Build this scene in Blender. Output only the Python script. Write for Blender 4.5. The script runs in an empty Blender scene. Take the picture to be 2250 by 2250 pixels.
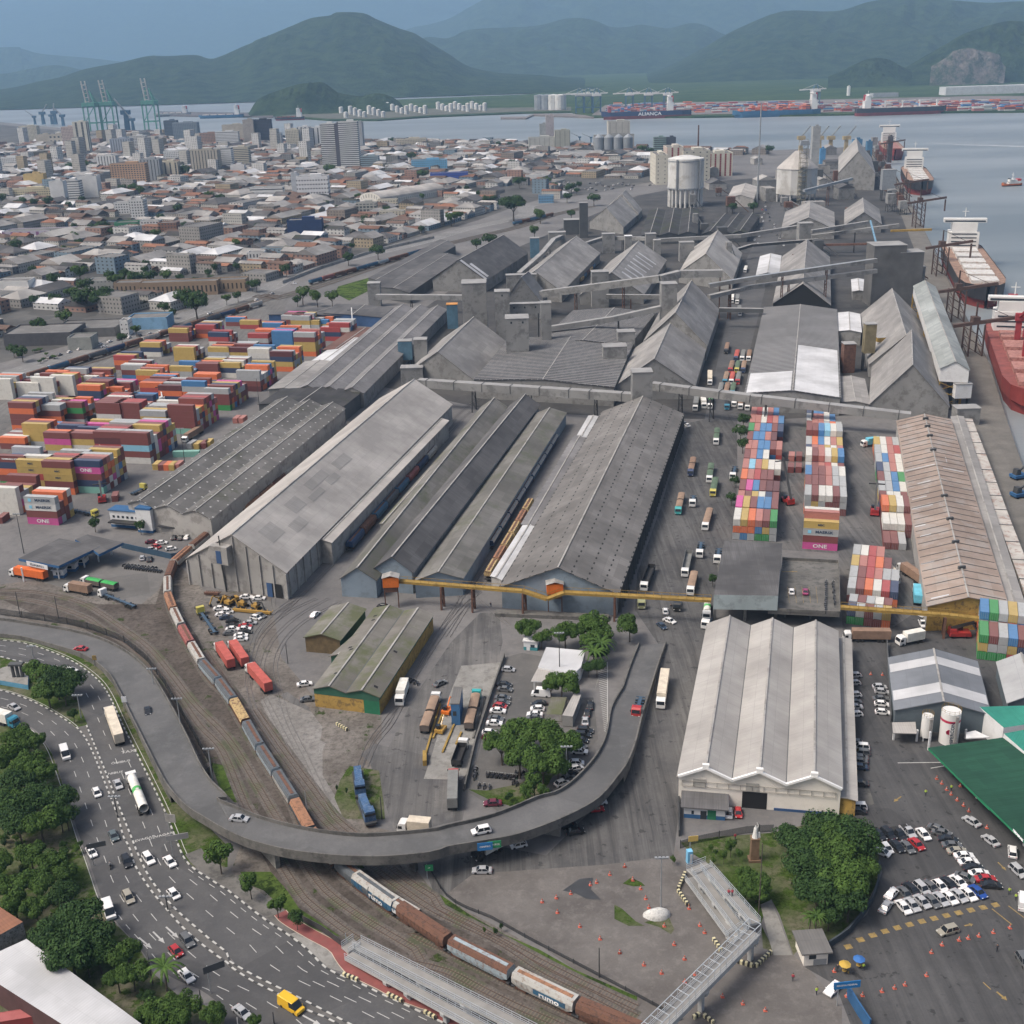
import bpy,math,random
from math import sin,cos,pi,radians,atan2,hypot,sqrt
from mathutils import Vector,Matrix
rnd = random.Random(11)
S = bpy.context.scene
C = S.collection
# ---------------------------------------------------------------- camera
FPX,CAMZ,PITCH,ROLL = 2600.0,170.0,math.atan(1010/2600),radians(1.8)
_fw = Vector((0,cos(PITCH),-sin(PITCH))); _up = Vector((0,sin(PITCH),cos(PITCH))); _rt = Vector((1,0,0))
IR = _rt*cos(ROLL) - _up*sin(ROLL); IU = _rt*sin(ROLL) + _up*cos(ROLL)
cam = bpy.data.objects.new('camera',bpy.data.cameras.new('camera')); C.objects.link(cam)
cam.matrix_world = Matrix(((IR.x,IU.x,-_fw.x,0),(IR.y,IU.y,-_fw.y,0),(IR.z,IU.z,-_fw.z,CAMZ),(0,0,0,1)))
cam.data.sensor_width = 36; cam.data.lens = FPX/2250*36; cam.data.clip_start = 1; cam.data.clip_end = 90000
S.camera = cam
# ---------------------------------------------------------------- light (soft, high overcast)
SUN_EL,SUN_AZ = radians(55),radians(252)
w = bpy.data.worlds.new('World'); S.world = w; w.use_nodes = True
nt = w.node_tree; bg = nt.nodes['Background']; sky = nt.nodes.new('ShaderNodeTexSky')
sky.sky_type = 'NISHITA'; sky.sun_disc = False; sky.sun_elevation = SUN_EL; sky.sun_rotation = SUN_AZ
sky.air_density = 1.0; sky.dust_density = 9.0; sky.ozone_density = 1.0
nt.links.new(sky.outputs[0],bg.inputs[0]); bg.inputs[1].default_value = 0.10
sl = bpy.data.lights.new('sun','SUN'); sl.energy = 2.0; sl.angle = radians(18); sl.color = (1,.93,.84)
so = bpy.data.objects.new('sun',sl); C.objects.link(so)
# azimuth measured clockwise from +Y like the sky texture
sd = Vector((sin(SUN_AZ)*cos(SUN_EL),cos(SUN_AZ)*cos(SUN_EL),sin(SUN_EL)))
so.rotation_euler = sd.to_track_quat('Z','Y').to_euler(); so.location = (0,0,400)
S.view_settings.view_transform = 'Standard'; S.view_settings.look = 'None'; S.view_settings.exposure = 0.48; S.view_settings.gamma = 1
S.cycles.volume_bounces = 2; S.cycles.max_bounces = 5; S.cycles.diffuse_bounces = 2; S.cycles.transparent_max_bounces = 8
S.cycles.caustics_reflective = False; S.cycles.caustics_refractive = False
# ---------------------------------------------------------------- places: photo point -> real point on a given height
TL = dict(A=(0,0,3.22),B=(550,0,3.22),C=(1100,0,3.22),D=(1650,0,3.22),E=(0,350,3.22),F=(550,350,3.22),G=(1100,350,3.22),H=(1650,350,3.22),
          I=(0,800,3.22),J=(550,800,3.22),K=(1100,800,3.22),L=(1650,800,3.22),M=(0,1350,3.864),N=(450,1300,3.864),O=(900,1300,3.864),
          Q=(1350,1300,3.864),R=(1750,1300,3.864),S=(0,1750,3.864),T=(450,1750,3.864),U=(900,1750,3.864),V=(1350,1750,3.864),X=(1750,1750,3.864),Z=(0,0,1.0))
def n(t,x,y): a = TL[t]; return (a[0]+x/a[2],a[1]+y/a[2])
def g(px,py,z=0.0):
 d = _fw + IR*((px-1125)/FPX) + IU*((1125-py)/FPX); t = (CAMZ-z)/(-d.z); return Vector((d.x*t,d.y*t,z))
def at(t,x,y,z=0.0): return g(*n(t,x,y),z)
def pr(p):
 q = Vector(p) - Vector((0,0,CAMZ)); k = q.dot(_fw); return (1125+FPX*q.dot(IR)/k,1125-FPX*q.dot(IU)/k)
def zat(p,py,lo=-5,hi=160):      # height above the ground point p that is seen at row py
 for _ in range(40):
  m = (lo+hi)/2
  if pr((p.x,p.y,m))[1] > py: lo = m
  else: hi = m
 return (lo+hi)/2
def pts(s,z=0.0):                  # 'M 10,20 30,40 T 5,6' -> points
 out = []; t = 'Z'
 for k in s.split():
  if k in TL: t = k
  else:
   a,b = k.split(','); out.append(at(t,float(a),float(b),z))
 return out
def resample(P,n_=None,step=None,smooth=True):
 P = [Vector(p) for p in P]
 if smooth and len(P) > 2:
  Q = []
  for i in range(len(P)-1):
   a = P[max(i-1,0)]; b = P[i]; c = P[i+1]; d = P[min(i+2,len(P)-1)]
   for k in range(8):
    t = k/8; Q.append(.5*((2*b)+(c-a)*t+(2*a-5*b+4*c-d)*t*t+(-a+3*b-3*c+d)*t**3))
  P = Q+[P[-1]]
 L = [0]
 for i in range(1,len(P)): L.append(L[-1]+(P[i]-P[i-1]).length)
 if n_ is None: n_ = max(2,int(L[-1]/step)+1)
 out = []; j = 0
 for i in range(n_):
  s = L[-1]*i/(n_-1)
  while j < len(L)-2 and L[j+1] < s: j += 1
  t = (s-L[j])/max(1e-9,L[j+1]-L[j]); out.append(P[j].lerp(P[j+1],min(1,max(0,t))))
 return out
def off(P,d):                       # offset to the left of travel
 out = []
 for i in range(len(P)):
  t = (P[min(i+1,len(P)-1)]-P[max(i-1,0)]); t.z = 0
  if t.length < 1e-6: t = Vector((0,1,0))
  t.normalize(); out.append(P[i]+Vector((-t.y,t.x,0))*d)
 return out
# ---------------------------------------------------------------- materials
MATS = {}
def nodes_mat(name):
 m = bpy.data.materials.new(name); m.use_nodes = True; nt = m.node_tree; b = nt.nodes['Principled BSDF']; return m,nt,b
def rgb(c):
 if isinstance(c,(int,float)): return (c,c,c,1)
 return (c[0],c[1],c[2],1)
def mix(nt,f,a,b,mode='MIX'):
 x = nt.nodes.new('ShaderNodeMix'); x.data_type = 'RGBA'; x.blend_type = mode
 for s,v in ((0,f),(6,a),(7,b)):
  if hasattr(v,'links'): nt.links.new(v,x.inputs[s])
  elif s == 0: x.inputs[0].default_value = v
  else: x.inputs[s].default_value = rgb(v)
 return x.outputs[2]
def noise(nt,vec,scale,detail=3,rough=.6,dist=0):
 x = nt.nodes.new('ShaderNodeTexNoise'); x.inputs['Scale'].default_value = scale; x.inputs['Detail'].default_value = detail; x.inputs['Roughness'].default_value = rough; x.inputs['Distortion'].default_value = dist
 nt.links.new(vec,x.inputs['Vector']); return x.outputs[0]
def ramp(nt,v,a,b,c0=0,c1=1):
 x = nt.nodes.new('ShaderNodeMapRange'); x.inputs[1].default_value = a; x.inputs[2].default_value = b; x.inputs[3].default_value = c0; x.inputs[4].default_value = c1
 nt.links.new(v,x.inputs[0]); return x.outputs[0]
def scaled(nt,vec,s):
 x = nt.nodes.new('ShaderNodeMapping'); x.inputs['Scale'].default_value = s; nt.links.new(vec,x.inputs[0]); return x.outputs[0]
def mathn(nt,op,a,b=None):
 x = nt.nodes.new('ShaderNodeMath'); x.operation = op
 for i,v in enumerate((a,b)):
  if v is None: continue
  if hasattr(v,'links'): nt.links.new(v,x.inputs[i])
  else: x.inputs[i].default_value = v
 return x.outputs[0]
def coords(nt,kind):
 if kind == 'uv': return nt.nodes.new('ShaderNodeUVMap').outputs[0]
 if kind == 'pos': return nt.nodes.new('ShaderNodeNewGeometry').outputs['Position']
 return nt.nodes.new('ShaderNodeTexCoord').outputs['Object']
def M(name,col,rough=.8,var=.25,scale=.2,fine=0,metal=0,spec=None,dirt=None,dirtamt=0):
 """plain surface with broad tone variation (position noise), optional fine grain and dirt patches"""
 if name in MATS: return MATS[name]
 m,nt,b = nodes_mat(name); P = coords(nt,'pos')
 c = Vector(col if not isinstance(col,(int,float)) else (col,)*3)
 o = mix(nt,ramp(nt,noise(nt,P,scale),.3,.7),c*(1-var),c*(1+var*.6))
 if fine: o = mix(nt,ramp(nt,noise(nt,P,fine,2),.3,.7,0,.5),o,c*(1-var*1.2))
 if dirt is not None: o = mix(nt,ramp(nt,noise(nt,P,scale*2.7,4,.7),.5,.62,0,dirtamt),o,dirt)
 nt.links.new(o,b.inputs['Base Color']); b.inputs['Roughness'].default_value = rough; b.inputs['Metallic'].default_value = metal
 if spec is not None: b.inputs['Specular IOR Level'].default_value = spec
 MATS[name] = m; return m
def ROOF(name,c1,c2,sheet=(1.1,7.0),streak=.35,stain=None,stainamt=.5,moss=None,rough=.85,line=.75,rib=1.0,vent=None,vcol=(.03,.03,.03),mossat=.47):
 """sheet roof: uv in metres (u along the eaves, v up the slope); sheets, ribs, streaks down the slope, stains"""
 if name in MATS: return MATS[name]
 m,nt,b = nodes_mat(name); U = coords(nt,'uv'); P = coords(nt,'pos')
 br = nt.nodes.new('ShaderNodeTexBrick'); br.offset = .5; br.inputs['Scale'].default_value = 1
 br.inputs['Brick Width'].default_value = sheet[0]*5; br.inputs['Row Height'].default_value = sheet[1]*.55; br.inputs['Mortar Size'].default_value = .07; br.inputs['Mortar Smooth'].default_value = .6
 br.inputs['Color1'].default_value = rgb(c1); br.inputs['Color2'].default_value = rgb(c2); br.inputs['Mortar'].default_value = rgb(Vector(rgb(c1)[:3])*line)
 br.inputs['Bias'].default_value = -.2
 nt.links.new(U,br.inputs[0]); o = br.outputs[0]
 big = noise(nt,P,.035,4,.65); o = mix(nt,ramp(nt,big,.38,.62,0,.7),o,Vector(rgb(c2)[:3])*.55)
 st = noise(nt,scaled(nt,U,(.9,.05,1)),1.0,3,.7); o = mix(nt,ramp(nt,st,.42,.66,0,streak),o,Vector(rgb(c1)[:3])*.5)
 w_ = nt.nodes.new('ShaderNodeTexWave'); w_.bands_direction = 'X'; w_.inputs['Scale'].default_value = rib/2; nt.links.new(U,w_.inputs[0])
 o = mix(nt,ramp(nt,w_.outputs[1],0,1,.18,0),o,Vector(rgb(c1)[:3])*.45)
 if stain is not None: o = mix(nt,ramp(nt,noise(nt,P,.12,5,.75),.5,.6,0,stainamt),o,stain)
 if moss is not None: o = mix(nt,ramp(nt,noise(nt,P,.05,5,.7),mossat,mossat+.13,0,.8),o,moss)
 if vent:      # rows of small openings: (step along, step up, length, height)
  s = nt.nodes.new('ShaderNodeSeparateXYZ'); nt.links.new(U,s.inputs[0])
  k = [mathn(nt,'LESS_THAN',mathn(nt,'FRACT',mathn(nt,'DIVIDE',s.outputs[i],vent[i])),vent[2+i]/vent[i]) for i in (0,1)]
  o = mix(nt,mathn(nt,'MULTIPLY',k[0],k[1]),o,vcol)
 nt.links.new(o,b.inputs['Base Color']); b.inputs['Roughness'].default_value = rough; b.inputs['Specular IOR Level'].default_value = .25
 MATS[name] = m; return m
def FACADE(name,wall,win,fw=3.0,fh=3.0,ww=.55,wh=.5,rough=.8,dirt=.3):
 """wall with rows of openings, uv in metres (u along the wall, v up)"""
 if name in MATS: return MATS[name]
 m,nt,b = nodes_mat(name); U = coords(nt,'uv'); P = coords(nt,'pos')
 s = nt.nodes.new('ShaderNodeSeparateXYZ'); nt.links.new(U,s.inputs[0])
 fx = mathn(nt,'FRACT',mathn(nt,'DIVIDE',s.outputs[0],fw)); fy = mathn(nt,'FRACT',mathn(nt,'DIVIDE',s.outputs[1],fh))
 a = mathn(nt,'LESS_THAN',mathn(nt,'ABSOLUTE',mathn(nt,'SUBTRACT',fx,.5)),ww/2); c = mathn(nt,'LESS_THAN',mathn(nt,'ABSOLUTE',mathn(nt,'SUBTRACT',fy,.55)),wh/2)
 w_ = Vector(rgb(wall)[:3]); o = mix(nt,ramp(nt,noise(nt,P,.15,4,.7),.4,.7,0,dirt),wall,w_*.55)
 o = mix(nt,mathn(nt,'MULTIPLY',a,c),o,win)
 nt.links.new(o,b.inputs['Base Color']); b.inputs['Roughness'].default_value = rough
 MATS[name] = m; return m
# ---------------------------------------------------------------- meshes
class MB:
 def __init__(s): s.v = []; s.f = []; s.m = []; s.uv = {}
 def face(s,P,m=0,uv=None):
  i = len(s.v); s.v += [tuple(p) for p in P]; s.f.append(tuple(range(i,i+len(P)))); s.m.append(m)
  if uv: s.uv[len(s.f)-1] = uv
 def box(s,x,y,z,sx,sy,sz,r=0,m=0,mt=None,tx=1,ty=1,cut=''):   # centre x,y base z; tx,ty top taper
  c,q = cos(r),sin(r)
  def P(a,b,h,ux=1,uy=1): a *= sx/2*ux; b *= sy/2*uy; return (x+a*c-b*q,y+a*q+b*c,z+h)
  B = [P(-1,-1,0),P(1,-1,0),P(1,1,0),P(-1,1,0)]; T = [P(-1,-1,sz,tx,ty),P(1,-1,sz,tx,ty),P(1,1,sz,tx,ty),P(-1,1,sz,tx,ty)]
  for i in range(4): s.face([B[i],B[(i+1) % 4],T[(i+1) % 4],T[i]],m)
  s.face(T,m if mt is None else mt)
  if 'b' not in cut: s.face(B[::-1],m)
  return s
 def beam(s,a,b,w,h,m=0,mt=None):     # box from a to b; a,b are centre of the bottom face
  a = Vector(a); b = Vector(b); d = b-a; h_ = Vector((d.x,d.y,0))
  if h_.length < 1e-4: h_ = Vector((1,0,0))
  h_.normalize(); sde = Vector((-h_.y,h_.x,0))*w/2; u = d.cross(Vector((-h_.y,h_.x,0))); u = -u if u.z < 0 else u; u.normalize(); u *= h
  if abs(d.z) > .999*d.length: u = h_*h
  A = [a-sde,a+sde,a+sde+u,a-sde+u]; B = [b-sde,b+sde,b+sde+u,b-sde+u]
  s.face([A[0],B[0],B[3],A[3]],m); s.face([B[1],A[1],A[2],B[2]],m); s.face([A[3],B[3],B[2],A[2]],m if mt is None else mt)
  s.face([A[1],B[1],B[0],A[0]],m); s.face([A[1],A[0],A[3],A[2]],m); s.face([B[0],B[1],B[2],B[3]],m); return s
 def prism(s,poly,z0,z1,m=0,mt=None,bottom=False):
  nn = len(poly); a = sum(poly[i][0]*poly[(i+1) % nn][1]-poly[(i+1) % nn][0]*poly[i][1] for i in range(nn))
  if a < 0: poly = poly[::-1]
  for i in range(nn):
   p,q = poly[i],poly[(i+1) % nn]; s.face([(p[0],p[1],z0),(q[0],q[1],z0),(q[0],q[1],z1),(p[0],p[1],z1)],m)
  s.face([(p[0],p[1],z1) for p in poly],m if mt is None else mt)
  if bottom: s.face([(p[0],p[1],z0) for p in poly][::-1],m)
  return s
 def cyl(s,x,y,z,r,h,k=12,m=0,r2=None,mt=None,cap=True):
  r2 = r if r2 is None else r2
  for i in range(k):
   a,b = 2*pi*i/k,2*pi*(i+1)/k
   s.face([(x+r*cos(a),y+r*sin(a),z),(x+r*cos(b),y+r*sin(b),z),(x+r2*cos(b),y+r2*sin(b),z+h),(x+r2*cos(a),y+r2*sin(a),z+h)],m,
                   [(r*a,0),(r*b,0),(r*b,h),(r*a,h)])
  if cap and r2 > .01: s.face([(x+r2*cos(2*pi*i/k),y+r2*sin(2*pi*i/k),z+h) for i in range(k)],m if mt is None else mt)
  return s
 def rod(s,a,b,r,k=5,m=0,r2=None):
  a = Vector(a); b = Vector(b); d = (b-a).normalized(); u = d.orthogonal().normalized(); v = d.cross(u); r2 = r if r2 is None else r2
  for i in range(k):
   p,q = 2*pi*i/k,2*pi*(i+1)/k; f = lambda o,t,R: o+(u*cos(t)+v*sin(t))*R
   s.face([f(a,p,r),f(a,q,r),f(b,q,r2),f(b,p,r2)],m)
  s.face([b+(u*cos(2*pi*i/k)+v*sin(2*pi*i/k))*r2 for i in range(k)],m); return s
 def ribbon(s,L,R,m=0,dz=0,w=None):
  d = 0
  for i in range(len(L)-1):
   e = ((L[i+1]+R[i+1])/2-(L[i]+R[i])/2).length; W = (L[i]-R[i]).length; z = Vector((0,0,dz))
   s.face([R[i]+z,R[i+1]+z,L[i+1]+z,L[i]+z],m,[(d,0),(d+e,0),(d+e,W),(d,W)]); d += e
  return s
 def build(s,name,mats,parent=None,smooth=False,loc=None,local=False):
  me = bpy.data.meshes.new(name)
  o = bpy.data.objects.new(name,me); C.objects.link(o); V = s.v
  if parent is not None:
   o.parent = parent
   if not local: L = parent_loc(parent); V = [(x-L[0],y-L[1],z-L[2]) for x,y,z in V]
  elif loc is not None: V = [(x-loc[0],y-loc[1],z-loc[2]) for x,y,z in V]; o.location = loc
  me.from_pydata(V,[],s.f)
  if not isinstance(mats,(list,tuple)): mats = [mats]
  for m in mats: me.materials.append(m)
  me.polygons.foreach_set('material_index',s.m)
  ul = me.uv_layers.new(name='UVMap'); uvs = []
  for k,f in enumerate(s.f):
   if k in s.uv: uvs += [c for q in s.uv[k] for c in q]; continue
   P = [V[i] for i in f]; a = P[0]; e = Vector(P[1])-Vector(a); L = e.length
   e = e/L if L > 1e-9 else Vector((1,0,0)); nn = e.cross(Vector(P[-1])-Vector(a))
   vv = nn.cross(e); vv = vv.normalized() if vv.length > 1e-9 else Vector((0,0,1))
   b0 = a[0]*e.x+a[1]*e.y if abs(e.z) < .01 else 0
   for p in P: q = Vector(p)-Vector(a); uvs += [q.dot(e)+b0,q.dot(vv)]
  ul.data.foreach_set('uv',uvs)
  if smooth:
   import bmesh
   bm = bmesh.new(); bm.from_mesh(me); bmesh.ops.remove_doubles(bm,verts=bm.verts,dist=1e-4); bm.to_mesh(me); bm.free()
   me.polygons.foreach_set('use_smooth',[True]*len(me.polygons))
  me.update(); return o
def parent_loc(o):
 L = Vector((0,0,0))
 while o is not None: L += o.location; o = o.parent
 return L
THINGS = []
def tag(o,label,cat,group=None):
 o['label'] = label; o['category'] = cat
 if group: o['group'] = group
 THINGS.append(o); return o
def thing(name,label,cat,loc=(0,0,0),rz=0,group=None):
 o = bpy.data.objects.new(name,None); o.empty_display_size = .5; C.objects.link(o); o.location = loc; o.rotation_euler = (0,0,rz)
 return tag(o,label,cat,group)
def struct(o,kind='structure'): o['kind'] = kind; return o
KIDS = {}
def kids(o):
 if o.name not in KIDS: KIDS[o.name] = list(o.children)
 return KIDS[o.name]
def copy_tree(o,loc,rz=0,sc=None,label=None,cat=None,group=None,mats=None,top=True):
 c = o.copy(); C.objects.link(c)
 if top:
  c.location = loc; c.rotation_euler = (0,0,rz)
  if sc: c.scale = sc if not isinstance(sc,(int,float)) else (sc,)*3
  if label: c['label'] = label
  if cat: c['category'] = cat
  if group: c['group'] = group
  THINGS.append(c)
 if mats and c.type == 'MESH':
  for i,sl_ in enumerate(c.material_slots):
   if sl_.material and sl_.material.name in mats: sl_.link = 'OBJECT'; sl_.material = mats[o.material_slots[i].material.name]
 for ch in kids(o):
  k = copy_tree(ch,None,mats=mats,top=False); k.parent = c
 return c
ORD = ['first','second','third','fourth','fifth','sixth','seventh','eighth','ninth','tenth','eleventh','twelfth','thirteenth','fourteenth','fifteenth','sixteenth','seventeenth','eighteenth','nineteenth','twentieth']
def ordn(i):
 if i < 20: return ORD[i]
 return str(i+1)+({1: 'st',2: 'nd',3: 'rd'}.get((i+1) % 10,'th') if (i+1) % 100 not in (11,12,13) else 'th')
def dedupe():
 D = {}
 for o in THINGS: D.setdefault(o['label'],[]).append(o)
 for lab,L in D.items():
  if len(L) < 2: continue
  L.sort(key=lambda o: pr(o.location)[0])
  for i,o in enumerate(L):
   s = lab+', '+ordn(i)+' from left'; o['label'] = s if len(s.split()) < 17 else s.replace(' the ',' ')
# ================================================================ water, land, hills, haze
m,nt,b = nodes_mat('harbour_water'); P = coords(nt,'pos')
o = mix(nt,ramp(nt,noise(nt,scaled(nt,P,(.0012,.004,1)),1,4,.6),.35,.65),(.15,.175,.19),(.25,.275,.29))
nt.links.new(o,b.inputs['Base Color']); b.inputs['Roughness'].default_value = .42; b.inputs['Specular IOR Level'].default_value = .5
bp = nt.nodes.new('ShaderNodeBump'); bp.inputs['Strength'].default_value = .3; bp.inputs['Distance'].default_value = .4
nt.links.new(noise(nt,scaled(nt,P,(.12,.35,1)),1,4,.6),bp.inputs['Height']); nt.links.new(bp.outputs[0],b.inputs['Normal'])
WATER = m
q = MB(); q.face([(-6000,-100,-3),(6000,-100,-3),(9000,12000,-3),(-9000,12000,-3)]); struct(q.build('water',WATER))
# general ground of the port and the town
m,nt,b = nodes_mat('worn_yard'); P = coords(nt,'pos')
o = mix(nt,ramp(nt,noise(nt,P,.02,5,.6),.35,.65),(.115,.113,.115),(.175,.170,.168))
o = mix(nt,ramp(nt,noise(nt,P,.22,5,.7),.45,.7,0,.55),o,(.085,.083,.085))
o = mix(nt,ramp(nt,noise(nt,P,.9,4,.7),.5,.75,0,.4),o,(.21,.20,.19))
nt.links.new(o,b.inputs['Base Color']); b.inputs['Roughness'].default_value = .9; YARD = m
LAND = pts('Z -600,2900 -600,262 0,268 196,287 366,290 520,300 700,306 839,309 1150,310 1255,314 1440,328 1700,330 1890,322 1925,326 1990,420 2096,640 2175,800 2209,912 2250,1030 2300,1180 2420,1500 2420,2900')
q = MB(); q.prism([(p.x,p.y) for p in LAND],-4,0,0)
struct(q.build('ground',YARD))
q = MB(); wk = [g(2020,313,-2.9),g(2120,318,-2.9),g(2260,322,-2.9)]; q.face([wk[0],wk[1]+Vector((0,-6,0)),wk[2]+Vector((0,-10,0)),wk[2]+Vector((0,10,0)),wk[1]+Vector((0,5,0))]); struct(q.build('wake',M('foam',(.5,.52,.54),.8,.2,.05)))
# concrete quay edge
q = MB(); qe = pts('Z 1925,326 1990,420 2096,640 2175,800 2209,912 2250,1030 2300,1180')
qe = resample(qe,step=20,smooth=False)
q.ribbon(qe,off(qe,-14),0,.02) if False else q.ribbon(off(qe,-16),qe,0,.02)
struct(q.build('quay_apron',M('quay_concrete',(.16,.15,.135),.9,.3,.1,fine=1.0)))
# mangrove flats and far land
m,nt,b = nodes_mat('mangrove'); P = coords(nt,'pos')
o = mix(nt,ramp(nt,noise(nt,P,.004,6,.7),.4,.6),(.026,.054,.02),(.058,.088,.03))
o = mix(nt,ramp(nt,noise(nt,P,.03,4,.7),.45,.6,0,.6),o,(.018,.04,.016))
nt.links.new(o,b.inputs['Base Color']); b.inputs['Roughness'].default_value = 1; b.inputs['Specular IOR Level'].default_value = .1; FOREST = m
def bank(name,s,h,mat,top=None):
 q = MB(); q.prism([(p.x,p.y) for p in (pts(s) if isinstance(s,str) else s)],-4,h,0,0); return struct(q.build(name,mat))
far = [Vector((9000,5600,0)),Vector((20000,30000,0)),Vector((-20000,30000,0)),Vector((-9000,3500,0))]
A_ = pts('Z -300,250 0,236 186,230 388,217 600,204 740,194 860,187 1062,180 1075,187 1150,190 1209,186 1333,193')
B_ = pts('Z 1255,200 1150,208 879,219 560,236 552,250 600,254 724,264 830,264 950,256 1150,248 1255,246 1300,257 1528,257 1818,252 2103,246 2400,244')
bank('mangrove_plain',A_+B_+far,1.0,FOREST)
# far terminal pavement
bank('terminal_apron','Z 1300,254 1528,253 1818,248 2103,243 2400,240 2400,212 2150,212 1800,220 1500,226 1330,232',1.6,M('far_apron',(.17,.15,.14),.9,.3,.01))
bank('island_shore','Z 555,250 600,253 724,262 830,262 950,254 1150,246 1255,244 1255,236 1100,238 900,240 700,244 560,244',1.7,M('island_soil',(.10,.10,.075),.9,.4,.02))
# a long low jetty with moored dredger on the left
bank('jetty','A 1120,790 1330,795 1770,800 1932,805 1932,830 1770,824 1400,822 1120,815',1.5,M('jetty',(.10,.09,.09),.9))
bank('low_spit','C 0,838 180,838 230,815 500,825 660,832 660,822 480,806 240,806 180,826 0,828',.8,M('far_apron',1))
def hill(name,crest,D,depth,mat,seed,rug=.06,base=0,nu=220,nv=40,back=.6,kind='structure'):
 """crest: photo points; the crest stands at distance D (metres along the view), slopes run depth metres towards the viewer"""
 R_ = random.Random(seed); X = []
 for k in crest.split():
  a,b_ = map(float,k.split(',')); d = _fw + IR*((a-1125)/FPX) + IU*((1125-b_)/FPX); t = D/d.y; X.append(Vector((d.x*t,D,CAMZ+d.z*t)))
 X = resample(X,nu); ph = [(R_.uniform(0,6),R_.uniform(.6,1.4)) for _ in range(8)]
 def nz(u,v):
  s = 0
  for i,(p,f) in enumerate(ph): s += sin(u*f*(3+i*2.7)+p+v*2.2*i)*cos(v*f*(2+i*1.9)+p*2+u*1.3)/(1+i*.55)
  return s
 q = MB(); Gd = []
 rows = [(-1+ i/(nv-1)) for i in range(nv)]+[back*(i+1)/5 for i in range(5)]
 for v in rows:
  r = []
  for i,p in enumerate(X):
   u = i/(nu-1)*10; vv = abs(v) if v < 0 else v/back
   f = (1-vv**1.25) if v < 0 else (1-vv)
   hh = max(0,p.z-base)*max(0,f); hh *= 1+rug*nz(u,v*3)*min(1,vv*4)*(1.5 if v < 0 else 1); hh += rug*.25*(p.z-base)*R_.uniform(-1,1)*.2*min(1,vv*6+.3)*(1-vv)
   sp = 1+ .0*v
   r.append(Vector((p.x*sp*(1+v*depth/D),D+v*depth,base+max(hh,-2))))
  Gd.append(r)
 for j in range(len(rows)-1):
  for i in range(nu-1): q.face([Gd[j][i],Gd[j][i+1],Gd[j+1][i+1],Gd[j+1][i]])
 return struct(q.build(name,mat,smooth=True),kind)
def forest_mat(name,a,b2,sc,bs=12):
 m,nt,b = nodes_mat(name); P = coords(nt,'pos')
 o = mix(nt,ramp(nt,noise(nt,P,sc,6,.75),.4,.6),a,b2)
 nt.links.new(o,b.inputs['Base Color']); b.inputs['Roughness'].default_value = 1; b.inputs['Specular IOR Level'].default_value = .05
 bp = nt.nodes.new('ShaderNodeBump'); bp.inputs['Strength'].default_value = .9; bp.inputs['Distance'].default_value = bs
 nt.links.new(noise(nt,P,sc*3,6,.75),bp.inputs['Height']); nt.links.new(bp.outputs[0],b.inputs['Normal']); return m
HF = forest_mat('hill_forest',(.016,.034,.018),(.044,.074,.034),.010,30)
hill('far_mountain','-900,60 -300,30 0,3 34,-1 90,-14 400,-45 900,-80 1300,-80 1700,-70 2100,-60 2600,-30 3100,0',26000,6000,HF,1)
hill('far_foothill','-400,120 0,104 47,107 90,118 200,128 300,140 420,160 520,170',15500,1800,HF,2)
hill('blue_mountain','840,110 891,66 950,52 1000,35 1060,0 1130,-30 1300,-55 1500,-45 1700,-40 1900,-30 2300,-20 2700,20',17000,3500,HF,3)
hill('low_hill','-260,150 -100,158 0,162 60,152 106,144 134,144 174,152 210,160 260,172',11500,1200,HF,4)
hill('ridge_hill','740,190 830,150 923,86 985,84 1034,65 1150,59 1193,54 1249,40 1299,43 1342,59 1380,59 1410,54 1466,62 1516,51 1550,56 1590,75 1640,90 1720,115 1850,150 1960,175',11500,2400,HF,5)
hill('great_mountain','1400,172 1480,140 1540,108 1597,75 1643,53 1697,31 1743,23 1805,25 1852,22 1914,3 2000,-6 2110,2 2178,6 2250,3 2400,10 2700,60',8600,2300,HF,6)
hill('cone_hill','-60,204 30,192 80,180 134,169 186,152 264,137 323,124 373,123 429,121 460,129 484,124 543,99 600,74 643,56 683,40 724,34 742,27 798,29 829,43 876,62 910,73 938,90 985,118 1031,146 1100,160 1200,166 1320,182',7400,1900,HF,7)
hill('knoll','1820,168 1850,156 1880,140 1914,128 1950,130 1975,142 2000,154 2030,166',5200,260,HF,8,nu=30)
hill('quarry_hill','1930,176 1985,150 2032,123 2085,93 2116,75 2162,59 2209,47 2250,47 2330,50 2500,90',5400,480,HF,9)
m,nt,b = nodes_mat('quarry_rock'); P = coords(nt,'pos'); o = mix(nt,ramp(nt,noise(nt,P,.016,6,.8),.42,.56),(.03,.05,.028),mix(nt,ramp(nt,noise(nt,P,.05,5,.8),.4,.6),(.09,.08,.07),(.19,.165,.15))); nt.links.new(o,b.inputs['Base Color']); b.inputs['Roughness'].default_value = 1
hill('quarry_face','2046,146 2080,126 2096,112 2130,106 2160,112 2195,120 2200,136 2210,146',4925,60,m,10,nu=30)
hill('island_hill','535,268 548,246 569,217 612,199 652,186 683,182 711,182 736,199 749,205 792,211 823,205 848,208 873,220 890,240 905,262',4260,210,HF,12,nu=120,rug=.07)
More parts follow.
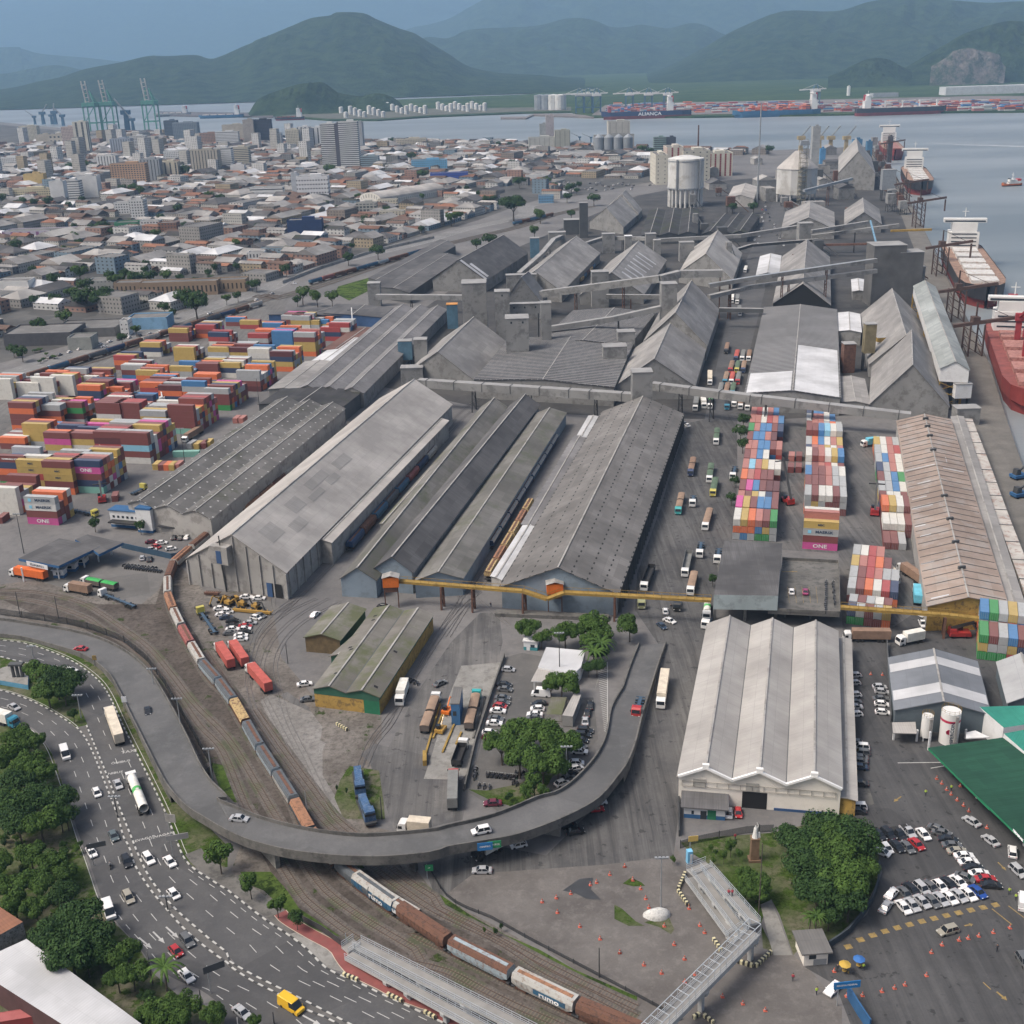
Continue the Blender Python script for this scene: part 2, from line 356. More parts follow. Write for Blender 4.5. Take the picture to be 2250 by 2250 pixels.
# haze: one box of thin blue air round the place
m = bpy.data.materials.new('air'); m.use_nodes = True; nt = m.node_tree
for x in list(nt.nodes):
 if x.type != 'OUTPUT_MATERIAL': nt.nodes.remove(x)
vp = nt.nodes.new('ShaderNodeVolumePrincipled'); vp.inputs['Color'].default_value = (.42,.66,.97,1); vp.inputs['Density'].default_value = HAZE = 5.8e-5
vp.inputs['Anisotropy'].default_value = 0
nt.links.new(vp.outputs[0],nt.nodes['Material Output'].inputs['Volume'])
q = MB(); q.box(0,13400,-5.5,44000,28800,2700); struct(q.build('haze',m),'stuff')
# ================================================================ ground sheets, roads, rails
def tarmac(name,a,b2,sc=.05,patch=.3,wear=.35,streak=0):
 m,nt,b = nodes_mat(name); P = coords(nt,'pos')
 o = mix(nt,ramp(nt,noise(nt,P,sc,5,.65),.35,.65),a,b2)
 o = mix(nt,ramp(nt,noise(nt,P,sc*6,4,.7),.5,.7,0,wear),o,Vector(rgb(b2)[:3])*1.35)
 v = nt.nodes.new('ShaderNodeTexVoronoi'); v.inputs['Scale'].default_value = .045; nt.links.new(P,v.inputs['Vector'])
 s = nt.nodes.new('ShaderNodeSeparateColor'); nt.links.new(v.outputs['Color'],s.inputs[0])
 o = mix(nt,ramp(nt,s.outputs[0],.72,.74,0,patch),o,Vector(rgb(a)[:3])*.6)
 o = mix(nt,ramp(nt,noise(nt,P,2.2,3,.7),.4,.7,0,.25),o,Vector(rgb(a)[:3])*.7)
 if streak:
  o = mix(nt,ramp(nt,noise(nt,scaled(nt,P,(.55,.018,1)),1,4,.7),.45,.65,0,streak),o,Vector(rgb(a)[:3])*.5)
  o = mix(nt,ramp(nt,noise(nt,scaled(nt,P,(.3,.012,1)),1.7,4,.7),.52,.68,0,streak*.7),o,Vector(rgb(b2)[:3])*1.4)
  o = mix(nt,ramp(nt,noise(nt,P,.35,3,.6),.62,.66,0,.6),o,Vector(rgb(a)[:3])*.35)
 nt.links.new(o,b.inputs['Base Color']); b.inputs['Roughness'].default_value = .85; b.inputs['Specular IOR Level'].default_value = .3; return m
ASPH = tarmac('asphalt',(.072,.073,.077),(.105,.105,.107))
ASPH2 = tarmac('dark_asphalt',(.052,.053,.056),(.092,.092,.094),.03,streak=.35)
DECK = tarmac('worn_deck',(.095,.097,.10),(.145,.145,.147),.035,.2)
CONC = M('pale_concrete',(.27,.265,.25),.9,.25,.15,fine=1.5,dirt=(.14,.135,.125),dirtamt=.6)
CONCD = M('weathered_concrete',(.155,.15,.14),.9,.3,.12,fine=1.2,dirt=(.06,.06,.058),dirtamt=.7)
def dirtmat(name,a,b2,gr=None,gt=.55):
 m,nt,b = nodes_mat(name); P = coords(nt,'pos')
 o = mix(nt,ramp(nt,noise(nt,P,.07,6,.7),.38,.62),a,b2)
 o = mix(nt,ramp(nt,noise(nt,P,.7,5,.75),.45,.65,0,.7),o,Vector(rgb(a)[:3])*.55)
 if gr: o = mix(nt,ramp(nt,noise(nt,P,.13,5,.75),gt,gt+.05),o,mix(nt,ramp(nt,noise(nt,P,1.2,4,.8),.4,.6),gr,Vector(gr)*.45))
 nt.links.new(o,b.inputs['Base Color']); b.inputs['Roughness'].default_value = 1; b.inputs['Specular IOR Level'].default_value = .1; return m
DIRT = dirtmat('gravelly_dirt',(.12,.108,.098),(.21,.195,.18),(.05,.075,.022),.60)
PALEDIRT = dirtmat('pale_gravel',(.185,.178,.17),(.26,.25,.24))
BALLAST_G = dirtmat('rail_bed',(.072,.062,.055),(.125,.11,.10),(.05,.072,.022),.58)
GRASS = dirtmat('rough_grass',(.055,.095,.02),(.09,.13,.032),(.035,.06,.016),.5)
GRASSY = dirtmat('patchy_grass',(.06,.09,.026),(.14,.13,.095),(.06,.10,.02),.5)
def sheet(name,s,z,mat,label=None):
 P = pts(s) if isinstance(s,str) else s; q = MB(); a = sum(P[i].x*P[(i+1) % len(P)].y-P[(i+1) % len(P)].x*P[i].y for i in range(len(P)))
 if a < 0: P = P[::-1]
 q.face([(p.x,p.y,z) for p in P]); return struct(q.build(name,mat))
def curve(s,step=4,z=0,smooth=True): return resample(pts(s,z),step=step,smooth=smooth)
# broad sheets first
sheet('rail_yard_ground','M 0,0 400,120 800,160 1100,330 1350,620 1600,1150 1800,1500 T 0,150 300,420 200,700 700,1060 1300,1300 1932,1650 U 700,1932 1932,2050 1932,1850 1300,1430 900,1190 500,980 200,800 0,560 T 1932,380 1400,250 N 1500,1932 1550,1500 1400,1150 900,860 650,560 550,0 0,0 I 1250,1400 1050,1500 900,1450 0,1560',.010,DIRT)
sheet('rail_bed','M 300,0 700,120 1130,330 1400,640 1650,1120 1820,1480 N 0,1400 400,1932 T 350,300 500,520 700,900 1200,1280 1932,1700 U 700,1932 1700,2100 1932,1990 1300,1560 600,1190 100,830 0,700 T 1500,350 1200,300 950,220 N 1000,1750 700,1450 400,1050 100,650 0,520 I 1400,1932 1200,1650 1180,1450 1100,1700 700,1700 300,1600 0,1580 0,1660',.022,BALLAST_G)
sheet('pale_gravel_ground','N 560,870 900,1020 1130,1180 1050,1230 1000,1350 1000,1560 1170,1840 1150,1900 1050,1932 860,1500 560,1100 470,930',.026,PALEDIRT)
sheet('sandy_ground','N 880,990 1500,1020 1500,1240 1280,1420 980,1260 1000,1150',.031,DIRT)
sheet('grass_strip','U 30,690 120,740 300,860 520,1010 800,1170 1100,1300 1400,1470 1932,1700 1932,1790 1500,1600 1100,1380 800,1260 500,1080 250,950 60,790',.034,GRASS)
sheet('grass_bank','T 300,640 560,640 700,800 800,950 950,1050 1150,1190 900,1130 780,1030 640,930 500,800 350,740',.034,GRASS)
sheet('track_side_grass','N 50,1450 180,1480 300,1790 250,1790 120,1650',.034,GRASS)
sheet('track_end_grass','N 1150,1600 1230,1480 1480,1520 1520,1800 1530,1932 1180,1932 1100,1750',.036,GRASSY)
sheet('town_rail_verge','F 620,900 830,840 1000,800 1000,850 700,1000 600,950',.03,GRASS)
sheet('park_lawn','V 560,390 900,340 1340,310 1780,200 1932,100 X 700,450 700,700 560,980 240,1290 20,1290 V 1520,1350 1400,1000 1330,870 1240,1080 1360,1320 1260,1290 1250,1100 900,640 640,470',.03,GRASSY)
sheet('park_path','V 1240,920 1330,880 1400,1050 1510,1350 1350,1350 1290,1130',.05,CONC)
sheet('sooty_ground','Z 840,850 1100,905 1640,925 2110,900 2095,700 2020,500 1945,365 1560,400 1400,430 1100,560 900,700 800,810',.012,tarmac('sooty_tarmac',(.045,.045,.047),(.085,.083,.082),.03,.3))
sheet('port_road_far','Z 1545,935 1600,690 1640,570 1700,440 1740,440 1700,560 1665,700 1640,800 1625,880 1620,900',.02,ASPH)
sheet('port_avenue','Z 1510,930 1620,905 1620,1100 1600,1250 1560,1350 1545,1440 1500,1640 1490,1800 1480,1880 1330,1900 1040,1920 960,1980 930,1900 1050,1850 1200,1880 1300,1780 1400,1640 1440,1500 1450,1420 1395,1340 1400,1260 1450,1120 1480,1020',.018,tarmac('avenue_asphalt',(.07,.07,.073),(.12,.118,.116),.05,.3,.4,.6))
sheet('weigh_yard_road','O 0,950 350,430 600,180 760,180 790,430 700,800 550,1450 450,1932 U 450,200 0,300 T 1600,270 1520,30 N 1530,1850 1400,1450 1100,1200 640,880 700,850 1050,1100 1400,1280 1560,1320 1750,950 1932,700',.024,tarmac('yard_tarmac',(.09,.09,.093),(.16,.155,.15),streak=.5))
sheet('weigh_pad','O 440,630 780,600 700,820 560,1450 440,1600 120,1590 200,1350 330,900',.045,CONC)
sheet('cobble_forecourt','U 200,690 500,600 1000,560 1400,450 1700,250 1932,150 V 480,350 620,600 980,1200 1130,1330 1520,1350 1640,1450 1932,1790 1932,2300 0,2300 U 1932,1860 1500,1540 1000,1190 400,910',.016,tarmac('cobbles',(.10,.092,.088),(.165,.155,.147),.06,.1,.5))
sheet('forecourt_grass_a','V 0,920 60,950 180,1060 260,1100 120,1100 0,1040',.03,GRASSY)
sheet('forecourt_grass_b','V 70,740 140,690 230,730 260,760 160,765',.03,GRASSY)
sheet('forecourt_grass_c','V 250,1070 450,1000 510,1130 480,1170 380,1110',.03,GRASSY)
sheet('wet_patch','U 1300,800 1440,700 1560,690 1540,790 1630,880 1500,870 1400,820',.032,M('wet_tarmac',(.055,.056,.058),.35,.2))
sheet('customs_apron','R 480,400 1100,100 1500,200 1932,560 1932,1900 X 1932,2300 600,2300 330,1600 70,1450 270,1290 600,1000 730,640 640,300 420,170 R 500,1780',.02,ASPH2)
sheet('side_yard_pad','R 490,1660 620,1680 660,1800 600,1830 480,1790',.036,CONCD)
sheet('container_yard_west','Z 0,1010 220,1080 240,1010 430,880 590,780 640,640 470,640 200,760 0,860',.02,tarmac('yard_paving',(.125,.122,.12),(.18,.175,.168),.03,.25,.45,.4))
sheet('container_yard_east','L 100,420 560,480 830,480 1050,560 1250,1700 900,1932 650,1900 620,1340 0,1300',.022,tarmac('yard_paving_dark',(.095,.095,.098),(.15,.146,.142),.03,.2,.3,.5))
sheet('east_quay_yard','L 1500,300 1600,300 1932,900 1932,1500 1600,700',.035,M('quay_stone',(.17,.16,.145),.9,.3,.1,fine=1))
sheet('car_yard','N 0,60 480,40 640,130 420,430 250,480 60,120',.028,tarmac('car_yard_tarmac',(.12,.118,.115),(.165,.16,.155)))
sheet('gate_forecourt','I 300,1540 850,1330 1200,1420 1120,1600 1000,1700 700,1660',.026,tarmac('gate_tarmac',(.125,.122,.118),(.17,.165,.16)))
sheet('office_car_park','O 800,560 960,520 1180,560 1180,900 1560,900 1600,1250 1400,1500 1100,1800 800,1900 500,1700 700,1000',.030,tarmac('office_tarmac',(.085,.085,.085),(.135,.13,.125)))
sheet('office_grass','O 500,1680 650,1690 900,1640 1250,1500 1100,1780 900,1830 700,1780',.04,GRASSY)
sheet('junction_island','O 1590,760 1640,640 1570,850',.05,CONC)
# ---- highway
RC_R = curve('M -200,190 0,215 200,240 400,300 600,385 750,480 870,590 950,720 1010,850 1080,1000 1180,1200 1280,1400 1400,1650 1490,1870 S 1560,500 1640,600 1760,680 1932,790 T 200,790 400,950 560,1070 700,1160 850,1270 1000,1420 1100,1490 1300,1570 1500,1670 1700,1760 1932,1870 2200,2000',3)
RC_L = curve('M -200,340 0,360 120,390 300,430 480,500 600,600 650,700 740,930 830,1150 900,1320 970,1500 1050,1700 1130,1900 S 1180,480 1260,650 1340,770 1440,890 1560,1010 1700,1130 1830,1240 1932,1310 T 200,1380 400,1500 600,1600 800,1700 1000,1800 1250,1932 1400,2010',3)
LC_R = curve('M -200,620 0,645 150,690 300,750 450,830 600,930 700,1030 780,1180 860,1380 930,1560 990,1720 1040,1900 S 1090,440 1130,580 1200,700 1290,830 1400,960 1530,1110 1650,1220 1800,1340 1932,1430 T 200,1450 400,1580 600,1680 800,1800 1000,1880 1150,1960 1300,2060',3)
LC_L = curve('M -200,860 0,870 150,905 300,980 400,1100 470,1250 540,1450 600,1650 690,1932 S 720,450 800,680 850,830 900,930 1000,1080 1170,1270 1300,1430 1500,1560 1700,1640 1850,1750 1932,1800 T 150,1932 300,2050',3)
def two(a,b,name,z,mat):
 k = max(len(a),len(b)); A = resample(a,k,smooth=False); B = resample(b,k,smooth=False); q = MB(); q.ribbon(A,B,0,z); return struct(q.build(name,mat)),A,B
_,RA,RB = two(RC_L,RC_R,'north_road',.05,ASPH)
_,LA,LB = two(LC_L,LC_R,'south_road',.05,ASPH)
# median between the two, kerbs painted in black and white blocks
WHITE = M('road_paint',(.46,.46,.45),.7,.15,.8,dirt=(.3,.3,.3),dirtamt=.5); YEL = M('yellow_paint',(.30,.21,.07),.7,.3,1,dirt=(.15,.13,.1),dirtamt=.6); BLK = M('black_paint',(.03,.03,.03),.7)
kerbm,nt,b = nodes_mat('kerb_blocks'); U_ = coords(nt,'uv'); s_ = nt.nodes.new('ShaderNodeSeparateXYZ'); nt.links.new(U_,s_.inputs[0])
o = mix(nt,mathn(nt,'LESS_THAN',mathn(nt,'FRACT',mathn(nt,'DIVIDE',s_.outputs[0],2.6)),.52),(.05,.05,.05),(.46,.46,.44)); nt.links.new(o,b.inputs['Base Color'])
def kerb(P,wd=.38,h=.14,name='kerb',z=.05):
 q = MB(); a = off(P,wd/2); c = off(P,-wd/2); q.ribbon(a,c,0,z+h)
 up = Vector((0,0,h)); d = 0
 for L,sg in ((a,1),(c,-1)):
  d = 0
  for i in range(len(L)-1):
   e = (L[i+1]-L[i]).length; z_ = Vector((0,0,z)); q.face([L[i]+z_,L[i+1]+z_,L[i+1]+z_+up,L[i]+z_+up][::1],0,[(d,0),(d+e,0),(d+e,h),(d,h)]); d += e
 return struct(q.build(name,kerbm))
k0 = next(i for i,p in enumerate(RC_L) if n_y(p) > 1600) if False else None
def tail(P,y0,y1=9999): return [p for p in P if y0 < pr(p)[1] < y1]
kl,kr = tail(LC_R,1598),tail(RC_L,1592)
q = MB(); k = 160; q.ribbon(resample(kr,k,smooth=False),resample(kl,k,smooth=False),0,.12); struct(q.build('median_strip',tarmac('median_tarmac',(.10,.098,.095),(.14,.135,.13))))
kerb(off(kl,.3)); kerb(off(kr,-.3)); kerb(tail(LC_R,1400,1598)); kerb(off(RC_R,-.25)); kerb(tail(RC_L,1440,1480))
sheet('fountain_island','M 0,365 120,395 300,435 480,505 600,605 645,700 740,930 700,1010 600,920 450,820 300,740 150,680 0,640',.06,GRASSY)
sheet('verge',[p for p in off(RC_R,-.5) if 1400 < pr(p)[1] < 1900]+pts('S 1700,620 1932,600 1932,420 1770,260 1480,0 M 1380,1450 1280,1200 1080,800 1000,640 800,410 450,280 200,215 0,190'),.055,GRASSY)
wp = curve('S 1560,500 1640,600 1760,680 1932,790 T 200,790 400,950 560,1070 700,1160 850,1270 1000,1420 1100,1480',3)
q = MB(); q.ribbon(off(wp,4.2),off(wp,.3),0,.07); struct(q.build('wide_pavement',CONCD))
sheet('new_pavement','T 720,1170 800,1150 1100,1310 1140,1400 1200,1500 1050,1460 870,1290',.075,CONC)
CYC = M('cycle_red',(.23,.07,.065),.85,.25,.3,dirt=(.2,.08,.07),dirtamt=.5)
cy = curve('T 640,990 700,1050 900,1170 1100,1280 1170,1380 1260,1480 1500,1600 1650,1680 1932,1790 U 150,1810 450,1932 700,2040',2)
q = MB(); q.ribbon(off(cy,1.3),off(cy,-1.3),0,.09); struct(q.build('cycle_path',CYC))
q = MB(); q.ribbon(off(cy,1.45),off(cy,1.3),0,.10); q.ribbon(off(cy,-1.3),off(cy,-1.45),0,.10); struct(q.build('cycle_path_lines',M('cream_paint',(.5,.42,.33))))
# lane lines
q = MB()
def solid(P,wd=.16,z=.062): q.ribbon(off(P,wd/2),off(P,-wd/2),0,z)
def dash(P,on=3.0,gap=5.0,wd=.16,z=.062,ph=0):
 R_ = resample(P,step=.5,smooth=False); k = int((on+gap)/.5); j = int(ph/.5)
 while j < len(R_)-2:
  s = R_[j:j+int(on/.5)+1]
  if len(s) > 1: q.ribbon(off(s,wd/2),off(s,-wd/2),0,z)
  j += k
def lerpl(A,B,t): return [a.lerp(b,t) for a,b in zip(A,B)]
solid([p for p in off(RB,.75)]); solid([p for p in off(RA,-.75) if pr(p)[1] > 1600]); solid([p for p in off(LB,.7)]); solid([p for p in off(LA,-.7) if pr(p)[1] < 2000])
for t in (.36,.66): dash([p for p in lerpl(RA,RB,t)])
dash([p for p in lerpl(RA,RB,.86) if pr(p)[1] > 1900],2,2); dash([p for p in lerpl(RA,RB,.5) if pr(p)[1] > 2150])
for t in (.38,.7): dash([p for p in lerpl(LA,LB,t)])
dash([p for p in lerpl(LA,LB,.12) if pr(p)[1] > 2000],2,2)
struct(q.build('lane_lines',WHITE))
# arrows, words on the road
TXT = {}
def text_mesh(s,size,bold=.0):
 cu = bpy.data.curves.new('t','FONT'); cu.body = s; cu.size = size; cu.align_x = 'CENTER'; cu.align_y = 'CENTER'; cu.offset = bold; cu.resolution_u = 2
 o = bpy.data.objects.new('t',cu); C.objects.link(o); bpy.context.view_layer.update(); dg = bpy.context.evaluated_depsgraph_get()
 me = bpy.data.meshes.new_from_object(o.evaluated_get(dg)); bpy.data.objects.remove(o); return me
def letters(name,s,size,mat,origin,ux,uy,parent=None,bold=0,wide=1.0):
 """flat lettering: ux reading direction, uy up direction (world), just proud of its surface"""
 key = (s,size,bold)
 if key not in TXT: TXT[key] = text_mesh(s,size,bold)
 me = TXT[key].copy(); ux = Vector(ux).normalized(); uy = Vector(uy).normalized()
 L = parent_loc(parent) if parent is not None else Vector((0,0,0)); og = Vector(origin)-L
 for v in me.vertices: c = v.co; v.co = og+ux*c.x*wide+uy*c.y
 me.materials.clear(); me.materials.append(mat); me.name = name
 o = bpy.data.objects.new(name,me); C.objects.link(o)
 if parent is not None: o.parent = parent
 return o
def roadword(t,x,y,s,size,x2,y2,z=.07,mat=None):
 a = at(t,x,y); b = at(t,x2,y2); d = (b-a); u = Vector((d.x,d.y,0)).normalized(); v = Vector((-u.y,u.x,0)); a.z = z
 struct(letters('road_lettering',s,size,mat or WHITE,a,u,v*1.0,None,.02))
roadword('M',1095,1165,'TAXI',1.8,1180,1150); roadword('M',1025,1255,'ÔNIBUS',1.35,1110,1240); roadword('M',960,1350,'ÔNIBUS',1.35,1050,1335)
roadword('S',1215,365,'DEVAGAR',1.25,1290,345); roadword('S',1365,335,'DEVAGAR',1.25,1430,318); roadword('M',1180,810,'XXII',1.8,1240,800)
q = MB()
def arrow(t,x,y,x2,y2,L=5.0,wd=.35,z=.07):
 a = at(t,x,y); b = at(t,x2,y2); d = (b-a); d.z = 0; d.normalize(); s = Vector((-d.y,d.x,0)); a.z = z
 q.face([a-s*wd/2,a+d*L*.62-s*wd/2,a+d*L*.62+s*wd/2,a+s*wd/2]); q.face([a+d*L*.62-s*wd*1.5,a+d*L,a+d*L*.62+s*wd*1.5])
arrow('S',1410,1110,1500,1190); arrow('S',1300,1150,1390,1240); arrow('S',1180,1200,1280,1285); arrow('T',830,1860,940,1920)
struct(q.build('road_arrows',WHITE)); q = MB()
arrow('R',890,1740,820,1790,3.2); arrow('X',1710,560,1790,640,3.0,.3); arrow('X',1425,1100,1480,1090,2,.35); arrow('X',1700,1660,1760,1710,2.5,.4)
for s in ('X 1660,955 1830,1090','X 1800,930 1932,1030','X 1585,1580 1650,1640'):
 P_ = curve(s,2,smooth=False); q.ribbon(off(P_,.12),off(P_,-.12),0,.05)
for i in range(13):   # faded orange and blue blocks across the customs yard
 t = i/12; x = 440+t*1250; y = 1275-355*(t**.72)
 a = at('X',x,y,.05); q.box(a.x,a.y,.03,1.5,1.3,.012,.25)
struct(q.build('yard_markings',YEL)); q = MB()
for s in ('R 860,1455 1260,1450','R 1140,1500 1290,1475'): P_ = curve(s,2,smooth=False); q.ribbon(off(P_,.14),off(P_,-.14),0,.05)
P_ = curve('O 1680,600 1680,1190',3); q.ribbon(off(P_,.12),off(P_,-.12),0,.06)
for i in range(30):
 t = i/29; a = at('O',1640+30*t-(40 if t < .3 else 40-30*(t-.3)),640+540*t); b_ = at('O',1678,665+530*t); P_ = [a,b_]; q.ribbon(off(P_,.1),off(P_,-.1),0,.06)
struct(q.build('yard_lines',WHITE))
# ---- rail tracks
m,nt,b = nodes_mat('track_ballast'); U_ = coords(nt,'uv'); P = coords(nt,'pos'); s_ = nt.nodes.new('ShaderNodeSeparateXYZ'); nt.links.new(U_,s_.inputs[0])
o = mix(nt,ramp(nt,noise(nt,P,.8,5,.8),.4,.65),(.075,.066,.06),(.15,.135,.125)); o = mix(nt,ramp(nt,noise(nt,P,.1,5,.7),.52,.6,0,.7),o,(.055,.07,.028))
sl_ = mathn(nt,'LESS_THAN',mathn(nt,'FRACT',mathn(nt,'DIVIDE',s_.outputs[0],.72)),.38)
ins = mathn(nt,'LESS_THAN',mathn(nt,'ABSOLUTE',mathn(nt,'SUBTRACT',s_.outputs[1],1.65)),1.15)
o = mix(nt,mathn(nt,'MULTIPLY',mathn(nt,'MULTIPLY',sl_,ins),.75),o,(.16,.13,.105)); nt.links.new(o,b.inputs['Base Color']); b.inputs['Roughness'].default_value = 1; BALL = m
RAIL = M('rusty_rail',(.10,.065,.05),.6,.3,.3); RAILS = M('worn_rail',(.16,.15,.145),.4,.2,.3)
TRZ = [0]
def track(P,ball=True,z=.04,gauge=1.25,raised=.12):
 TRZ[0] += 1; z += .006*TRZ[0]
 if isinstance(P,str): P = curve(P,4)
 q = MB()
 if ball: q.ribbon(off(P,1.65),off(P,-1.65),0,z+.02)
 for s in (1,-1):
  a = off(P,s*gauge/2+.06); c = off(P,s*gauge/2-.06); h = z+(raised if ball else .03); q.ribbon(a,c,1 ,h)
  q.ribbon(c,[p-Vector((0,0,.1)) for p in c],1,h)
  q.ribbon([p-Vector((0,0,.1)) for p in a],a,1,h)
 struct(q.build('railway_track',[BALL,RAIL if ball else RAILS])); return P
TR = {}
TR['a'] = track('Z -40,1312 I 0,1650 300,1690 600,1790 M 850,110 1100,260 1300,450 1500,670 1700,950 N 150,1350 350,1820 T 450,220 600,490 730,700 850,870 1020,1010 1220,1160 1420,1280 1700,1400 U 300,1480 600,1630 900,1780 1250,1932 1500,2060')
TR['b'] = track('I 0,1600 300,1620 600,1700 M 1000,90 1250,270 1450,500 1650,760 N 200,1250 450,1650 620,1932 T 850,560 1000,770 1150,900 1350,1040 1600,1190 1800,1310 U 100,1400')
TR['w'] = curve('J 900,190 700,350 I 1932,900 1700,1080 1500,1230 1330,1370 1230,1460 1190,1600 1210,1730 1290,1900 M 1560,190 1680,400 1790,570 N 180,880 300,1080 440,1330 580,1560 740,1790 T 850,300 1150,650 1450,890 1650,1030 1932,1180 U 0,1165 300,1300 620,1470 900,1610 1200,1770 1500,1900 1932,2080 2400,2280',4); track(TR['w'])
TR['d'] = track('N 0,500 200,800 400,1090 620,1400 800,1650 1000,1932 T 1250,420 1430,600 1650,770 1932,960 U 500,1110 800,1260 1100,1460 1400,1610 1932,1880')
TR['e'] = track('N 300,1932 700,1380 900,1650 1120,1932 T 1400,420 1600,620 1800,770 1932,850 U 250,950 600,1130 900,1290 1200,1450 1500,1600 1932,1800'.replace('N 300,1932 ','N 430,1000 '))
for s in ('N 1050,60 800,200 600,380 500,570 480,800 560,1000 760,1380','N 950,60 700,180 500,360 410,560 380,850 440,1030 700,1450','N 1150,90 880,230 690,400 600,600 620,780 700,1080 860,1400 1000,1700 1120,1932',
          'N 860,0 600,170 440,350 380,560 360,760 420,980','J 950,1020 500,1500 200,1760 I 1932,1580','J 760,1230 400,1600 100,1900'):
 track(s,ball=False)
for s in ('N 1310,1500 1400,1280 1550,1080 O 0,800 O 200,420 400,150 480,0 K 60,1850','N 1360,1500 1450,1290 1600,1100 O 60,700 O 300,330 470,120 600,0','J 1310,1932 1500,1650 1650,1450 1800,1250 1932,1050','J 1400,1932 1580,1650 1750,1420','J 1560,330 1400,500 1250,700'):
 track(s,ball=False)
for s in ('O 500,0 600,-160 J 1932,1180','J 1300,560 1500,330 1620,250'): track(s,ball=False)
# main line along the avenue (town side)
ML = 'Z 0,800 100,752 250,686 400,640 500,605 600,560 700,520 800,490 900,470 1050,470 1200,450 1300,440'
for k_ in (0,5,-5): track(off(curve('E -60,1600 250,1500 700,1380 1100,1230 1500,1090 1932,950 F 130,980 400,900 700,800 1000,700 1300,610 1500,560 1800,490 1932,450 G 300,400 600,330',10),k_-8))
# town avenue
av1 = curve('E -100,1560 0,1540 400,1420 800,1310 1200,1150 1600,1010 1932,900 F 300,800 600,730 900,660 1200,590 1500,500 1932,400 G 200,330 500,290 700,270',10)
q = MB(); q.ribbon(off(av1,10),off(av1,-9),0,.03); struct(q.build('avenue',tarmac('avenue_tarmac',(.17,.17,.17),(.215,.212,.208))))
q = MB()
for k_ in (-5.5,-.5,5): dash(off(av1,k_),4,8,.2,.05)
solid(off(av1,-8),.25,.05); struct(q.build('avenue_lines',WHITE))
# ---- the overpass
def zramp(P,f): return f
ol = [(t,x,y,z) for t,x,y,z in (('M',-200,160,.5),('M',0,180,.5),('M',200,205,.5),('M',450,270,.6),('M',650,330,.8),('M',800,405,1.0),('M',930,515,1.3),('M',1020,665,1.8),('M',1100,830,2.4),('M',1200,1030,3.0),('M',1300,1230,3.6),('M',1400,1420,4.2),('M',1480,1530,4.8),('M',1600,1650,5.3),('M',1750,1745,5.8),('T',200,310,6.4),('T',400,395,6.6),('T',700,470,6.8),('T',1000,510,6.9),('T',1300,530,6.9),('T',1600,525,6.9),('T',1932,490,6.9),('U',300,450,6.8),('U',600,400,6.6),('U',900,345,6.4),('U',1200,240,6.0),('U',1400,150,5.6),('U',1560,60,5.3),('U',1660,-30,5.0),('Q',0,1610,4.6),('Q',100,1470,4.0),('Q',170,1290,3.0),('Q',225,1070,2.3),('Q',300,830,1.6),('Q',370,610,.9),('Q',430,440,.3))]
orr = [(t,x,y,z) for t,x,y,z in (('M',-200,40,.5),('M',0,50,.5),('M',300,95,.5),('M',600,145,.6),('M',850,215,.8),('M',1030,300,1.0),('M',1180,410,1.3),('M',1300,540,1.8),('M',1400,700,2.4),('M',1500,880,3.0),('M',1600,1080,3.6),('M',1700,1290,4.2),('M',1800,1440,4.8),('M',1932,1570,5.5),('T',100,40,6.0),('T',250,100,6.4),('T',450,185,6.6),('T',700,255,6.8),('T',950,305,6.9),('T',1250,340,6.9),('T',1500,338,6.9),('T',1932,300,6.9),('U',350,262,6.8),('U',650,195,6.6),('U',900,105,6.4),('U',1100,20,6.0),('O',1250,1720,5.6),('O',1400,1620,5.1),('O',1560,1450,4.5),('O',1645,1310,4.0),('O',1685,1190,3.5),('O',1720,1000,2.8),('O',1800,850,2.1),('Q',80,820,1.6),('Q',140,640,1.0),('Q',215,450,.3))]
A_ = resample([at(*k) for k in ol],150); B_ = resample([at(*k) for k in orr],150)
op = thing('overpass','long curving concrete overpass with weathered parapets sweeping over the railway tracks','overpass',(A_[70].x,A_[70].y,0))
q = MB(); q.ribbon(B_,A_,0,.02); q.build('road_deck',DECK,op)
for nm,P_,sg in (('parapet',A_,-1),('parapet',B_,1)):
 q = MB()
 i_ = off(P_,0); e_ = off(P_,-sg*-.45) if False else off(P_,sg*(-1 if P_ is A_ else -1)*0)
 # outward direction: away from the other edge
 oth = B_ if P_ is A_ else A_; out = []
 for a,c in zip(P_,oth): d = a-c; d.z = 0; d.normalize(); out.append(a+d*.45)
 up = lambda L,h: [p+Vector((0,0,h)) for p in L]
 q.ribbon(up(out,.95),up(P_,.95)); q.ribbon(up(P_,.95),P_)
 low = [Vector((p.x,p.y,max(p.z-1.5,-.05))) for p in out]; q.ribbon(low,up(out,.95))
 q.build(nm,CONCD,op)
q = MB(); lowA = [Vector((p.x,p.y,max(p.z-1.5,-.05))) for p in A_]; lowB = [Vector((p.x,p.y,max(p.z-1.5,-.05))) for p in B_]; q.ribbon(lowA,lowB)
q.build('girder',CONCD,op)
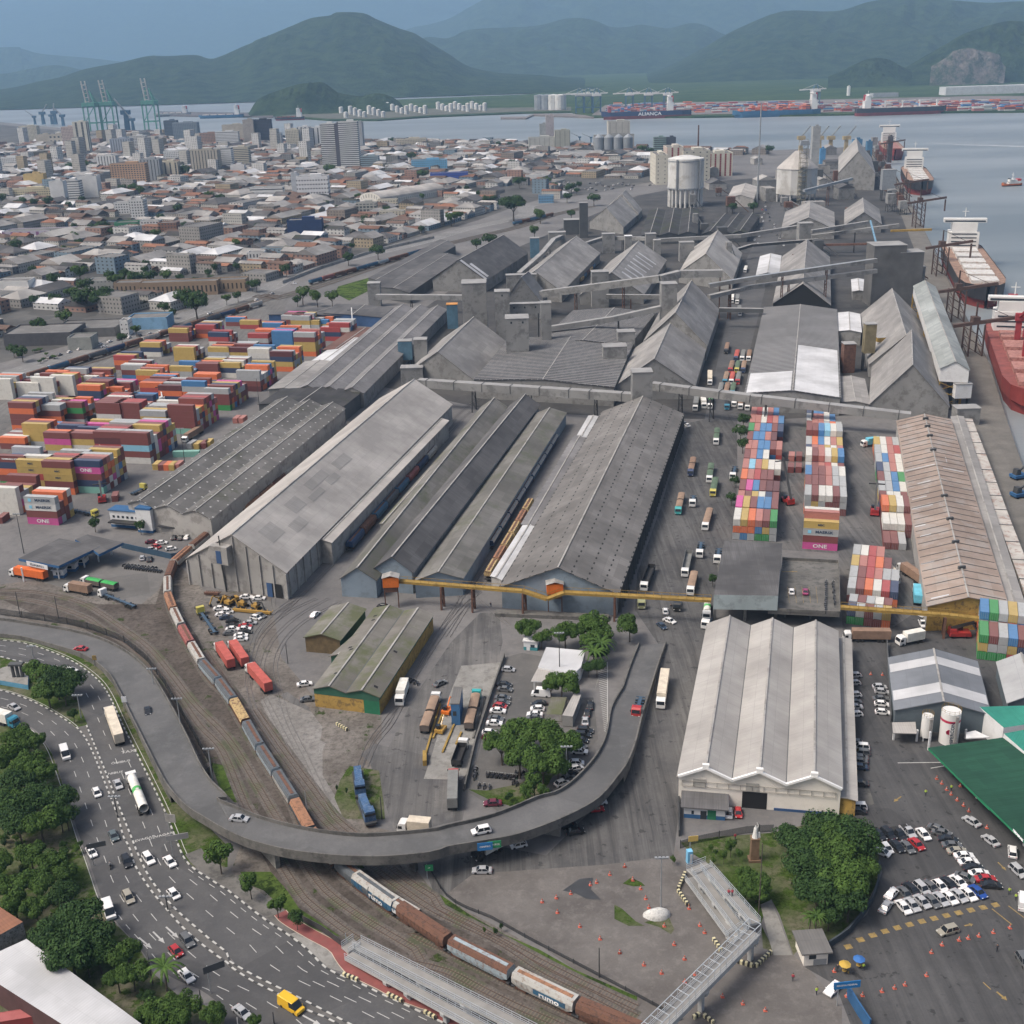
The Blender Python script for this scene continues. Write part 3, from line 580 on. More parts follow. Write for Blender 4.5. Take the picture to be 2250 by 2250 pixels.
# solid retaining walls where the ramp is low
for P_ in (A_,B_):
 for i0,i1 in ((0,75),(75,149)):
  q = MB()
  for i in range(i0,i1):
   if P_[i].z < 4.3: a,b_ = P_[i],P_[i+1]; q.face([(a.x,a.y,-.1),(b_.x,b_.y,-.1),(b_.x,b_.y,b_.z-1.4),(a.x,a.y,a.z-1.4)])
  q.build('retaining_wall',CONCD,op)
for (t,x,y,wd) in (('T',440,560,5),('T',1815,720,1.6),('U',70,725,1.6),('U',1250,390,6),('O',1780,1640+60,2)):
 a = at(t,x,y); j = min(range(150),key=lambda k: (Vector(((A_[k].x+B_[k].x)/2,(A_[k].y+B_[k].y)/2,0))-a).length); mid = (A_[j]+B_[j])/2; d = A_[j]-B_[j]; r = atan2(d.y,d.x)
 q = MB(); L = d.length*.62
 q.box(mid.x,mid.y,-.2,L if wd > 3 else 1.6,1.1,mid.z-1.6,r,0)
 q.box(mid.x,mid.y,mid.z-2.6,L*.9,1.3,1.3,r,0,tx=1.15); q.build('pier',CONC,op)
# ================================================================ warehouses and sheds
R_DUST = ROOF('dusty_sheet',(.36,.35,.34),(.27,.262,.258),streak=.3)
R_LIGHT = ROOF('pale_sheet',(.50,.475,.45),(.44,.42,.40),streak=.18)
R_LIGHT2 = ROOF('pale_sheet_plain',(.45,.435,.415),(.41,.395,.38),streak=.2)
R_PATCH = ROOF('patched_sheet',(.40,.385,.37),(.36,.35,.335),streak=.3)
R_DARK = ROOF('sooty_sheet',(.15,.148,.152),(.095,.094,.098),streak=.5)
R_DARKV = ROOF('vented_sheet',(.24,.232,.225),(.165,.158,.152),streak=.3,vent=(4.2,5.5,1.5,.55))
R_GREYV = ROOF('grey_vented_sheet',(.25,.245,.25),(.20,.198,.205),streak=.25,vent=(5.0,4.5,.5,.7),vcol=(.09,.09,.09))
R_SKY = ROOF('skylit_sheet',(.20,.195,.19),(.13,.127,.122),streak=.35,vent=(6.5,4.2,.8,.7),vcol=(.45,.45,.45),moss=(.07,.075,.05),mossat=.55)
R_MOSS = ROOF('mossy_sheet',(.22,.215,.205),(.15,.148,.135),streak=.35,moss=(.10,.11,.075),mossat=.52)
R_MOSS2 = ROOF('green_mossy_sheet',(.24,.23,.21),(.17,.16,.14),streak=.35,moss=(.10,.115,.05),mossat=.46)
R_BROWN = ROOF('brown_sheet',(.42,.34,.29),(.33,.255,.215),streak=.3,stain=(.33,.32,.31),stainamt=.5)
R_BLACK = ROOF('black_sheet',(.075,.074,.078),(.045,.045,.048),streak=.4,moss=(.045,.052,.03),mossat=.5)
R_STRIPE = ROOF('striped_sooty_sheet',(.13,.13,.135),(.06,.06,.065),sheet=(1.0,2.6),streak=.55,vent=(3.2,200,.5,200),vcol=(.40,.40,.40))
R_WHITE = ROOF('white_sheet',(.66,.67,.69),(.60,.61,.63),streak=.12,line=.85)
R_GREEN = ROOF('green_sheet',(.026,.095,.06),(.02,.07,.048),streak=.5,line=.9)
R_TEAL = ROOF('teal_sheet',(.05,.29,.22),(.04,.25,.20),streak=.25)
R_RED = ROOF('rusty_sheet',(.22,.12,.10),(.16,.10,.085),streak=.3)
W_GREY = M('grey_wall',(.25,.25,.245),.9,.2,.08,dirt=(.12,.115,.11),dirtamt=.6)
W_PALE = M('pale_wall',(.36,.35,.335),.9,.2,.08,dirt=(.18,.17,.16),dirtamt=.6)
W_BLUE = M('blue_grey_wall',(.22,.28,.34),.8,.15,.1,dirt=(.15,.18,.2),dirtamt=.5)
W_NAVY = M('navy_wall',(.035,.085,.20),.7,.2,.2)
W_WHITE = M('cream_white_wall',(.80,.76,.69),.8,.08,.08,dirt=(.55,.52,.46),dirtamt=.35)
W_PURE = M('white_wall',(.70,.71,.72),.8,.08,.1,dirt=(.5,.5,.5),dirtamt=.4)
W_DARK = M('dark_wall',(.09,.095,.10),.85,.25,.1)
W_OCHRE = M('ochre_wall',(.42,.27,.07),.85,.25,.25,dirt=(.16,.11,.05),dirtamt=.8)
W_GREEN = M('green_wall',(.03,.11,.07),.8,.2,.2)
DARKIN = M('dark_opening',(.012,.012,.013),.9,.1)
GLASS = M('window_glass',(.04,.055,.07),.15,.2)
GALV = M('galvanised_steel',(.36,.38,.40),.5,.15,.5,metal=.3); RUST = M('rust_steel',(.13,.065,.045),.8,.35,.6); DSTEEL = M('dark_steel',(.05,.052,.055),.6,.3,.5)
def eave_h(t,x,y,gy):             # height of an eave seen at (x,y) whose wall foot is seen at row gy of the same tile
 px,py = n(t,x,y); gr = n(t,x,gy)[1]; lo,hi = 0,60
 for _ in range(40):
  m_ = (lo+hi)/2; p = g(px,py,m_); r = pr((p.x,p.y,0))[1]
  if r < gr: lo = m_
  else: hi = m_
 return (lo+hi)/2
def shed(name,label,FL,FR,back,side='R',ze=7,gy=None,ridge=None,rise=3,bays=1,roof=None,wall=None,front=None,over=.5,cat='warehouse',group=None,patches=(),skew=.5,th=.15,doors=()):
 """FL, FR: eave corners of the near gable; back: far eave corner on `side`; ridge: row of the near apex (same tile as FL)"""
 if gy is not None: ze = eave_h(*FL,gy)
 a = at(*FL,ze); b_ = at(*FR,ze); c = at(*back,ze); D = (c-b_) if side == 'R' else (c-a); Wv = b_-a; a0 = a; Wb = Wv/bays
 if ridge is not None: mid = a+Wb*skew; rise = max(.6,zat(Vector((mid.x,mid.y,0)),n(FL[0],0,ridge)[1])-ze)
 base = (a+b_+D*.0)/2; T_ = thing(name,label,cat,((a.x+b_.x+D.x)/2,(a.y+b_.y+D.y)/2,0),0,group)
 up = Vector((0,0,1)); Dn = D.normalized(); Wn = Wv.normalized()
 q = MB(); gnd = lambda p: Vector((p.x,p.y,-.1))
 q.face([gnd(a+D),gnd(a),a,a+D]); q.face([gnd(b_),gnd(b_+D),b_+D,b_])
 for e,s_ in ((Vector((0,0,0)),1),(D,-1)):
  for i in range(bays):
   l = a+Wb*i+e; r = a+Wb*(i+1)+e; tp = l+Wb*skew+up*rise; f = [gnd(l),gnd(r),r,tp,l]; q.face(f if s_ > 0 else f[::-1],1 if s_ > 0 else 0)
 q.build('wall',[wall or W_GREY,front or wall or W_GREY],T_)
 q = MB(); o1 = -Dn*over; o2 = D+Dn*over
 for i in range(bays):
  l = a+Wb*i; r = a+Wb*(i+1); tp = l+Wb*skew+up*rise; slo = up*(-rise*over/(Wb.length*skew)); l2 = l-(Wn*over-slo if i == 0 else Vector()); sr = up*(-rise*over/(Wb.length*(1-skew))); r2 = r+(Wn*over+sr if i == bays-1 else Vector())
  h = up*.12
  q.face([l2+o2+h,l2+o1+h,tp+o1+h,tp+o2+h][0:4]); q.face([r2+o1+h,r2+o2+h,tp+o2+h,tp+o1+h])
  q.face([l2+o1,tp+o1,tp+o1+h*2.2,l2+o1+h*2.2]); q.face([tp+o1,r2+o1,r2+o1+h*2.2,tp+o1+h*2.2])
 for s0,s1 in ((a-Wn*over,0),(b_+Wn*over,0)): pass
 q.build('roof',roof or R_DUST,T_)
 q = MB()
 for i in range(bays):
  tp = a+Wb*(i+skew)+up*(rise+.1); q.beam(tp+o1,tp+o2,.5,.2)
  if i: v_ = a+Wb*i; q.beam(v_+o1+up*.05,v_+o2+up*.05,.35,.12,1)
 q.build('ridge_cap',[W_PALE,W_DARK],T_)
 for (s_,u0,u1,v0,v1,mt) in patches:      # replaced sheets: slope side, along (0..1), up (0..1)
  bi = int(s_[1:]) if len(s_) > 1 else 0; l = a+Wb*bi; r = l+Wb; tp = l+Wb*skew+up*rise; lo_ = l if s_[0] == 'L' else r
  f = lambda u,v: lo_+(tp-lo_)*v+D*u+up*.2
  P_ = [f(u0,v0),f(u1,v0),f(u1,v1),f(u0,v1)]; q = MB(); q.face(P_ if s_[0] == 'R' else P_[::-1]); q.build('roof_panel',mt,T_)
 for (u0,u1,h,mt) in doors:                 # openings in the near gable
  q = MB(); p0 = a+Wv*u0; p1 = a+Wv*u1; p0.z = p1.z = 0; nn = Vector((Wn.y,-Wn.x,0)); q.face([p0+nn*.05,p1+nn*.05,p1+nn*.05+up*h,p0+nn*.05+up*h]); q.build('door',mt,T_)
 T_['_'] = 0; del T_['_']; T_d[name+label] = (a,Wv,D,ze,rise,T_); return T_
T_d = {}
SH = {}
SH['tri'] = shed('warehouse','cream walled warehouse with three grey gables beside the small park',('Q',548,1560),('Q',1925,1668),('Q',797,275),'L',ze=7.6,ridge=1490,bays=3,roof=R_LIGHT2,wall=W_WHITE,doors=((.40,.555,4.6,DARKIN),))
SH['big'] = shed('storage_hall','largest pale grey storage hall with steep roof, left of the rail sheds',('I',1322,1372),('J',250,1472),('J',1425,285),'R',ze=10,ridge=1205,roof=R_LIGHT,wall=W_PALE,patches=(('R',.05,.1,.45,.75,R_PATCH),('R',.12,.17,.3,.5,R_PATCH),('R',.17,.22,.55,.8,R_PATCH),('R',.24,.3,.5,.62,R_PATCH),('R',.27,.36,.66,.84,R_PATCH),('R',.33,.38,.5,.64,R_PATCH),('R',.40,.47,.6,.8,R_PATCH)))
a,Wv,D,ze,rise,T_ = T_d['storage_hall'+'largest pale grey storage hall with steep roof, left of the rail sheds']
Wn = Wv.normalized(); nn = Vector((Wn.y,-Wn.x,0)); up = Vector((0,0,1))
for i in range(9):
 f_ = i/8; p = a+Wv*f_+nn*.2; q = MB(); q.box(p.x,p.y,0,.5,.5,ze+rise*(1-abs(2*f_-1))-.8,atan2(Wv.y,Wv.x)); q.build('pilaster',W_PALE,T_)
for i in range(9): p = a+Wv+D*(i*.031+.01)+Wn*.2; q = MB(); q.box(p.x,p.y,0,.45,.5,ze-.5,atan2(Wv.y,Wv.x)); q.build('pilaster',W_PALE,T_)
for f0,f1,h0,h1,mt_ in ((.80,.95,0,5.2,DARKIN),(.0,.0,0,0,None)):
 if mt_: q = MB(); p0,p1 = a+Wv*f0+nn*.3,a+Wv*f1+nn*.3; p0.z = p1.z = 0; q.face([p0,p1,p1+up*h1,p0+up*h1]); q.build('door',mt_,T_); q = MB(); q.face([p0+nn*.1,p0+(p1-p0)*.35+nn*.1,p0+(p1-p0)*.35+nn*.1+up*h1,p0+nn*.1+up*h1]); q.build('blue_door_leaf',M('navy_wall',1),T_)
p = a+Wv*.40+nn*1.6; q = MB(); q.box(p.x,p.y,ze+1.0,7,3.4,6.5,atan2(Wv.y,Wv.x)); q.build('hoist_house',W_PALE,T_); q = MB(); q.box(p.x+nn.x*1.75,p.y+nn.y*1.75,ze+1.4,2,.1,4.6,atan2(Wv.y,Wv.x)); q.build('hoist_door',M('navy_wall',1),T_); q = MB(); q.beam(p+up*(ze-4),p+nn*.2+up*(ze+1),.3,.3); q.beam((p.x,p.y,0),p+nn*1.2+up*(ze-3),.4,.4); q.build('hoist_strut',DSTEEL,T_)
a,Wv,D,ze,rise,T_ = T_d['warehouse'+'cream walled warehouse with three grey gables beside the small park']; Wn = Wv.normalized(); nn = Vector((Wn.y,-Wn.x,0))
TRIM = M('white_trim',(.85,.85,.84),.7,.05); q = MB()
for i in range(3): l,r_ = a+Wv*(i/3),a+Wv*((i+1)/3); tp = (l+r_)/2+up*rise; q.beam(l+nn*.55-up*.1,tp+nn*.55-up*.1,.6,.55); q.beam(tp+nn*.55-up*.1,r_+nn*.55-up*.1,.6,.55); q.box(tp.x+nn.x*.4,tp.y+nn.y*.4,ze+rise-.2,1.6,.8,1.3,atan2(Wv.y,Wv.x))
q.build('gable_trim',TRIM,T_); q = MB()
for z in (4.9,6.3): q.beam(a+Wv*.02+nn*.25+up*(z-ze),a+Wv*.97+nn*.25+up*(z-ze),.1,.1)
for i in range(14): p = a+Wv*(.02+.95*i/13)+nn*.25+up*(4.9-ze); q.beam(p,p+up*1.4,.1,.1)
q.build('cable_rail',M('rail_grey',(.30,.28,.25),.8),T_)
for f_ in (.13,.46): q = MB(); p = a+Wv*f_+nn*.12; q.box(p.x,p.y,4.9,3,.12,2.2,atan2(Wv.y,Wv.x)); q.build('louvre',M('louvre_grey',(.42,.41,.38),.8),T_)
q = MB(); q.beam(Vector((a.x,a.y,0))+Wv*.6+nn*.12,Vector((a.x,a.y,0))+Wv*.97+nn*.12,.1,.7); q.build('blue_skirting',M('navy_wall',1),T_)
shed('lean_to_shed','lower pale aisle along the right side of the largest hall',('J',462,1245),('J',572,1262),('J',1400,400),'R',gy=1400,rise=.6,roof=R_LIGHT,wall=W_PALE,skew=.5)
shed('warehouse','three-bay skylit warehouse between the west container yard and the pale hall',('I',905,985),('I',1490,1095),('J',668,315),'R',gy=1150,rise=2.4,bays=3,roof=R_SKY,wall=W_PALE)
shed('warehouse','dark low cross shed joining the two three-bay warehouses',('J',60,285),('J',655,300),('J',795,190),'R',ze=8,rise=1.6,roof=R_BLACK,wall=W_DARK)
shed('warehouse','far three-bay warehouse with white dotted roof beside the conveyor towers',('J',330,178),('J',800,205),('F',1390,1062),'R',ze=8,rise=2.6,bays=3,roof=R_GREYV,wall=W_GREY)
shed('lean_to_shed','grey lean-to with white stripes beside the far three-bay warehouse',('J',130,178),('J',345,178),('F',590,1430),'R',ze=6,rise=.7,roof=R_DUST,wall=W_GREY)
shed('lean_to_shed','small white roofed lean-to behind the west container stacks',('F',440,1425),('F',610,1430),('F',830,1270),'R',ze=6,rise=.6,roof=R_WHITE,wall=W_GREY)
shed('lean_to_shed','rusty red roofed lean-to behind the west container stacks',('F',510,1350),('F',700,1345),('F',905,1195),'R',ze=6,rise=.6,roof=R_RED,wall=W_GREY)
shed('shed','dark open shed beside the rail line behind the container yard',('F',130,1100),('F',700,1110),('F',860,1060),'R',ze=6,rise=.8,roof=R_DARK,wall=W_NAVY)
shed('shed','blue fronted canopy with the reach stacker parked beneath',('F',520,1090),('F',930,1120),('F',1010,1050),'R',ze=7,rise=.5,roof=R_DARK,wall=W_NAVY)
shed('warehouse','mossy left gable of the blue fronted trio of rail sheds',('J',640,1515),('J',888,1525),('J',1812,300),'R',ze=6.8,ridge=1440,roof=R_MOSS,wall=W_BLUE)
shed('warehouse','raised middle gable of the blue fronted trio of rail sheds',('J',880,1440),('J',1143,1462),('K',268,285),'R',ze=8.6,ridge=1360,roof=R_DARK,wall=W_PALE,front=W_BLUE,over=.8)
shed('warehouse','low right gable of the blue fronted trio of rail sheds',('J',1165,1535),('J',1500,1515),('K',462,345),'R',ze=6.3,ridge=1470,roof=R_MOSS,wall=W_BLUE)
SH['dark'] = shed('warehouse','long dark roofed warehouse with blue gable beside the truck avenue',('J',1778,1570),('K',822,1618),('K',1285,352),'R',ze=8,ridge=1435,roof=R_DARKV,wall=W_GREY,front=W_BLUE,over=.9)
# ribs along the avenue side of the dark warehouse
a,Wv,D,ze,rise,T_ = T_d['warehouse'+'long dark roofed warehouse with blue gable beside the truck avenue']
for i in range(46):
 p = a+Wv+D*((i+.5)/46); q = MB(); r = atan2(Wv.y,Wv.x); q.box(p.x+.7,p.y,0,1.3,.45,ze-.4,r,tx=.35); q.build('buttress',W_DARK,T_)
shed('lean_to_shed','low white roofed platform canopy at the near end of the dotted siding roof',('J',1705,1500),('J',1775,1525),('K',235,1150),'R',ze=4.5,rise=.3,roof=R_WHITE,wall=W_PALE)
shed('lean_to_shed','dotted grey platform canopy along the dark warehouse',('K',150,1135),('K',245,1145),('K',600,515),'R',ze=4.5,rise=.3,roof=R_GREYV,wall=W_GREY)
shed('lean_to_shed','low white roofed platform canopy at the far end of the dotted siding roof',('K',540,515),('K',602,518),('K',685,370),'R',ze=4.5,rise=.3,roof=R_WHITE,wall=W_GREY)
shed('lean_to_shed','mossy loading canopy over the wagons left of the rail sheds',('J',918,1130),('J',955,1140),('J',1500,515),'R',ze=5.2,rise=.4,roof=R_MOSS2,wall=W_GREY)
shed('warehouse','broad sooty striped roof in front of the grain halls',('F',1585,1560),('K',800,165),('G',935,1300),'R',ze=10,rise=2.2,roof=R_STRIPE,wall=W_GREY)
shed('warehouse','farther sooty striped roof under the slanting conveyor',('G',262,1300),('G',905,1318),('G',1095,1082),'R',ze=10,rise=2.4,roof=R_STRIPE,wall=W_GREY)
AF = [('storage_hall','steep dusty grain hall left of the concrete towers',('F',1090,1525),('F',1585,1562),('F',1812,1292),'R',6,1362,R_DUST),
      ('storage_hall','near steep grain hall with dark blotched roof by the avenue',('G',795,1615),('G',1372,1602),('G',1452,1332),'R',7,1412,R_DUST),
      ('storage_hall','second steep grain hall tucked behind the near one by the avenue',('G',1010,1290),('G',1458,1318),('G',1545,1062),'R',9,1085,R_DUST),
      ('storage_hall','bare grey grain hall beyond the high conveyor gallery',('G',1262,800),('G',1640,852),('G',1706,662),'R',8,668,R_LIGHT2),
      ('storage_hall','grain hall with bright white replacement strips on its roof',('G',560,960),('G',1012,955),('G',1172,712),'R',7,800,R_DUST),
      ('storage_hall','plain dusty grain hall right of the curved conveyor',('G',60,905),('G',432,935),('G',702,662),'R',8,792,R_DUST),
      ('storage_hall','grain hall with white streaked gable near the town railway',('F',1290,850),('F',1665,855),('G',192,662),'R',9,712,R_DARK),
      ('storage_hall','small steep hall at the far end near the round silo',('G',745,345),('G',975,385),('G',1000,352),'R',8,245,R_DUST),
      ('storage_hall','small low hall with pale gable near the black chimney',('G',630,440),('G',868,480),('G',990,372),'R',7,342,R_DUST),
      ('storage_hall','little steep hall squeezed before the square concrete tower',('F',1790,1015),('G',280,1005),('G',330,960),'R',12,835,R_DUST)]
for nm,lb,a,b_,c,sd_,ze,rr,rf in AF:
 pt = ()
 if 'replacement' in lb: pt = [('R',.12+.1*i,.145+.1*i,.35-.03*i,.8,R_WHITE) for i in range(7)]+[('R',.2,.24,.1,.3,R_WHITE),('R',.3,.33,.05,.3,R_WHITE)]
 if 'streaked gable' in lb: pt = (('R',.005,.04,.02,.95,R_WHITE),('R',.06,.1,.05,.7,R_WHITE))
 shed(nm,lb,a,b_,c,sd_,ze=ze,ridge=rr,roof=rf,wall=W_GREY,patches=pt,cat='storage hall')
shed('warehouse','long dark low shed beside the town railway',('F',905,905),('F',1125,945),('F',1500,692),'R',ze=8,rise=1.5,roof=R_DARK,wall=W_DARK)
shed('warehouse','narrow dark shed with black ridge along the town railway',('F',835,840),('F',945,905),('F',1452,612),'R',ze=8,rise=2,roof=R_DARK,wall=W_DARK)
shed('warehouse','black three-bay roof at the foot of the round silo',('G',990,545),('G',1392,530),('G',1402,352),'R',ze=8,rise=2.5,bays=3,roof=R_BLACK,wall=W_DARK)
shed('warehouse','mossy black three-bay roof beside the far avenue',('G',1425,530),('G',1745,525),('G',1832,395),'R',ze=8,rise=2.5,bays=3,roof=R_BLACK,wall=W_DARK)
HQ = [('storage_hall','wide grey hall facing the camera beyond the long conveyors',('H',218,492),('H',592,495),('H',586,372),'R',9,412,R_DUST),
      ('storage_hall','grey hall with a bright corner beside the wide hall',('H',662,468),('H',925,460),('H',905,350),'R',8,375,R_DUST),
      ('storage_hall','tall pointed hall with black open gable beside the silo tower',('H',158,1020),('H',562,1032),('H',556,690),'R',8,880,R_DUST),
      ('storage_hall','rear steep hall half hidden behind the front quay hall',('H',838,1450),('H',1322,1470),('H',780,1092),'L',7,1245,R_DUST),
      ('storage_hall','front steep quay hall with blank grey gable above the brown shed',('L',838,285),('L',1400,300),('H',862,1462),'L',6,5,R_DUST)]
for nm,lb,a,b_,c,sd_,ze,rr,rf in HQ:
 shed(nm,lb,a,b_,c,sd_,ze=ze,ridge=rr,roof=rf,wall=W_GREY,cat='storage hall',front=DARKIN if 'black open' in lb else W_GREY)
shed('warehouse','small white roofed shed on the avenue behind the conveyors',('H',38,822),('H',195,818),('H',212,682),'R',ze=8,rise=2,roof=R_WHITE,wall=W_GREY)
shed('warehouse','wide two-tone warehouse roof, sooty behind and white in front',('L',-40,205),('L',632,238),('H',604,1062),'R',ze=9,rise=2.5,roof=ROOF('sooty_lined_sheet',(.15,.15,.155),(.09,.09,.095),sheet=(3,30),streak=.55,vent=(2.9,200,.8,200),vcol=(.33,.33,.33)),wall=W_GREY,patches=(('R',.0,.46,.02,.96,R_WHITE),('L',.0,.18,.02,.96,R_WHITE)))
shed('shed','small low grey roof between the two-tone warehouse and the quay hall',('L',640,268),('L',840,285),('L',800,105),'R',ze=6,rise=1,roof=R_DUST,wall=W_GREY)
shed('shed','small pale roof behind the red framed elevator',('H',620,1215),('H',780,1225),('H',768,1095),'R',ze=8,rise=1,roof=R_WHITE,wall=W_GREY)
shed('shed','pair of tiny white roofs beside the silo tower',('H',720,935),('H',812,935),('H',800,850),'R',ze=6,rise=.8,roof=R_WHITE,wall=W_GREY)
SH['brown'] = shed('warehouse','long brown roofed quay warehouse with white skylight strips',('L',1252,1712),('L',1812,1700),('L',1035,402),'L',ze=8.5,ridge=1648,roof=R_BROWN,wall=W_PALE,front=W_OCHRE,skew=.5,
 patches=tuple(('L',u,u+.004,v0,v1,R_WHITE) for u,v0,v1 in ((.02,.1,.55),(.16,.0,.35),(.28,.1,.4),(.33,0,.3),(.42,.0,.62),(.47,.05,.5),(.55,.3,.7),(.64,0,.95)))+(('R',.62,.625,.1,.8,R_WHITE),('R',.66,.7,.6,.62,R_WHITE)))
a,Wv,D,ze,rise,T_ = T_d['warehouse'+'long brown roofed quay warehouse with white skylight strips']
for i in range(34): # raised seams
 u = (i+.5)/34; q = MB(); tp = a+Wv*.5+Vector((0,0,rise+.2)); q.beam(a+D*u+Vector((0,0,.15)),tp+D*u,.22,.12); q.beam(tp+D*u,a+Wv+D*u+Vector((0,0,.15)),.22,.12); q.build('roof_seam',W_DARK,T_)
for u in (.11,.22,.33,.45,.73,.83,.90,.96):
 tp = a+Wv*.5+D*u; q = MB(); q.box(tp.x,tp.y,ze+rise,2.4,.8,1.0,.2,0); q.build('roof_ventilator',W_DARK,T_)
shed('lean_to_shed','low grey aisle along the quay side of the brown warehouse',('L',1812,1712),('L',1935,1712),('L',1500,372),'R',ze=7,rise=.3,roof=R_DUST,wall=W_PALE)
# tent hall with two white bands
SH['tent'] = shed('storage_tent','grey tent hall with two white bands behind the two round tanks',('R',842,1002),('R',1640,1040),('R',790,565),'L',gy=1175,ridge=928,roof=ROOF('tent_sheet',(.24,.26,.29),(.21,.23,.26),streak=.15,sheet=(2,8)),wall=M('tent_wall',(.11,.14,.16),.8,.2),cat='tent hall',
     patches=tuple((s,u0,u1,-.02,1,R_WHITE) for s in 'LR' for u0,u1 in ((.16,.34),(.70,.86))))
shed('storage_tent','pale ribbed tent hall at the right edge behind the teal roofs',('R',1800,940),('R',2200,960),('R',1710,600),'L',ze=5,rise=3,roof=ROOF('tent_sheet_b',(.42,.43,.44),(.38,.39,.40),sheet=(3,9),streak=.1),wall=M('tent_wall',1),cat='tent hall')
shed('lean_to_shed','narrow pale side aisle of the cream warehouse',('Q',1905,1740),('R',505,1770),('R',455,410),'R',ze=4.5,rise=.2,roof=R_LIGHT2,wall=W_OCHRE)
# mossy derelict sheds by the sidings
SH['old'] = shed('derelict_shed','mossy twin gabled shed with ochre and green walls and roof holes',('N',925,822),('N',1478,892),('O',195,195),'R',gy=975,rise=1.5,bays=2,roof=R_MOSS2,wall=W_OCHRE,cat='old shed')
a,Wv,D,ze,rise,T_ = T_d['derelict_shed'+'mossy twin gabled shed with ochre and green walls and roof holes']
q = MB(); o = Vector((Wv.y,-Wv.x,0)).normalized()*.06; up = Vector((0,0,1))
for s0,s1,z0,z1,mt in ((0,1,ze-1.6,ze,0),(.76,1,0,ze-1.6,1)):
 l = a+Wv*s0+o; r = a+Wv*s1+o; l.z = r.z = 0; q.face([l+up*z0,r+up*z0,r+up*z1,l+up*z1],mt)
for i in range(2): l = a+Wv*(i/2)+o; r = a+Wv*((i+1)/2)+o; q.face([l,r,(l+r)/2+up*rise],0)
rr = Vector((Wv.x,Wv.y,0)).normalized()*.06; l = a+Wv+rr; r = a+Wv+D+rr; q.face([l-up*1.2,r-up*1.2,r,l],0); q.build('green_cladding',[W_GREEN,M('bright_green_gate',(.02,.16,.08))],T_)
for (u,v,s_,bi) in ((.06,.3,'R',1),(.45,.5,'R',1),(.13,.7,'L',0),(.42,.5,'L',0),(.45,.3,'L',0),(.80,.5,'L',0),(.86,.4,'L',0)):
 Wb = Wv/2; l_ = a+Wb*bi; tp = l_+Wb*.5+up*rise; lo_ = l_ if s_ == 'L' else l_+Wb; f = lambda uu,vv: lo_+(tp-lo_)*vv+D*uu+up*.17
 P_ = [f(u,v),f(u+.02,v+.02),f(u+.022,v+.26),f(u+.003,v+.24)]; q = MB(); q.face(P_ if s_ == 'R' else P_[::-1]); q.build('roof_hole',DARKIN,T_)
shed('derelict_shed','small mossy gabled shed with brown shutters left of the twin shed',('N',850,385),('N',1145,410),('N',1360,150),'R',gy=510,ridge=358,roof=R_MOSS2,wall=W_GREEN,front=M('brown_shutter',(.14,.10,.05),.9,.3,.5),cat='old shed')
shed('derelict_shed','broken mossy roof between the small and the twin derelict sheds',('N',1070,545),('N',1215,560),('N',1625,195),'R',ze=4.5,rise=.9,roof=R_MOSS2,wall=W_GREEN,cat='old shed')
# orange drive houses and the yellow gantry conveyor
ORANGE = M('orange_paint',(.72,.17,.02),.6,.1,.3,dirt=(.4,.12,.03),dirtamt=.4); OCHS = M('ochre_steel',(.32,.21,.05),.8,.35,.4)
def orange_house(t,x,y,gy,w_,lab):
 z = 11.0; p = at(t,x,y,z); T_ = thing('drive_house',lab,'drive house',(p.x,p.y,0)); q = MB(); q.box(p.x,p.y,z-3.4,w_,3.4,3.4,.03); q.build('cabin',ORANGE,T_)
 q = MB(); q.face([(p.x-w_/2-.3,p.y-2,z),(p.x,p.y-2,z+.9),(p.x,p.y+2,z+.9),(p.x-w_/2-.3,p.y+2,z)][::-1][::-1]); q.face([(p.x,p.y-2,z+.9),(p.x+w_/2+.3,p.y-2,z),(p.x+w_/2+.3,p.y+2,z),(p.x,p.y+2,z+.9)]); q.build('roof',W_PALE,T_)
 q = MB(); q.box(p.x,p.y,z-5.2,w_*.75,2.8,1.8,.03); q.build('hopper',RUST,T_)
 for sx in (-1,1): q = MB(); q.box(p.x+sx*w_*.42,p.y-1,0,.35,.35,z-3.4); q.build('leg',RUST,T_)
orange_house('J',992,1500,1690,5.2,'orange gabled drive house in front of the rail shed trio')
orange_house('K',382,1545,1700,5.2,'orange gabled drive house in front of the long dark warehouse')
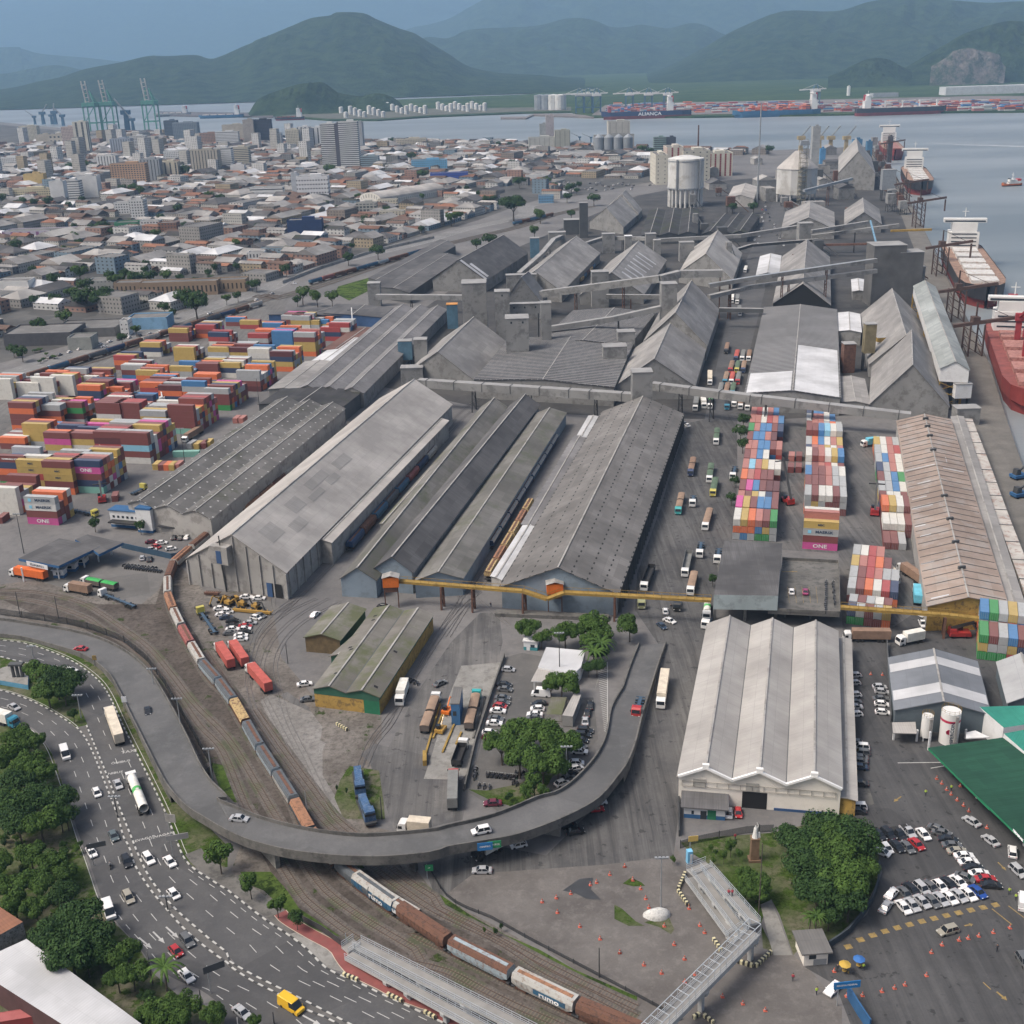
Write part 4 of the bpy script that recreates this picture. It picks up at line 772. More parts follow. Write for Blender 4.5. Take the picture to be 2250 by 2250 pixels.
def gantry(name,label,P_,w_=2.2,mat=None,mroof=None,h=1.2,legs=(),cat='conveyor',legm=None,legw=.5,rail=False,closed=False):
 """elevated belt gallery along photo points (t,x,y,z)"""
 W_ = [at(*k) for k in P_]; T_ = thing(name,label,cat,(W_[0].x,W_[0].y,0))
 for a,b_ in zip(W_[:-1],W_[1:]):
  q = MB(); q.beam(a-up*h,b_-up*h,w_,h,0,1); q.build('gallery',[mat or W_GREY,mroof or mat or W_GREY],T_)
  L = (b_-a).length; k = max(1,int(L/5)); d = (b_-a)/k; s_ = Vector((-d.y,d.x,0)).normalized()
  if rail:
   for sg in (1,-1):
    q = MB(); q.beam(a+s_*sg*w_/2,b_+s_*sg*w_/2,.08,.1); q.beam(a+s_*sg*w_/2+up,b_+s_*sg*w_/2+up,.08,.1)
    for i in range(k*2+1): q.beam(a+d*i/2+s_*sg*w_/2,a+d*i/2+s_*sg*w_/2+up*1.1,.1,.1)
    q.build('railing',mat,T_)
  if closed:
   for i in range(1,k,3): q = MB(); p = a+d*i; q.beam(p-up*(h+.05)-d.normalized()*.2,p-up*(h+.05)+d.normalized()*.2,w_+.25,h+.25); q.build('rib',W_DARK,T_)
 for (si,t_) in legs:
  a,b_ = W_[si],W_[si+1]; p = a.lerp(b_,t_); d = (b_-a); s_ = Vector((-d.y,d.x,0)).normalized(); zt = p.z-h
  q = MB()
  for sg in (1,-1): q.beam(Vector((p.x,p.y,0))+s_*sg*(w_*.6),Vector((p.x,p.y,zt))+s_*sg*w_*.4,legw,legw)
  kz = max(2,int(zt/4))
  for i in range(kz):
   z0,z1 = zt*i/kz,zt*(i+1)/kz; q.beam(Vector((p.x,p.y,z0))+s_*w_*.55,Vector((p.x,p.y,z1))-s_*w_*.5,legw*.4,legw*.4); q.beam(Vector((p.x,p.y,z1))+s_*w_*.5,Vector((p.x,p.y,z1-.1))-s_*w_*.5,legw*.4,legw*.4)
  q.build('trestle',legm or RUST,T_)
 return T_
gantry('belt_gantry','ochre railed belt gantry running past the blue gables to the slab building',[('J',1050,1530,8.8),('J',1932,1600,8.8),('K',330,1655,7.2),('K',450,1610,8.8),('K',1490,1665,8.8)],2.0,OCHS,h=.7,rail=True,legs=((0,.35),(0,.6),(1,.02),(3,.35)),legw=.6)
gantry('belt_gantry','ochre railed belt gantry from the slab building to the quay',[('L',635,1715,7.5),('L',1400,1770,7.5),('L',1660,1800,7.0)],2.0,OCHS,h=.7,rail=True,legs=((0,.97),),legw=.7)
# concrete galleries between the halls
GC = M('dusty_concrete',(.27,.27,.265),.9,.2,.06,dirt=(.13,.13,.13),dirtamt=.7); GR = M('gallery_roof',(.30,.30,.30),.9,.2,.1)
gantry('conveyor_gallery','long ribbed gallery in front of the striped roofs, left of its hub',[('J',1190,105,15),('K',560,180,15),('K',940,205,15)],4.5,GC,GR,4,((0,.35),(0,.7),(1,.3)),closed=True,legm=DSTEEL)
gantry('conveyor_gallery','long ribbed gallery sloping down from the hub to the brown warehouse',[('K',1070,128,16),('L',0,215,15),('L',1130,345,11)],4.5,GC,GR,3.6,((0,.3),(0,.62),(1,.1),(1,.4)),closed=True,legm=DSTEEL)
gantry('conveyor_gallery','high thick gallery ending in a square head above the grain halls',[('G',285,930,17),('G',1130,820,30),('G',1270,785,32),('G',1570,782,32)],5,GC,GR,4.5,((0,.3),(0,.7),(2,.95)),legm=RUST)
gantry('conveyor_gallery','slanting gallery across the farther striped roof',[('G',350,1180,14),('G',800,1110,19),('G',1135,1035,24)],3.6,GC,GR,3.2,((1,.1),),legm=DSTEEL)
gantry('conveyor_gallery','level gallery below the high thick gallery',[('G',748,955,14),('G',1135,958,14)],3,GC,GR,3,((0,.45),))
gantry('conveyor_gallery','pale upper gallery rising from the avenue to the silo tower',[('G',1475,880,24),('H',0,830,27),('H',890,700,34)],3.4,GC,GALV,2.6,((0,.5),(1,.25),(1,.6)),legm=RUST)
gantry('conveyor_gallery','dark lower gallery rising from the avenue to the silo tower',[('G',1475,960,18),('H',0,890,21),('H',890,775,27)],3.4,GC,GR,2.6,((0,.5),(1,.3)),legm=RUST)
gantry('conveyor_gallery','low dark gallery crossing the truck avenue',[('G',1545,1050,13),('G',1860,1055,13)],3,W_DARK,GR,2.6)
gantry('conveyor_gallery','low grey gallery from the far corner shed to the concrete towers',[('F',890,955,13),('F',1510,960,13)],4,GC,GR,3.5,((0,.4),),legm=DSTEEL)
gantry('conveyor_gallery','curved rising gallery on many short posts left of the plain grain hall',[('G',130,800,8),('G',290,660,14),('G',375,560,18),('G',430,535,18)],4,GC,GR,3,((0,.3),(0,.7),(1,.5)),legm=DSTEEL)
gantry('conveyor_gallery','far cross gallery over the black chimney yard',[('G',560,600,12),('G',730,545,14),('G',1000,548,15),('G',1130,560,15),('G',1700,530,17),('H',370,460,22)],3.5,GC,GR,3,((1,.5),(3,.4)),legm=DSTEEL)
gantry('conveyor_gallery','sloping far gallery from the wide hall to the quay',[('H',430,535,16),('H',1050,455,24)],3.2,GC,GR,2.6,((0,.5),),legm=DSTEEL)
gantry('conveyor_gallery','middle far gallery past the bright cornered hall',[('H',430,500,22),('H',830,435,26)],3.2,GC,GR,2.6)
gantry('conveyor_gallery','dark far gallery low over the avenue',[('G',1640,640,10),('H',0,600,12),('H',480,560,14)],3,DSTEEL,GR,2.2)
gantry('conveyor_gallery','brown pipe gallery behind the pointed hall',[('H',480,600,10),('H',900,590,12)],3,RUST,RUST,1.6)
gantry('conveyor_gallery','ochre ship loader boom over the nearest white superstructure',[('H',990,500,26),('H',1280,490,27)],3,OCHS,OCHS,1.5)
gantry('conveyor_gallery','pale gallery in front of the tower silo',[('H',375,215,22),('H',715,130,26)],3,GALV,GALV,2.6,((0,.5),))
gantry('conveyor_gallery','blue pipe rising to the silo tower',[('H',845,430,30),('H',900,640,24)],1.2,M('sky_blue_steel',(.16,.3,.42)),None,1)
gantry('conveyor_gallery','short yellowish bridge between the elevator and the rear quay hall',[('H',890,1260,16),('H',1110,1250,16)],3,OCHS,GR,2.4)
# quay gallery house on lattice legs
gal = shed('quay_gallery','long elevated pale gallery house on lattice legs along the quay',('H',1342,1480),('H',1545,1490),('H',1152,895),'L',ze=19,ridge=1432,roof=ROOF('gallery_sheet',(.42,.45,.45),(.30,.33,.32),streak=.4),wall=W_PURE,cat='gallery house')
for c in list(gal.children):
 if c.name.startswith('wall'):
  for v in c.data.vertices:
   if v.co.z < 1: v.co.z = 12.5
a,Wv,D,ze,rise,T_ = T_d['quay_gallery'+'long elevated pale gallery house on lattice legs along the quay']
for u in (0,.25,.5,.75,1):
 q = MB(); p0 = a+D*u; p1 = p0+Wv*.8
 for p in (p0,p1,p0+D.normalized()*5,p1+D.normalized()*5): q.beam((p.x,p.y,0),(p.x,p.y,12.4),.5,.5)
 for z in (0,4,8): q.beam((p0.x,p0.y,z),(p1.x,p1.y,z+4),.25,.25); q.beam((p1.x,p1.y,z),(p0.x,p0.y,z+4),.25,.25)
 q.build('lattice_leg',OCHS,T_)
# concrete towers: top front edge seen at (t,x,y) with height h
def tower(label,t,x,y,h,w_,d_,mat=None,z0=0,rot=0,name='conveyor_tower',cap=True,win=0,cat='tower',roofm=None):
 p = at(t,x,y,h); T_ = thing(name,label,cat,(p.x,p.y+d_/2,0)); q = MB(); q.box(p.x,p.y+d_/2,z0,w_,d_,h-z0,rot); q.build('shaft',mat or GC,T_)
 if cap: q = MB(); q.box(p.x,p.y+d_/2,h,w_+.5,d_+.5,.35,rot); q.build('roof',roofm or GR,T_)
 for i in range(win): q = MB(); q.box(p.x-w_/2+w_*(i+.5)/win,p.y-.03,h-2.6,.9,.12,1.1,rot); q.build('window',GLASS,T_)
 if z0 > 1:
  for sx in (-1,1):
   q = MB(); q.box(p.x+sx*w_*.42,p.y+d_/2,0,.6,d_*.8,z0); q.build('leg',DSTEEL,T_)
 return T_
tower('square tower with arched cap standing left of the pointed roofs','F',1580,880,38,15,14,win=0)
tower('slim concrete tower right of the square capped tower','F',1780,940,34,9,9,win=1)
tower('broad blank concrete tower behind the striped roofs','G',115,1130,30,13,12,win=2)
tower('narrow concrete leg tower beside the broad blank tower','G',320,1020,33,6,7)
tower('flat concrete link block between the two middle towers','G',170,1025,24,20,5,z0=18,win=3)
tower('dark ribbed tower carrying the high thick gallery','G',1195,885,37,9.5,9)
tower('square dark block left of the plain grain hall','G',145,820,20,22,6)
tower('squat vent block on the near striped roof edge','G',810,1330,17,13,9)
tower('small rusty vent block on the farther striped roof','G',890,1225,16,10,8)
tower('pale hub tower splitting the long ribbed gallery','K',1005,62,27,9.5,8)
tower('tall black silo tower block beside the pointed hall','H',992,612,41,22,18,mat=M('sooty_concrete',(.13,.13,.13),.9,.3,.08))
tower('lower annex of the black silo tower','H',1145,660,36,16,14,mat=M('sooty_concrete',1))
tower('grey rendered annex in front of the black silo tower','H',1150,765,24,17,10)
tower('ochre bucket elevator with red head in front of the quay halls','H',855,1170,26,6,5,mat=M('ochre_elevator',(.20,.17,.10),.8,.3,.2),z0=10)
tower('rusty dust collector below the ochre elevator','H',705,1310,16,6.5,6,mat=RUST)
tower('blue machine tower beside the far three-bay warehouse','F',1090,1290,15,8,6,mat=M('blue_steel',(.10,.2,.28)),z0=4)
tower('grey square tower beside the blue machine tower','F',1200,1280,17,7.5,7)
tower('blue framed machine under an orange roof near the capped tower','F',1425,1030,16,7,6,mat=M('blue_steel',1),roofm=M('orange_roof',(.6,.28,.08)))
tower('white silver box tower on legs among the far conveyors','H',985,75,34,15,9,mat=GALV,z0=12)
tower('dark block on the far conveyors over the wide hall','H',395,455,25,12,10)
tower('small square head house on the far cross gallery','G',765,530,17,11,8)
tower('white capped little turret on the far cross gallery','G',905,545,20,6,6,roofm=W_PURE)
tower('pale cube on the far cross gallery','G',1065,530,19,9,8)
tower('narrow pale block beside the pale cube','G',1110,575,15,6,8)
tower('grey block at the start of the middle grain hall','G',1320,590,16,12,8)
tower('leaning hooded block left of the plain grain hall','G',400,520,20,15,9)
tower('concrete block under the high gallery','G',705,800,25,12,9)
tower('black chimney like dust tower near the far town','G',588,310,33,8,7,mat=W_DARK)
tower('dark machine house at the chimney foot','G',520,430,14,20,12,mat=W_DARK)
tower('blue striped tower block left of the curved gallery','G',240,560,17,8,7,mat=M('blue_steel',1))
tower('squat concrete corner tower at the end of the far shed','F',870,880,17,9,8)
tower('white little loading house hanging from the quay gallery','L',1510,145,12,8,4,mat=W_PURE,z0=5)
tower('grey transformer house at the quay end of the brown warehouse','L',1545,318,8,11,7)
tower('grey hopper house at the head of the pale hall','J',1140,30,12,12,7)
# ================================================================ containers
CCOL = dict(b=((.21,.055,.05),'brown red'),r=((.42,.05,.05),'red'),o=((.72,.15,.03),'orange'),y=((.52,.36,.08),'mustard yellow'),n=((.03,.055,.13),'navy blue'),
   u=((.04,.20,.45),'blue'),l=((.22,.52,.70),'light blue'),g=((.40,.42,.43),'grey'),w=((.66,.65,.60),'white'),k=((.60,.06,.30),'magenta'),t=((.20,.48,.40),'teal'),
   e=((.03,.28,.07),'green'),p=((.45,.16,.13),'faded red'),d=((.12,.03,.035),'dark maroon'),m=((.40,.42,.43),'silver grey'),M=((.62,.62,.60),'off white'),L=((.22,.52,.70),'sky blue'),h=((.72,.15,.03),'bright orange'),Y=((.52,.36,.08),'yellow'),K=((.60,.06,.30),'pink'),E=((.03,.28,.07),'dark green'),B=((.21,.055,.05),'rust red'))
def cont_mat(k):
 nm = 'container_paint_'+CCOL[k][1].replace(' ','_')
 if nm in MATS: return MATS[nm]
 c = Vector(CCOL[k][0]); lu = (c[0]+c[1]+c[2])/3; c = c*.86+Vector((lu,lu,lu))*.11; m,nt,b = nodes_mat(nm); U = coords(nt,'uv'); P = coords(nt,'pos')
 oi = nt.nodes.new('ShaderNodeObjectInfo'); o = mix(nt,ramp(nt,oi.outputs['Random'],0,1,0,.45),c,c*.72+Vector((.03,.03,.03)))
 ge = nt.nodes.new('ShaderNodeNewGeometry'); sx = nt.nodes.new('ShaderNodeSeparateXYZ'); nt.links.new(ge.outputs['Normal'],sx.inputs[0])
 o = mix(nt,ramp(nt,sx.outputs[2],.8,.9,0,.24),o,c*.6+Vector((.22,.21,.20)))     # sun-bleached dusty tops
 o = mix(nt,ramp(nt,noise(nt,P,.6,4,.7),.5,.72,0,.4),o,c*.45+Vector((.05,.035,.025)))
 s = nt.nodes.new('ShaderNodeSeparateXYZ'); nt.links.new(U,s.inputs[0]); w_ = mathn(nt,'PINGPONG',s.outputs[0],.14)
 bp = nt.nodes.new('ShaderNodeBump'); bp.inputs['Distance'].default_value = .05; bp.inputs['Strength'].default_value = .8; nt.links.new(w_,bp.inputs['Height']); nt.links.new(bp.outputs[0],b.inputs['Normal'])
 nt.links.new(o,b.inputs['Base Color']); b.inputs['Roughness'].default_value = .6; MATS[nm] = m; return m
CL,CW,CH = 12.19,2.44,2.62
TXTC = {'m': ('MAERSK',M('ink_navy',(.02,.05,.10)),1.35),'M': ('MAERSK',MATS['ink_navy'],1.35),'L': ('MAERSK',M('ink_white',(.8,.8,.8)),1.35),'K': ('ONE',MATS['ink_white'],1.9),'k': ('ONE',MATS['ink_white'],1.9),'h': ('Hapag-Lloyd',MATS['ink_navy'],1.2),'Y': ('MSC',MATS['ink_navy'],.95),'y': ('MSC',MATS['ink_navy'],.95),'E': ('EVERGREEN',MATS['ink_white'],1.2),'B': ('HAMBURG SÜD',MATS['ink_white'],.8)}
CP = {}
def cont_proto(L,col):
 key = (L,col)
 if key in CP: return CP[key]
 mt = cont_mat(col); fr = M('container_frame',(.05,.045,.045),.6,.2,.5)
 body = MB(); body.box(0,0,.08,L-.16,CW-.1,CH-.14)
 bm_ = MB()
 for sx in (-1,1):
  for sy in (-1,1): bm_.box(sx*(L/2-.09),sy*(CW/2-.09),0,.18,.18,CH)
 for sy in (-1,1):
  for z in (0,CH-.14): bm_.box(0,sy*(CW/2-.06),z,L-.36,.12,.14)
 door = MB()
 for sy in (-1,1): door.box(-L/2+.03,sy*.56,.16,.05,1.06,CH-.36)
 bars = MB()
 for y in (-.85,-.3,.3,.85): bars.box(-L/2-.02,y,.15,.05,.05,CH-.35)
 CP[key] = (body,bm_,door,bars,mt,fr); return CP[key]
CMESH = {}
def make_container(L,col,name='shipping_container',text=None):
 """prototype parts are built once per colour and length, afterwards only copied"""
 key = (L,col,text)
 if key not in CMESH:
  body,fr_,door,bars,mt,fr = cont_proto(L,col)
  r = bpy.data.objects.new('proto',None)
  C.objects.link(r); A = []
  for nm,b_,m_ in (('body',body,mt),('frame',fr_,mt),('door',door,mt),('lock_bars',bars,GALV)):
   A.append(b_.build(nm,m_,r))
  if text and L > 8:
   s,mk,sz = TXTC[col]
   xo = 1.2 if s == 'MAERSK' else 0
   A.append(letters('lettering',s,sz,mk,(xo,-CW/2-.03,CH/2),(1,0,0),(0,0,1),r,.04,1.25))
   if s == 'MAERSK':
    q = MB(); q.box(-L/2+2.2,-CW/2-.02,CH/2-.6,1.2,.03,1.2); A.append(q.build('star_panel',M('logo_blue',(.25,.6,.8)),r))
  CMESH[key] = (r,A)
 return CMESH[key]
CONT = []     # (pos, rot, L, col, label, group, text, size)
def cont(p,r,col,label,L=CL,group='shipping containers',text=False,name='shipping_container'):
 CONT.append((Vector(p),r,L,col,label,group,text and col in TXTC,name,SC[0]))
SC = [1.0]
def wstack(row,bay,t,xl,yb,cols,depth=3,top=None,L=CL,ang=None):
 """west yard stack: front face towards the camera, left foot at (xl,yb); cols bottom->top"""
 p = at(t,xl,yb); a = YA0 if ang is None else ang; u = Vector((cos(a),sin(a),0)); v = Vector((-sin(a),cos(a),0))
 for d in range(depth+2):
  hh = len(cols) if d == 0 else max(1,len(cols)-rnd.choice((0,0,0,1,1)))
  for z in range(hh):
   c = cols[z] if d == 0 else rnd.choice('bbbbooyynuggmmwrkpyb')
   if d and z < hh-1 and not last(row,bay) and z < hh-2: continue
   q = p+(u*L/2+v*(CW/2+d*(CW+.2)))*SC[0]; q.z = z*CH*SC[0]
   tier = 'bottom' if z == 0 else 'top' if z == hh-1 else ordn(z)+' up'
   ln = 'front line' if d == 0 else ordn(d)+' back line'
   cont(q,a,c,'%s container, %s, %s, %s stack, %s' % (CCOL[c][1],tier,ln,ordn(bay),row),L,'containers of the west yard',d == 0)
LASTS = {}
def last(row,bay): return LASTS.get(row) == bay
d_ = g(121,1153.5)-g(62.9,1150.4); YA0 = atan2(d_.y,d_.x)
WY = [('the nearest west row',[('I',10,872,'EbhnB',4),('I',150,906,'hYrYY',4),('I',330,916,'hbYYb',4),('I',532,908,'tnbKn',5)]),
      ('the second west row',[('I',5,600,'bh',3),('I',180,585,'gYYY',3),('I',332,652,'gYKb',5),('I',500,655,'gMYb',6),('I',690,692,'gwrdb',6),('I',877,700,'MbLbb',7)]),
      ('the third west row',[('I',90,470,'hbbhb',5),('I',275,445,'bhbm',5),('I',430,425,'gdEb',4),('I',693,430,'mMbb',5),('I',830,432,'Kbbb',5),('I',1010,490,'uBYm',6),('I',1208,492,'tbbbb',7)]),
      ('the fourth west row',[('I',565,300,'wnnh',4),('I',715,272,'mwh',4),('I',1000,240,'hrh',5),('I',1130,262,'nhd',5),('I',1300,270,'uhgu',5),('I',1460,325,'Ebbg',6)]),
      ('the fifth west row',[('E',868,1560,'ubm',4),('E',972,1600,'bhY',4),('E',1210,1570,'wmY',4),('E',1395,1550,'dBB',4),('E',1550,1545,'wnY',4),('E',1685,1640,'dBmg',6)]),
      ('the sixth west row',[('E',815,1490,'bhr',3),('E',1000,1395,'wnY',3),('E',1235,1430,'YYY',3),('E',1480,1430,'bmY',4),('E',1615,1432,'nYd',4),('E',1760,1440,'mMw',4),('F',150,1500,'hYnd',4)]),
      ('the seventh west row',[('E',1200,1290,'bbY',3),('E',1390,1265,'obr',3),('E',1480,1320,'wrn',3),('F',-10,1330,'bmr',4),('F',160,1345,'uuuu',4),('F',318,1392,'hYYbm',4)]),
      ('the farthest west row',[('E',1600,1180,'bu',2),('E',1700,1200,'rY',3),('F',90,1220,'bu',3),('F',225,1195,'gbg',3),('F',290,1200,'wYg',3),('F',355,1200,'mY',3),('F',420,1195,'Yu',3),('F',500,1285,'rnr',3),('F',565,1285,'mbwr',3)]),
      ('the stack standing alone',[('I',200,1130,'KbMm',2)]),
      ('the white reefer rows',[('I',-60,250,'wwww',4),('I',240,240,'wwww',4),('I',375,225,'wwww',5),('E',545,1640,'www',5),('I',130,190+50,'www',5),('I',-70,1060,'wwww',4)])]
SC[0] = 1.12
for row,L_ in WY:
 LASTS[row] = len(L_)-1
 for i,s_ in enumerate(L_): wstack(row,i,*s_)
SC[0] = 1.03
def ecol(blk,t0,t1,ncol,tops,hmin=2,hmax=3,wdir=None,L=CL,hs=None,gap=.35):
 """east yard block: container ends face the camera. t0 front-left foot, t1 back-left foot (photo points); tops[bay] = colours of the columns"""
 a = at(*t0); b_ = at(*t1); D = (b_-a); nb = len(tops); D.z = 0; dn = D.normalized(); wn = Vector((dn.y,-dn.x,0)); r = atan2(dn.y,dn.x); pit = D.length/nb
 for i,tp in enumerate(tops):
  for j,c in enumerate(tp):
   if c == '.': continue
   hh = (hs[i] if hs else rnd.randint(hmin,hmax))
   if hs is None and rnd.random() < .2: hh = max(1,hh-1)
   for z in range(hh):
    cc = c if z == hh-1 else rnd.choice('bbbryougnhdge')
    if z < hh-1 and i > 0 and j < len(tp)-1 and not (j == 0):
     if z < hh-2: continue
    q = a+dn*(i*pit+L/2)+wn*(CW/2+j*(CW+.12))*SC[0]; q.z = z*CH*SC[0]
    tier = 'bottom' if z == 0 else 'top' if z == hh-1 else ordn(z)+' up'
    cont(q,r,cc,'%s container, %s, %s column, %s line, %s' % (CCOL[cc][1],tier,ordn(j),ordn(i),blk),min(L,pit-.3),'containers of the east yard')
ecol('the east block along the trees',('K',1640,1240),('K',1775,372),6,['wyopbe','Kybuub','pbywnb','bkubdd','oprbb','plpyww','bpuw','ppuubp','buupd','epuubn','ppwrpu','prwpu'],hs=[3,3,2,2,2,2,2,2,2,2,2,2])
ecol('the middle east block',('L',372,1062),('L',392,372),6,['gbwwbg','bbbpgg','ubbpgw','gbprwb','wbpwYu','nppywp','gouwpY','bbulwg','bppgog','gppwu','nuuw'],hs=[3,3,3,2,3,2,2,3,2,2,2])
ecol('the right hand east block',('L',935,1312),('L',860,590),4,['bbg','wwwb','oYwb','bwwbb','gguw','bguep','ngpwb','gupwl','gwprg','Ywpgb'],hs=[1,2,3,2,2,2,2,2,2,2])
ecol('the block beside the slab building',('L',672,1700),('L',720,1380),5,['gbowrn','gbrpgg','yprob','gwrp'],hs=[2,2,2,2])
ecol('the low block under the gantry',('R',412,312),('R',440,175),5,['ngbgY','gbgwb'],hs=[2,2])
ecol('the tall block at the right edge',('R',1530,588),('R',1525,330),7,['ebgubrbg','uegYgpbb'],hs=[3,4])
# front crosswise stack of the middle block, text facing the camera
a_ = at('L',362,1306); b__ = at('L',596,1322); d_ = b__-a_; rr_ = atan2(d_.y,d_.x); u_ = Vector((cos(rr_),sin(rr_),0)); v_ = Vector((-sin(rr_),cos(rr_),0))
for dd,cs in enumerate(('KbmY','bbbwp','bbbbw')):
 for z,c in enumerate(cs):
  q = a_+u_*CL/2+v_*(CW/2+dd*(CW+.2)); q.z = z*CH*1.04; cont(q,rr_,c,'%s container, %s, %s line, crosswise east stack' % (CCOL[c][1],'bottom' if z == 0 else 'top' if z == len(cs)-1 else ordn(z)+' up',ordn(dd)),CL,'containers of the east yard',dd == 0)
# loose ones lying about
for (t,x,y,x2,y2,c,lb,L) in (('I',1665,420,1750,350,'p','left of the two short red containers on the open paving',6.1),('I',1705,420,1800,345,'p','right of the two short red containers on the open paving',6.1),
 ('I',1340,600,1450,530,'g','grey container lying by the skylit warehouse',6.1),('I',1390,605,1480,530,'Y','yellow end container by the skylit warehouse',6.1),('I',1440,600,1530,500,'b','brown container by the skylit warehouse',6.1),('I',1470,590,1570,490,'Y','mustard container farthest right by the skylit warehouse',6.1),
 ('I',1230,655,1395,650,'t','teal container lying alone beside the skylit roof',12.19),('I',1100,750,1200,660,'Y','yellow container, leftmost of the low line by the light mast',6.1),('I',1140,755,1240,660,'b','brown container, second of the low line by the light mast',6.1),('I',1175,755,1275,665,'o','orange container, third of the low line by the light mast',6.1),('I',1215,755,1310,665,'Y','yellow container, fourth of the low line by the light mast',6.1),('I',1250,750,1350,665,'p','faded red container, last of the low line by the light mast',6.1),
 ('I',815,975,830,930,'b','dark red container standing by the white office front',6.1),('I',0,1130,40,1100,'b','red container at the left edge below the white reefers',6.1),('L',280,770,290,690,'b','orange brown container, left of the parked pair',6.1),('L',285,690,295,610,'p','faded red container, far left of the parked pair',6.1),('L',335,770,340,690,'b','brown container, right of the parked pair',6.1),('L',338,690,345,610,'b','brown container, far right of the parked pair',6.1),
 ('L',1040,960,1000,880,'w','tall white container beside the brown warehouse',6.1),('S',-60,1980,240,1932,'r','big red container behind the white roof corner',12)):
 a = at(t,x,y); b_ = at(t,x2,y2); d = b_-a; d.z = 0; r = atan2(d.y,d.x); cont(a+d.normalized()*L/2,r,c,lb,L,'loose containers',False)
CONT.sort(key=lambda k: (k[0]-Vector((0,0,CAMZ))).length-(45 if k[6] else 0))
rest = {}
for i,(p,r,L,col,lab,grp,tx,nm,sc_) in enumerate(CONT):
 if i < 298:
  pr_,A = make_container(round(L,1) if L < 8 else CL,col,nm,tx)
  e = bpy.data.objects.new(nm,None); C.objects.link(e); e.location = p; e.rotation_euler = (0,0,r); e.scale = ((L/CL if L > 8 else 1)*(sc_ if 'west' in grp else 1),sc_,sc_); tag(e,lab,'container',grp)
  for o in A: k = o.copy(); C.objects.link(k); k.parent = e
 else: rest.setdefault(col,[]).append((p,r,L*(sc_ if 'west' in grp else 1),sc_))
q = MB(); ml = []
for i,(col,L_) in enumerate(rest.items()):
 ml.append(cont_mat(col))
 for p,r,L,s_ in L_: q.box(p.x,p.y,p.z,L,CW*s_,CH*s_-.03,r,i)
if ml: o = struct(q.build('container_stacks',ml),'stuff'); o['label'] = 'farther container stacks of the two yards'
for r,A in CMESH.values():
 for o in A: bpy.data.objects.remove(o)
 bpy.data.objects.remove(r)
# ================================================================ railway wagons
PIV = {}
def paint(name,c,rough=.45,dirt=None,amt=.3): return M(name,c,rough,.08,.4,dirt=dirt,dirtamt=amt)
WC = dict(blue=paint('wagon_blue',(.03,.11,.20),.6,(.10,.09,.08),.5),pale=paint('wagon_pale',(.42,.42,.40),.7,(.22,.15,.11),.6),rust=paint('wagon_rust',(.15,.075,.05),.85,(.06,.04,.035),.7),
          grey=paint('wagon_dark_grey',(.10,.115,.13),.7,(.06,.06,.06),.5),red=paint('wagon_red',(.30,.10,.09),.8,(.15,.08,.07),.6),tan=paint('wagon_orange_rust',(.33,.17,.10),.9,(.12,.07,.05),.7),
          patch=paint('wagon_patchy',(.45,.33,.16),.9,(.14,.07,.05),.9),navy=paint('wagon_navy',(.02,.05,.12),.6,(.05,.05,.05),.4),light=paint('wagon_light_blue',(.33,.40,.44),.7,(.20,.13,.10),.7))
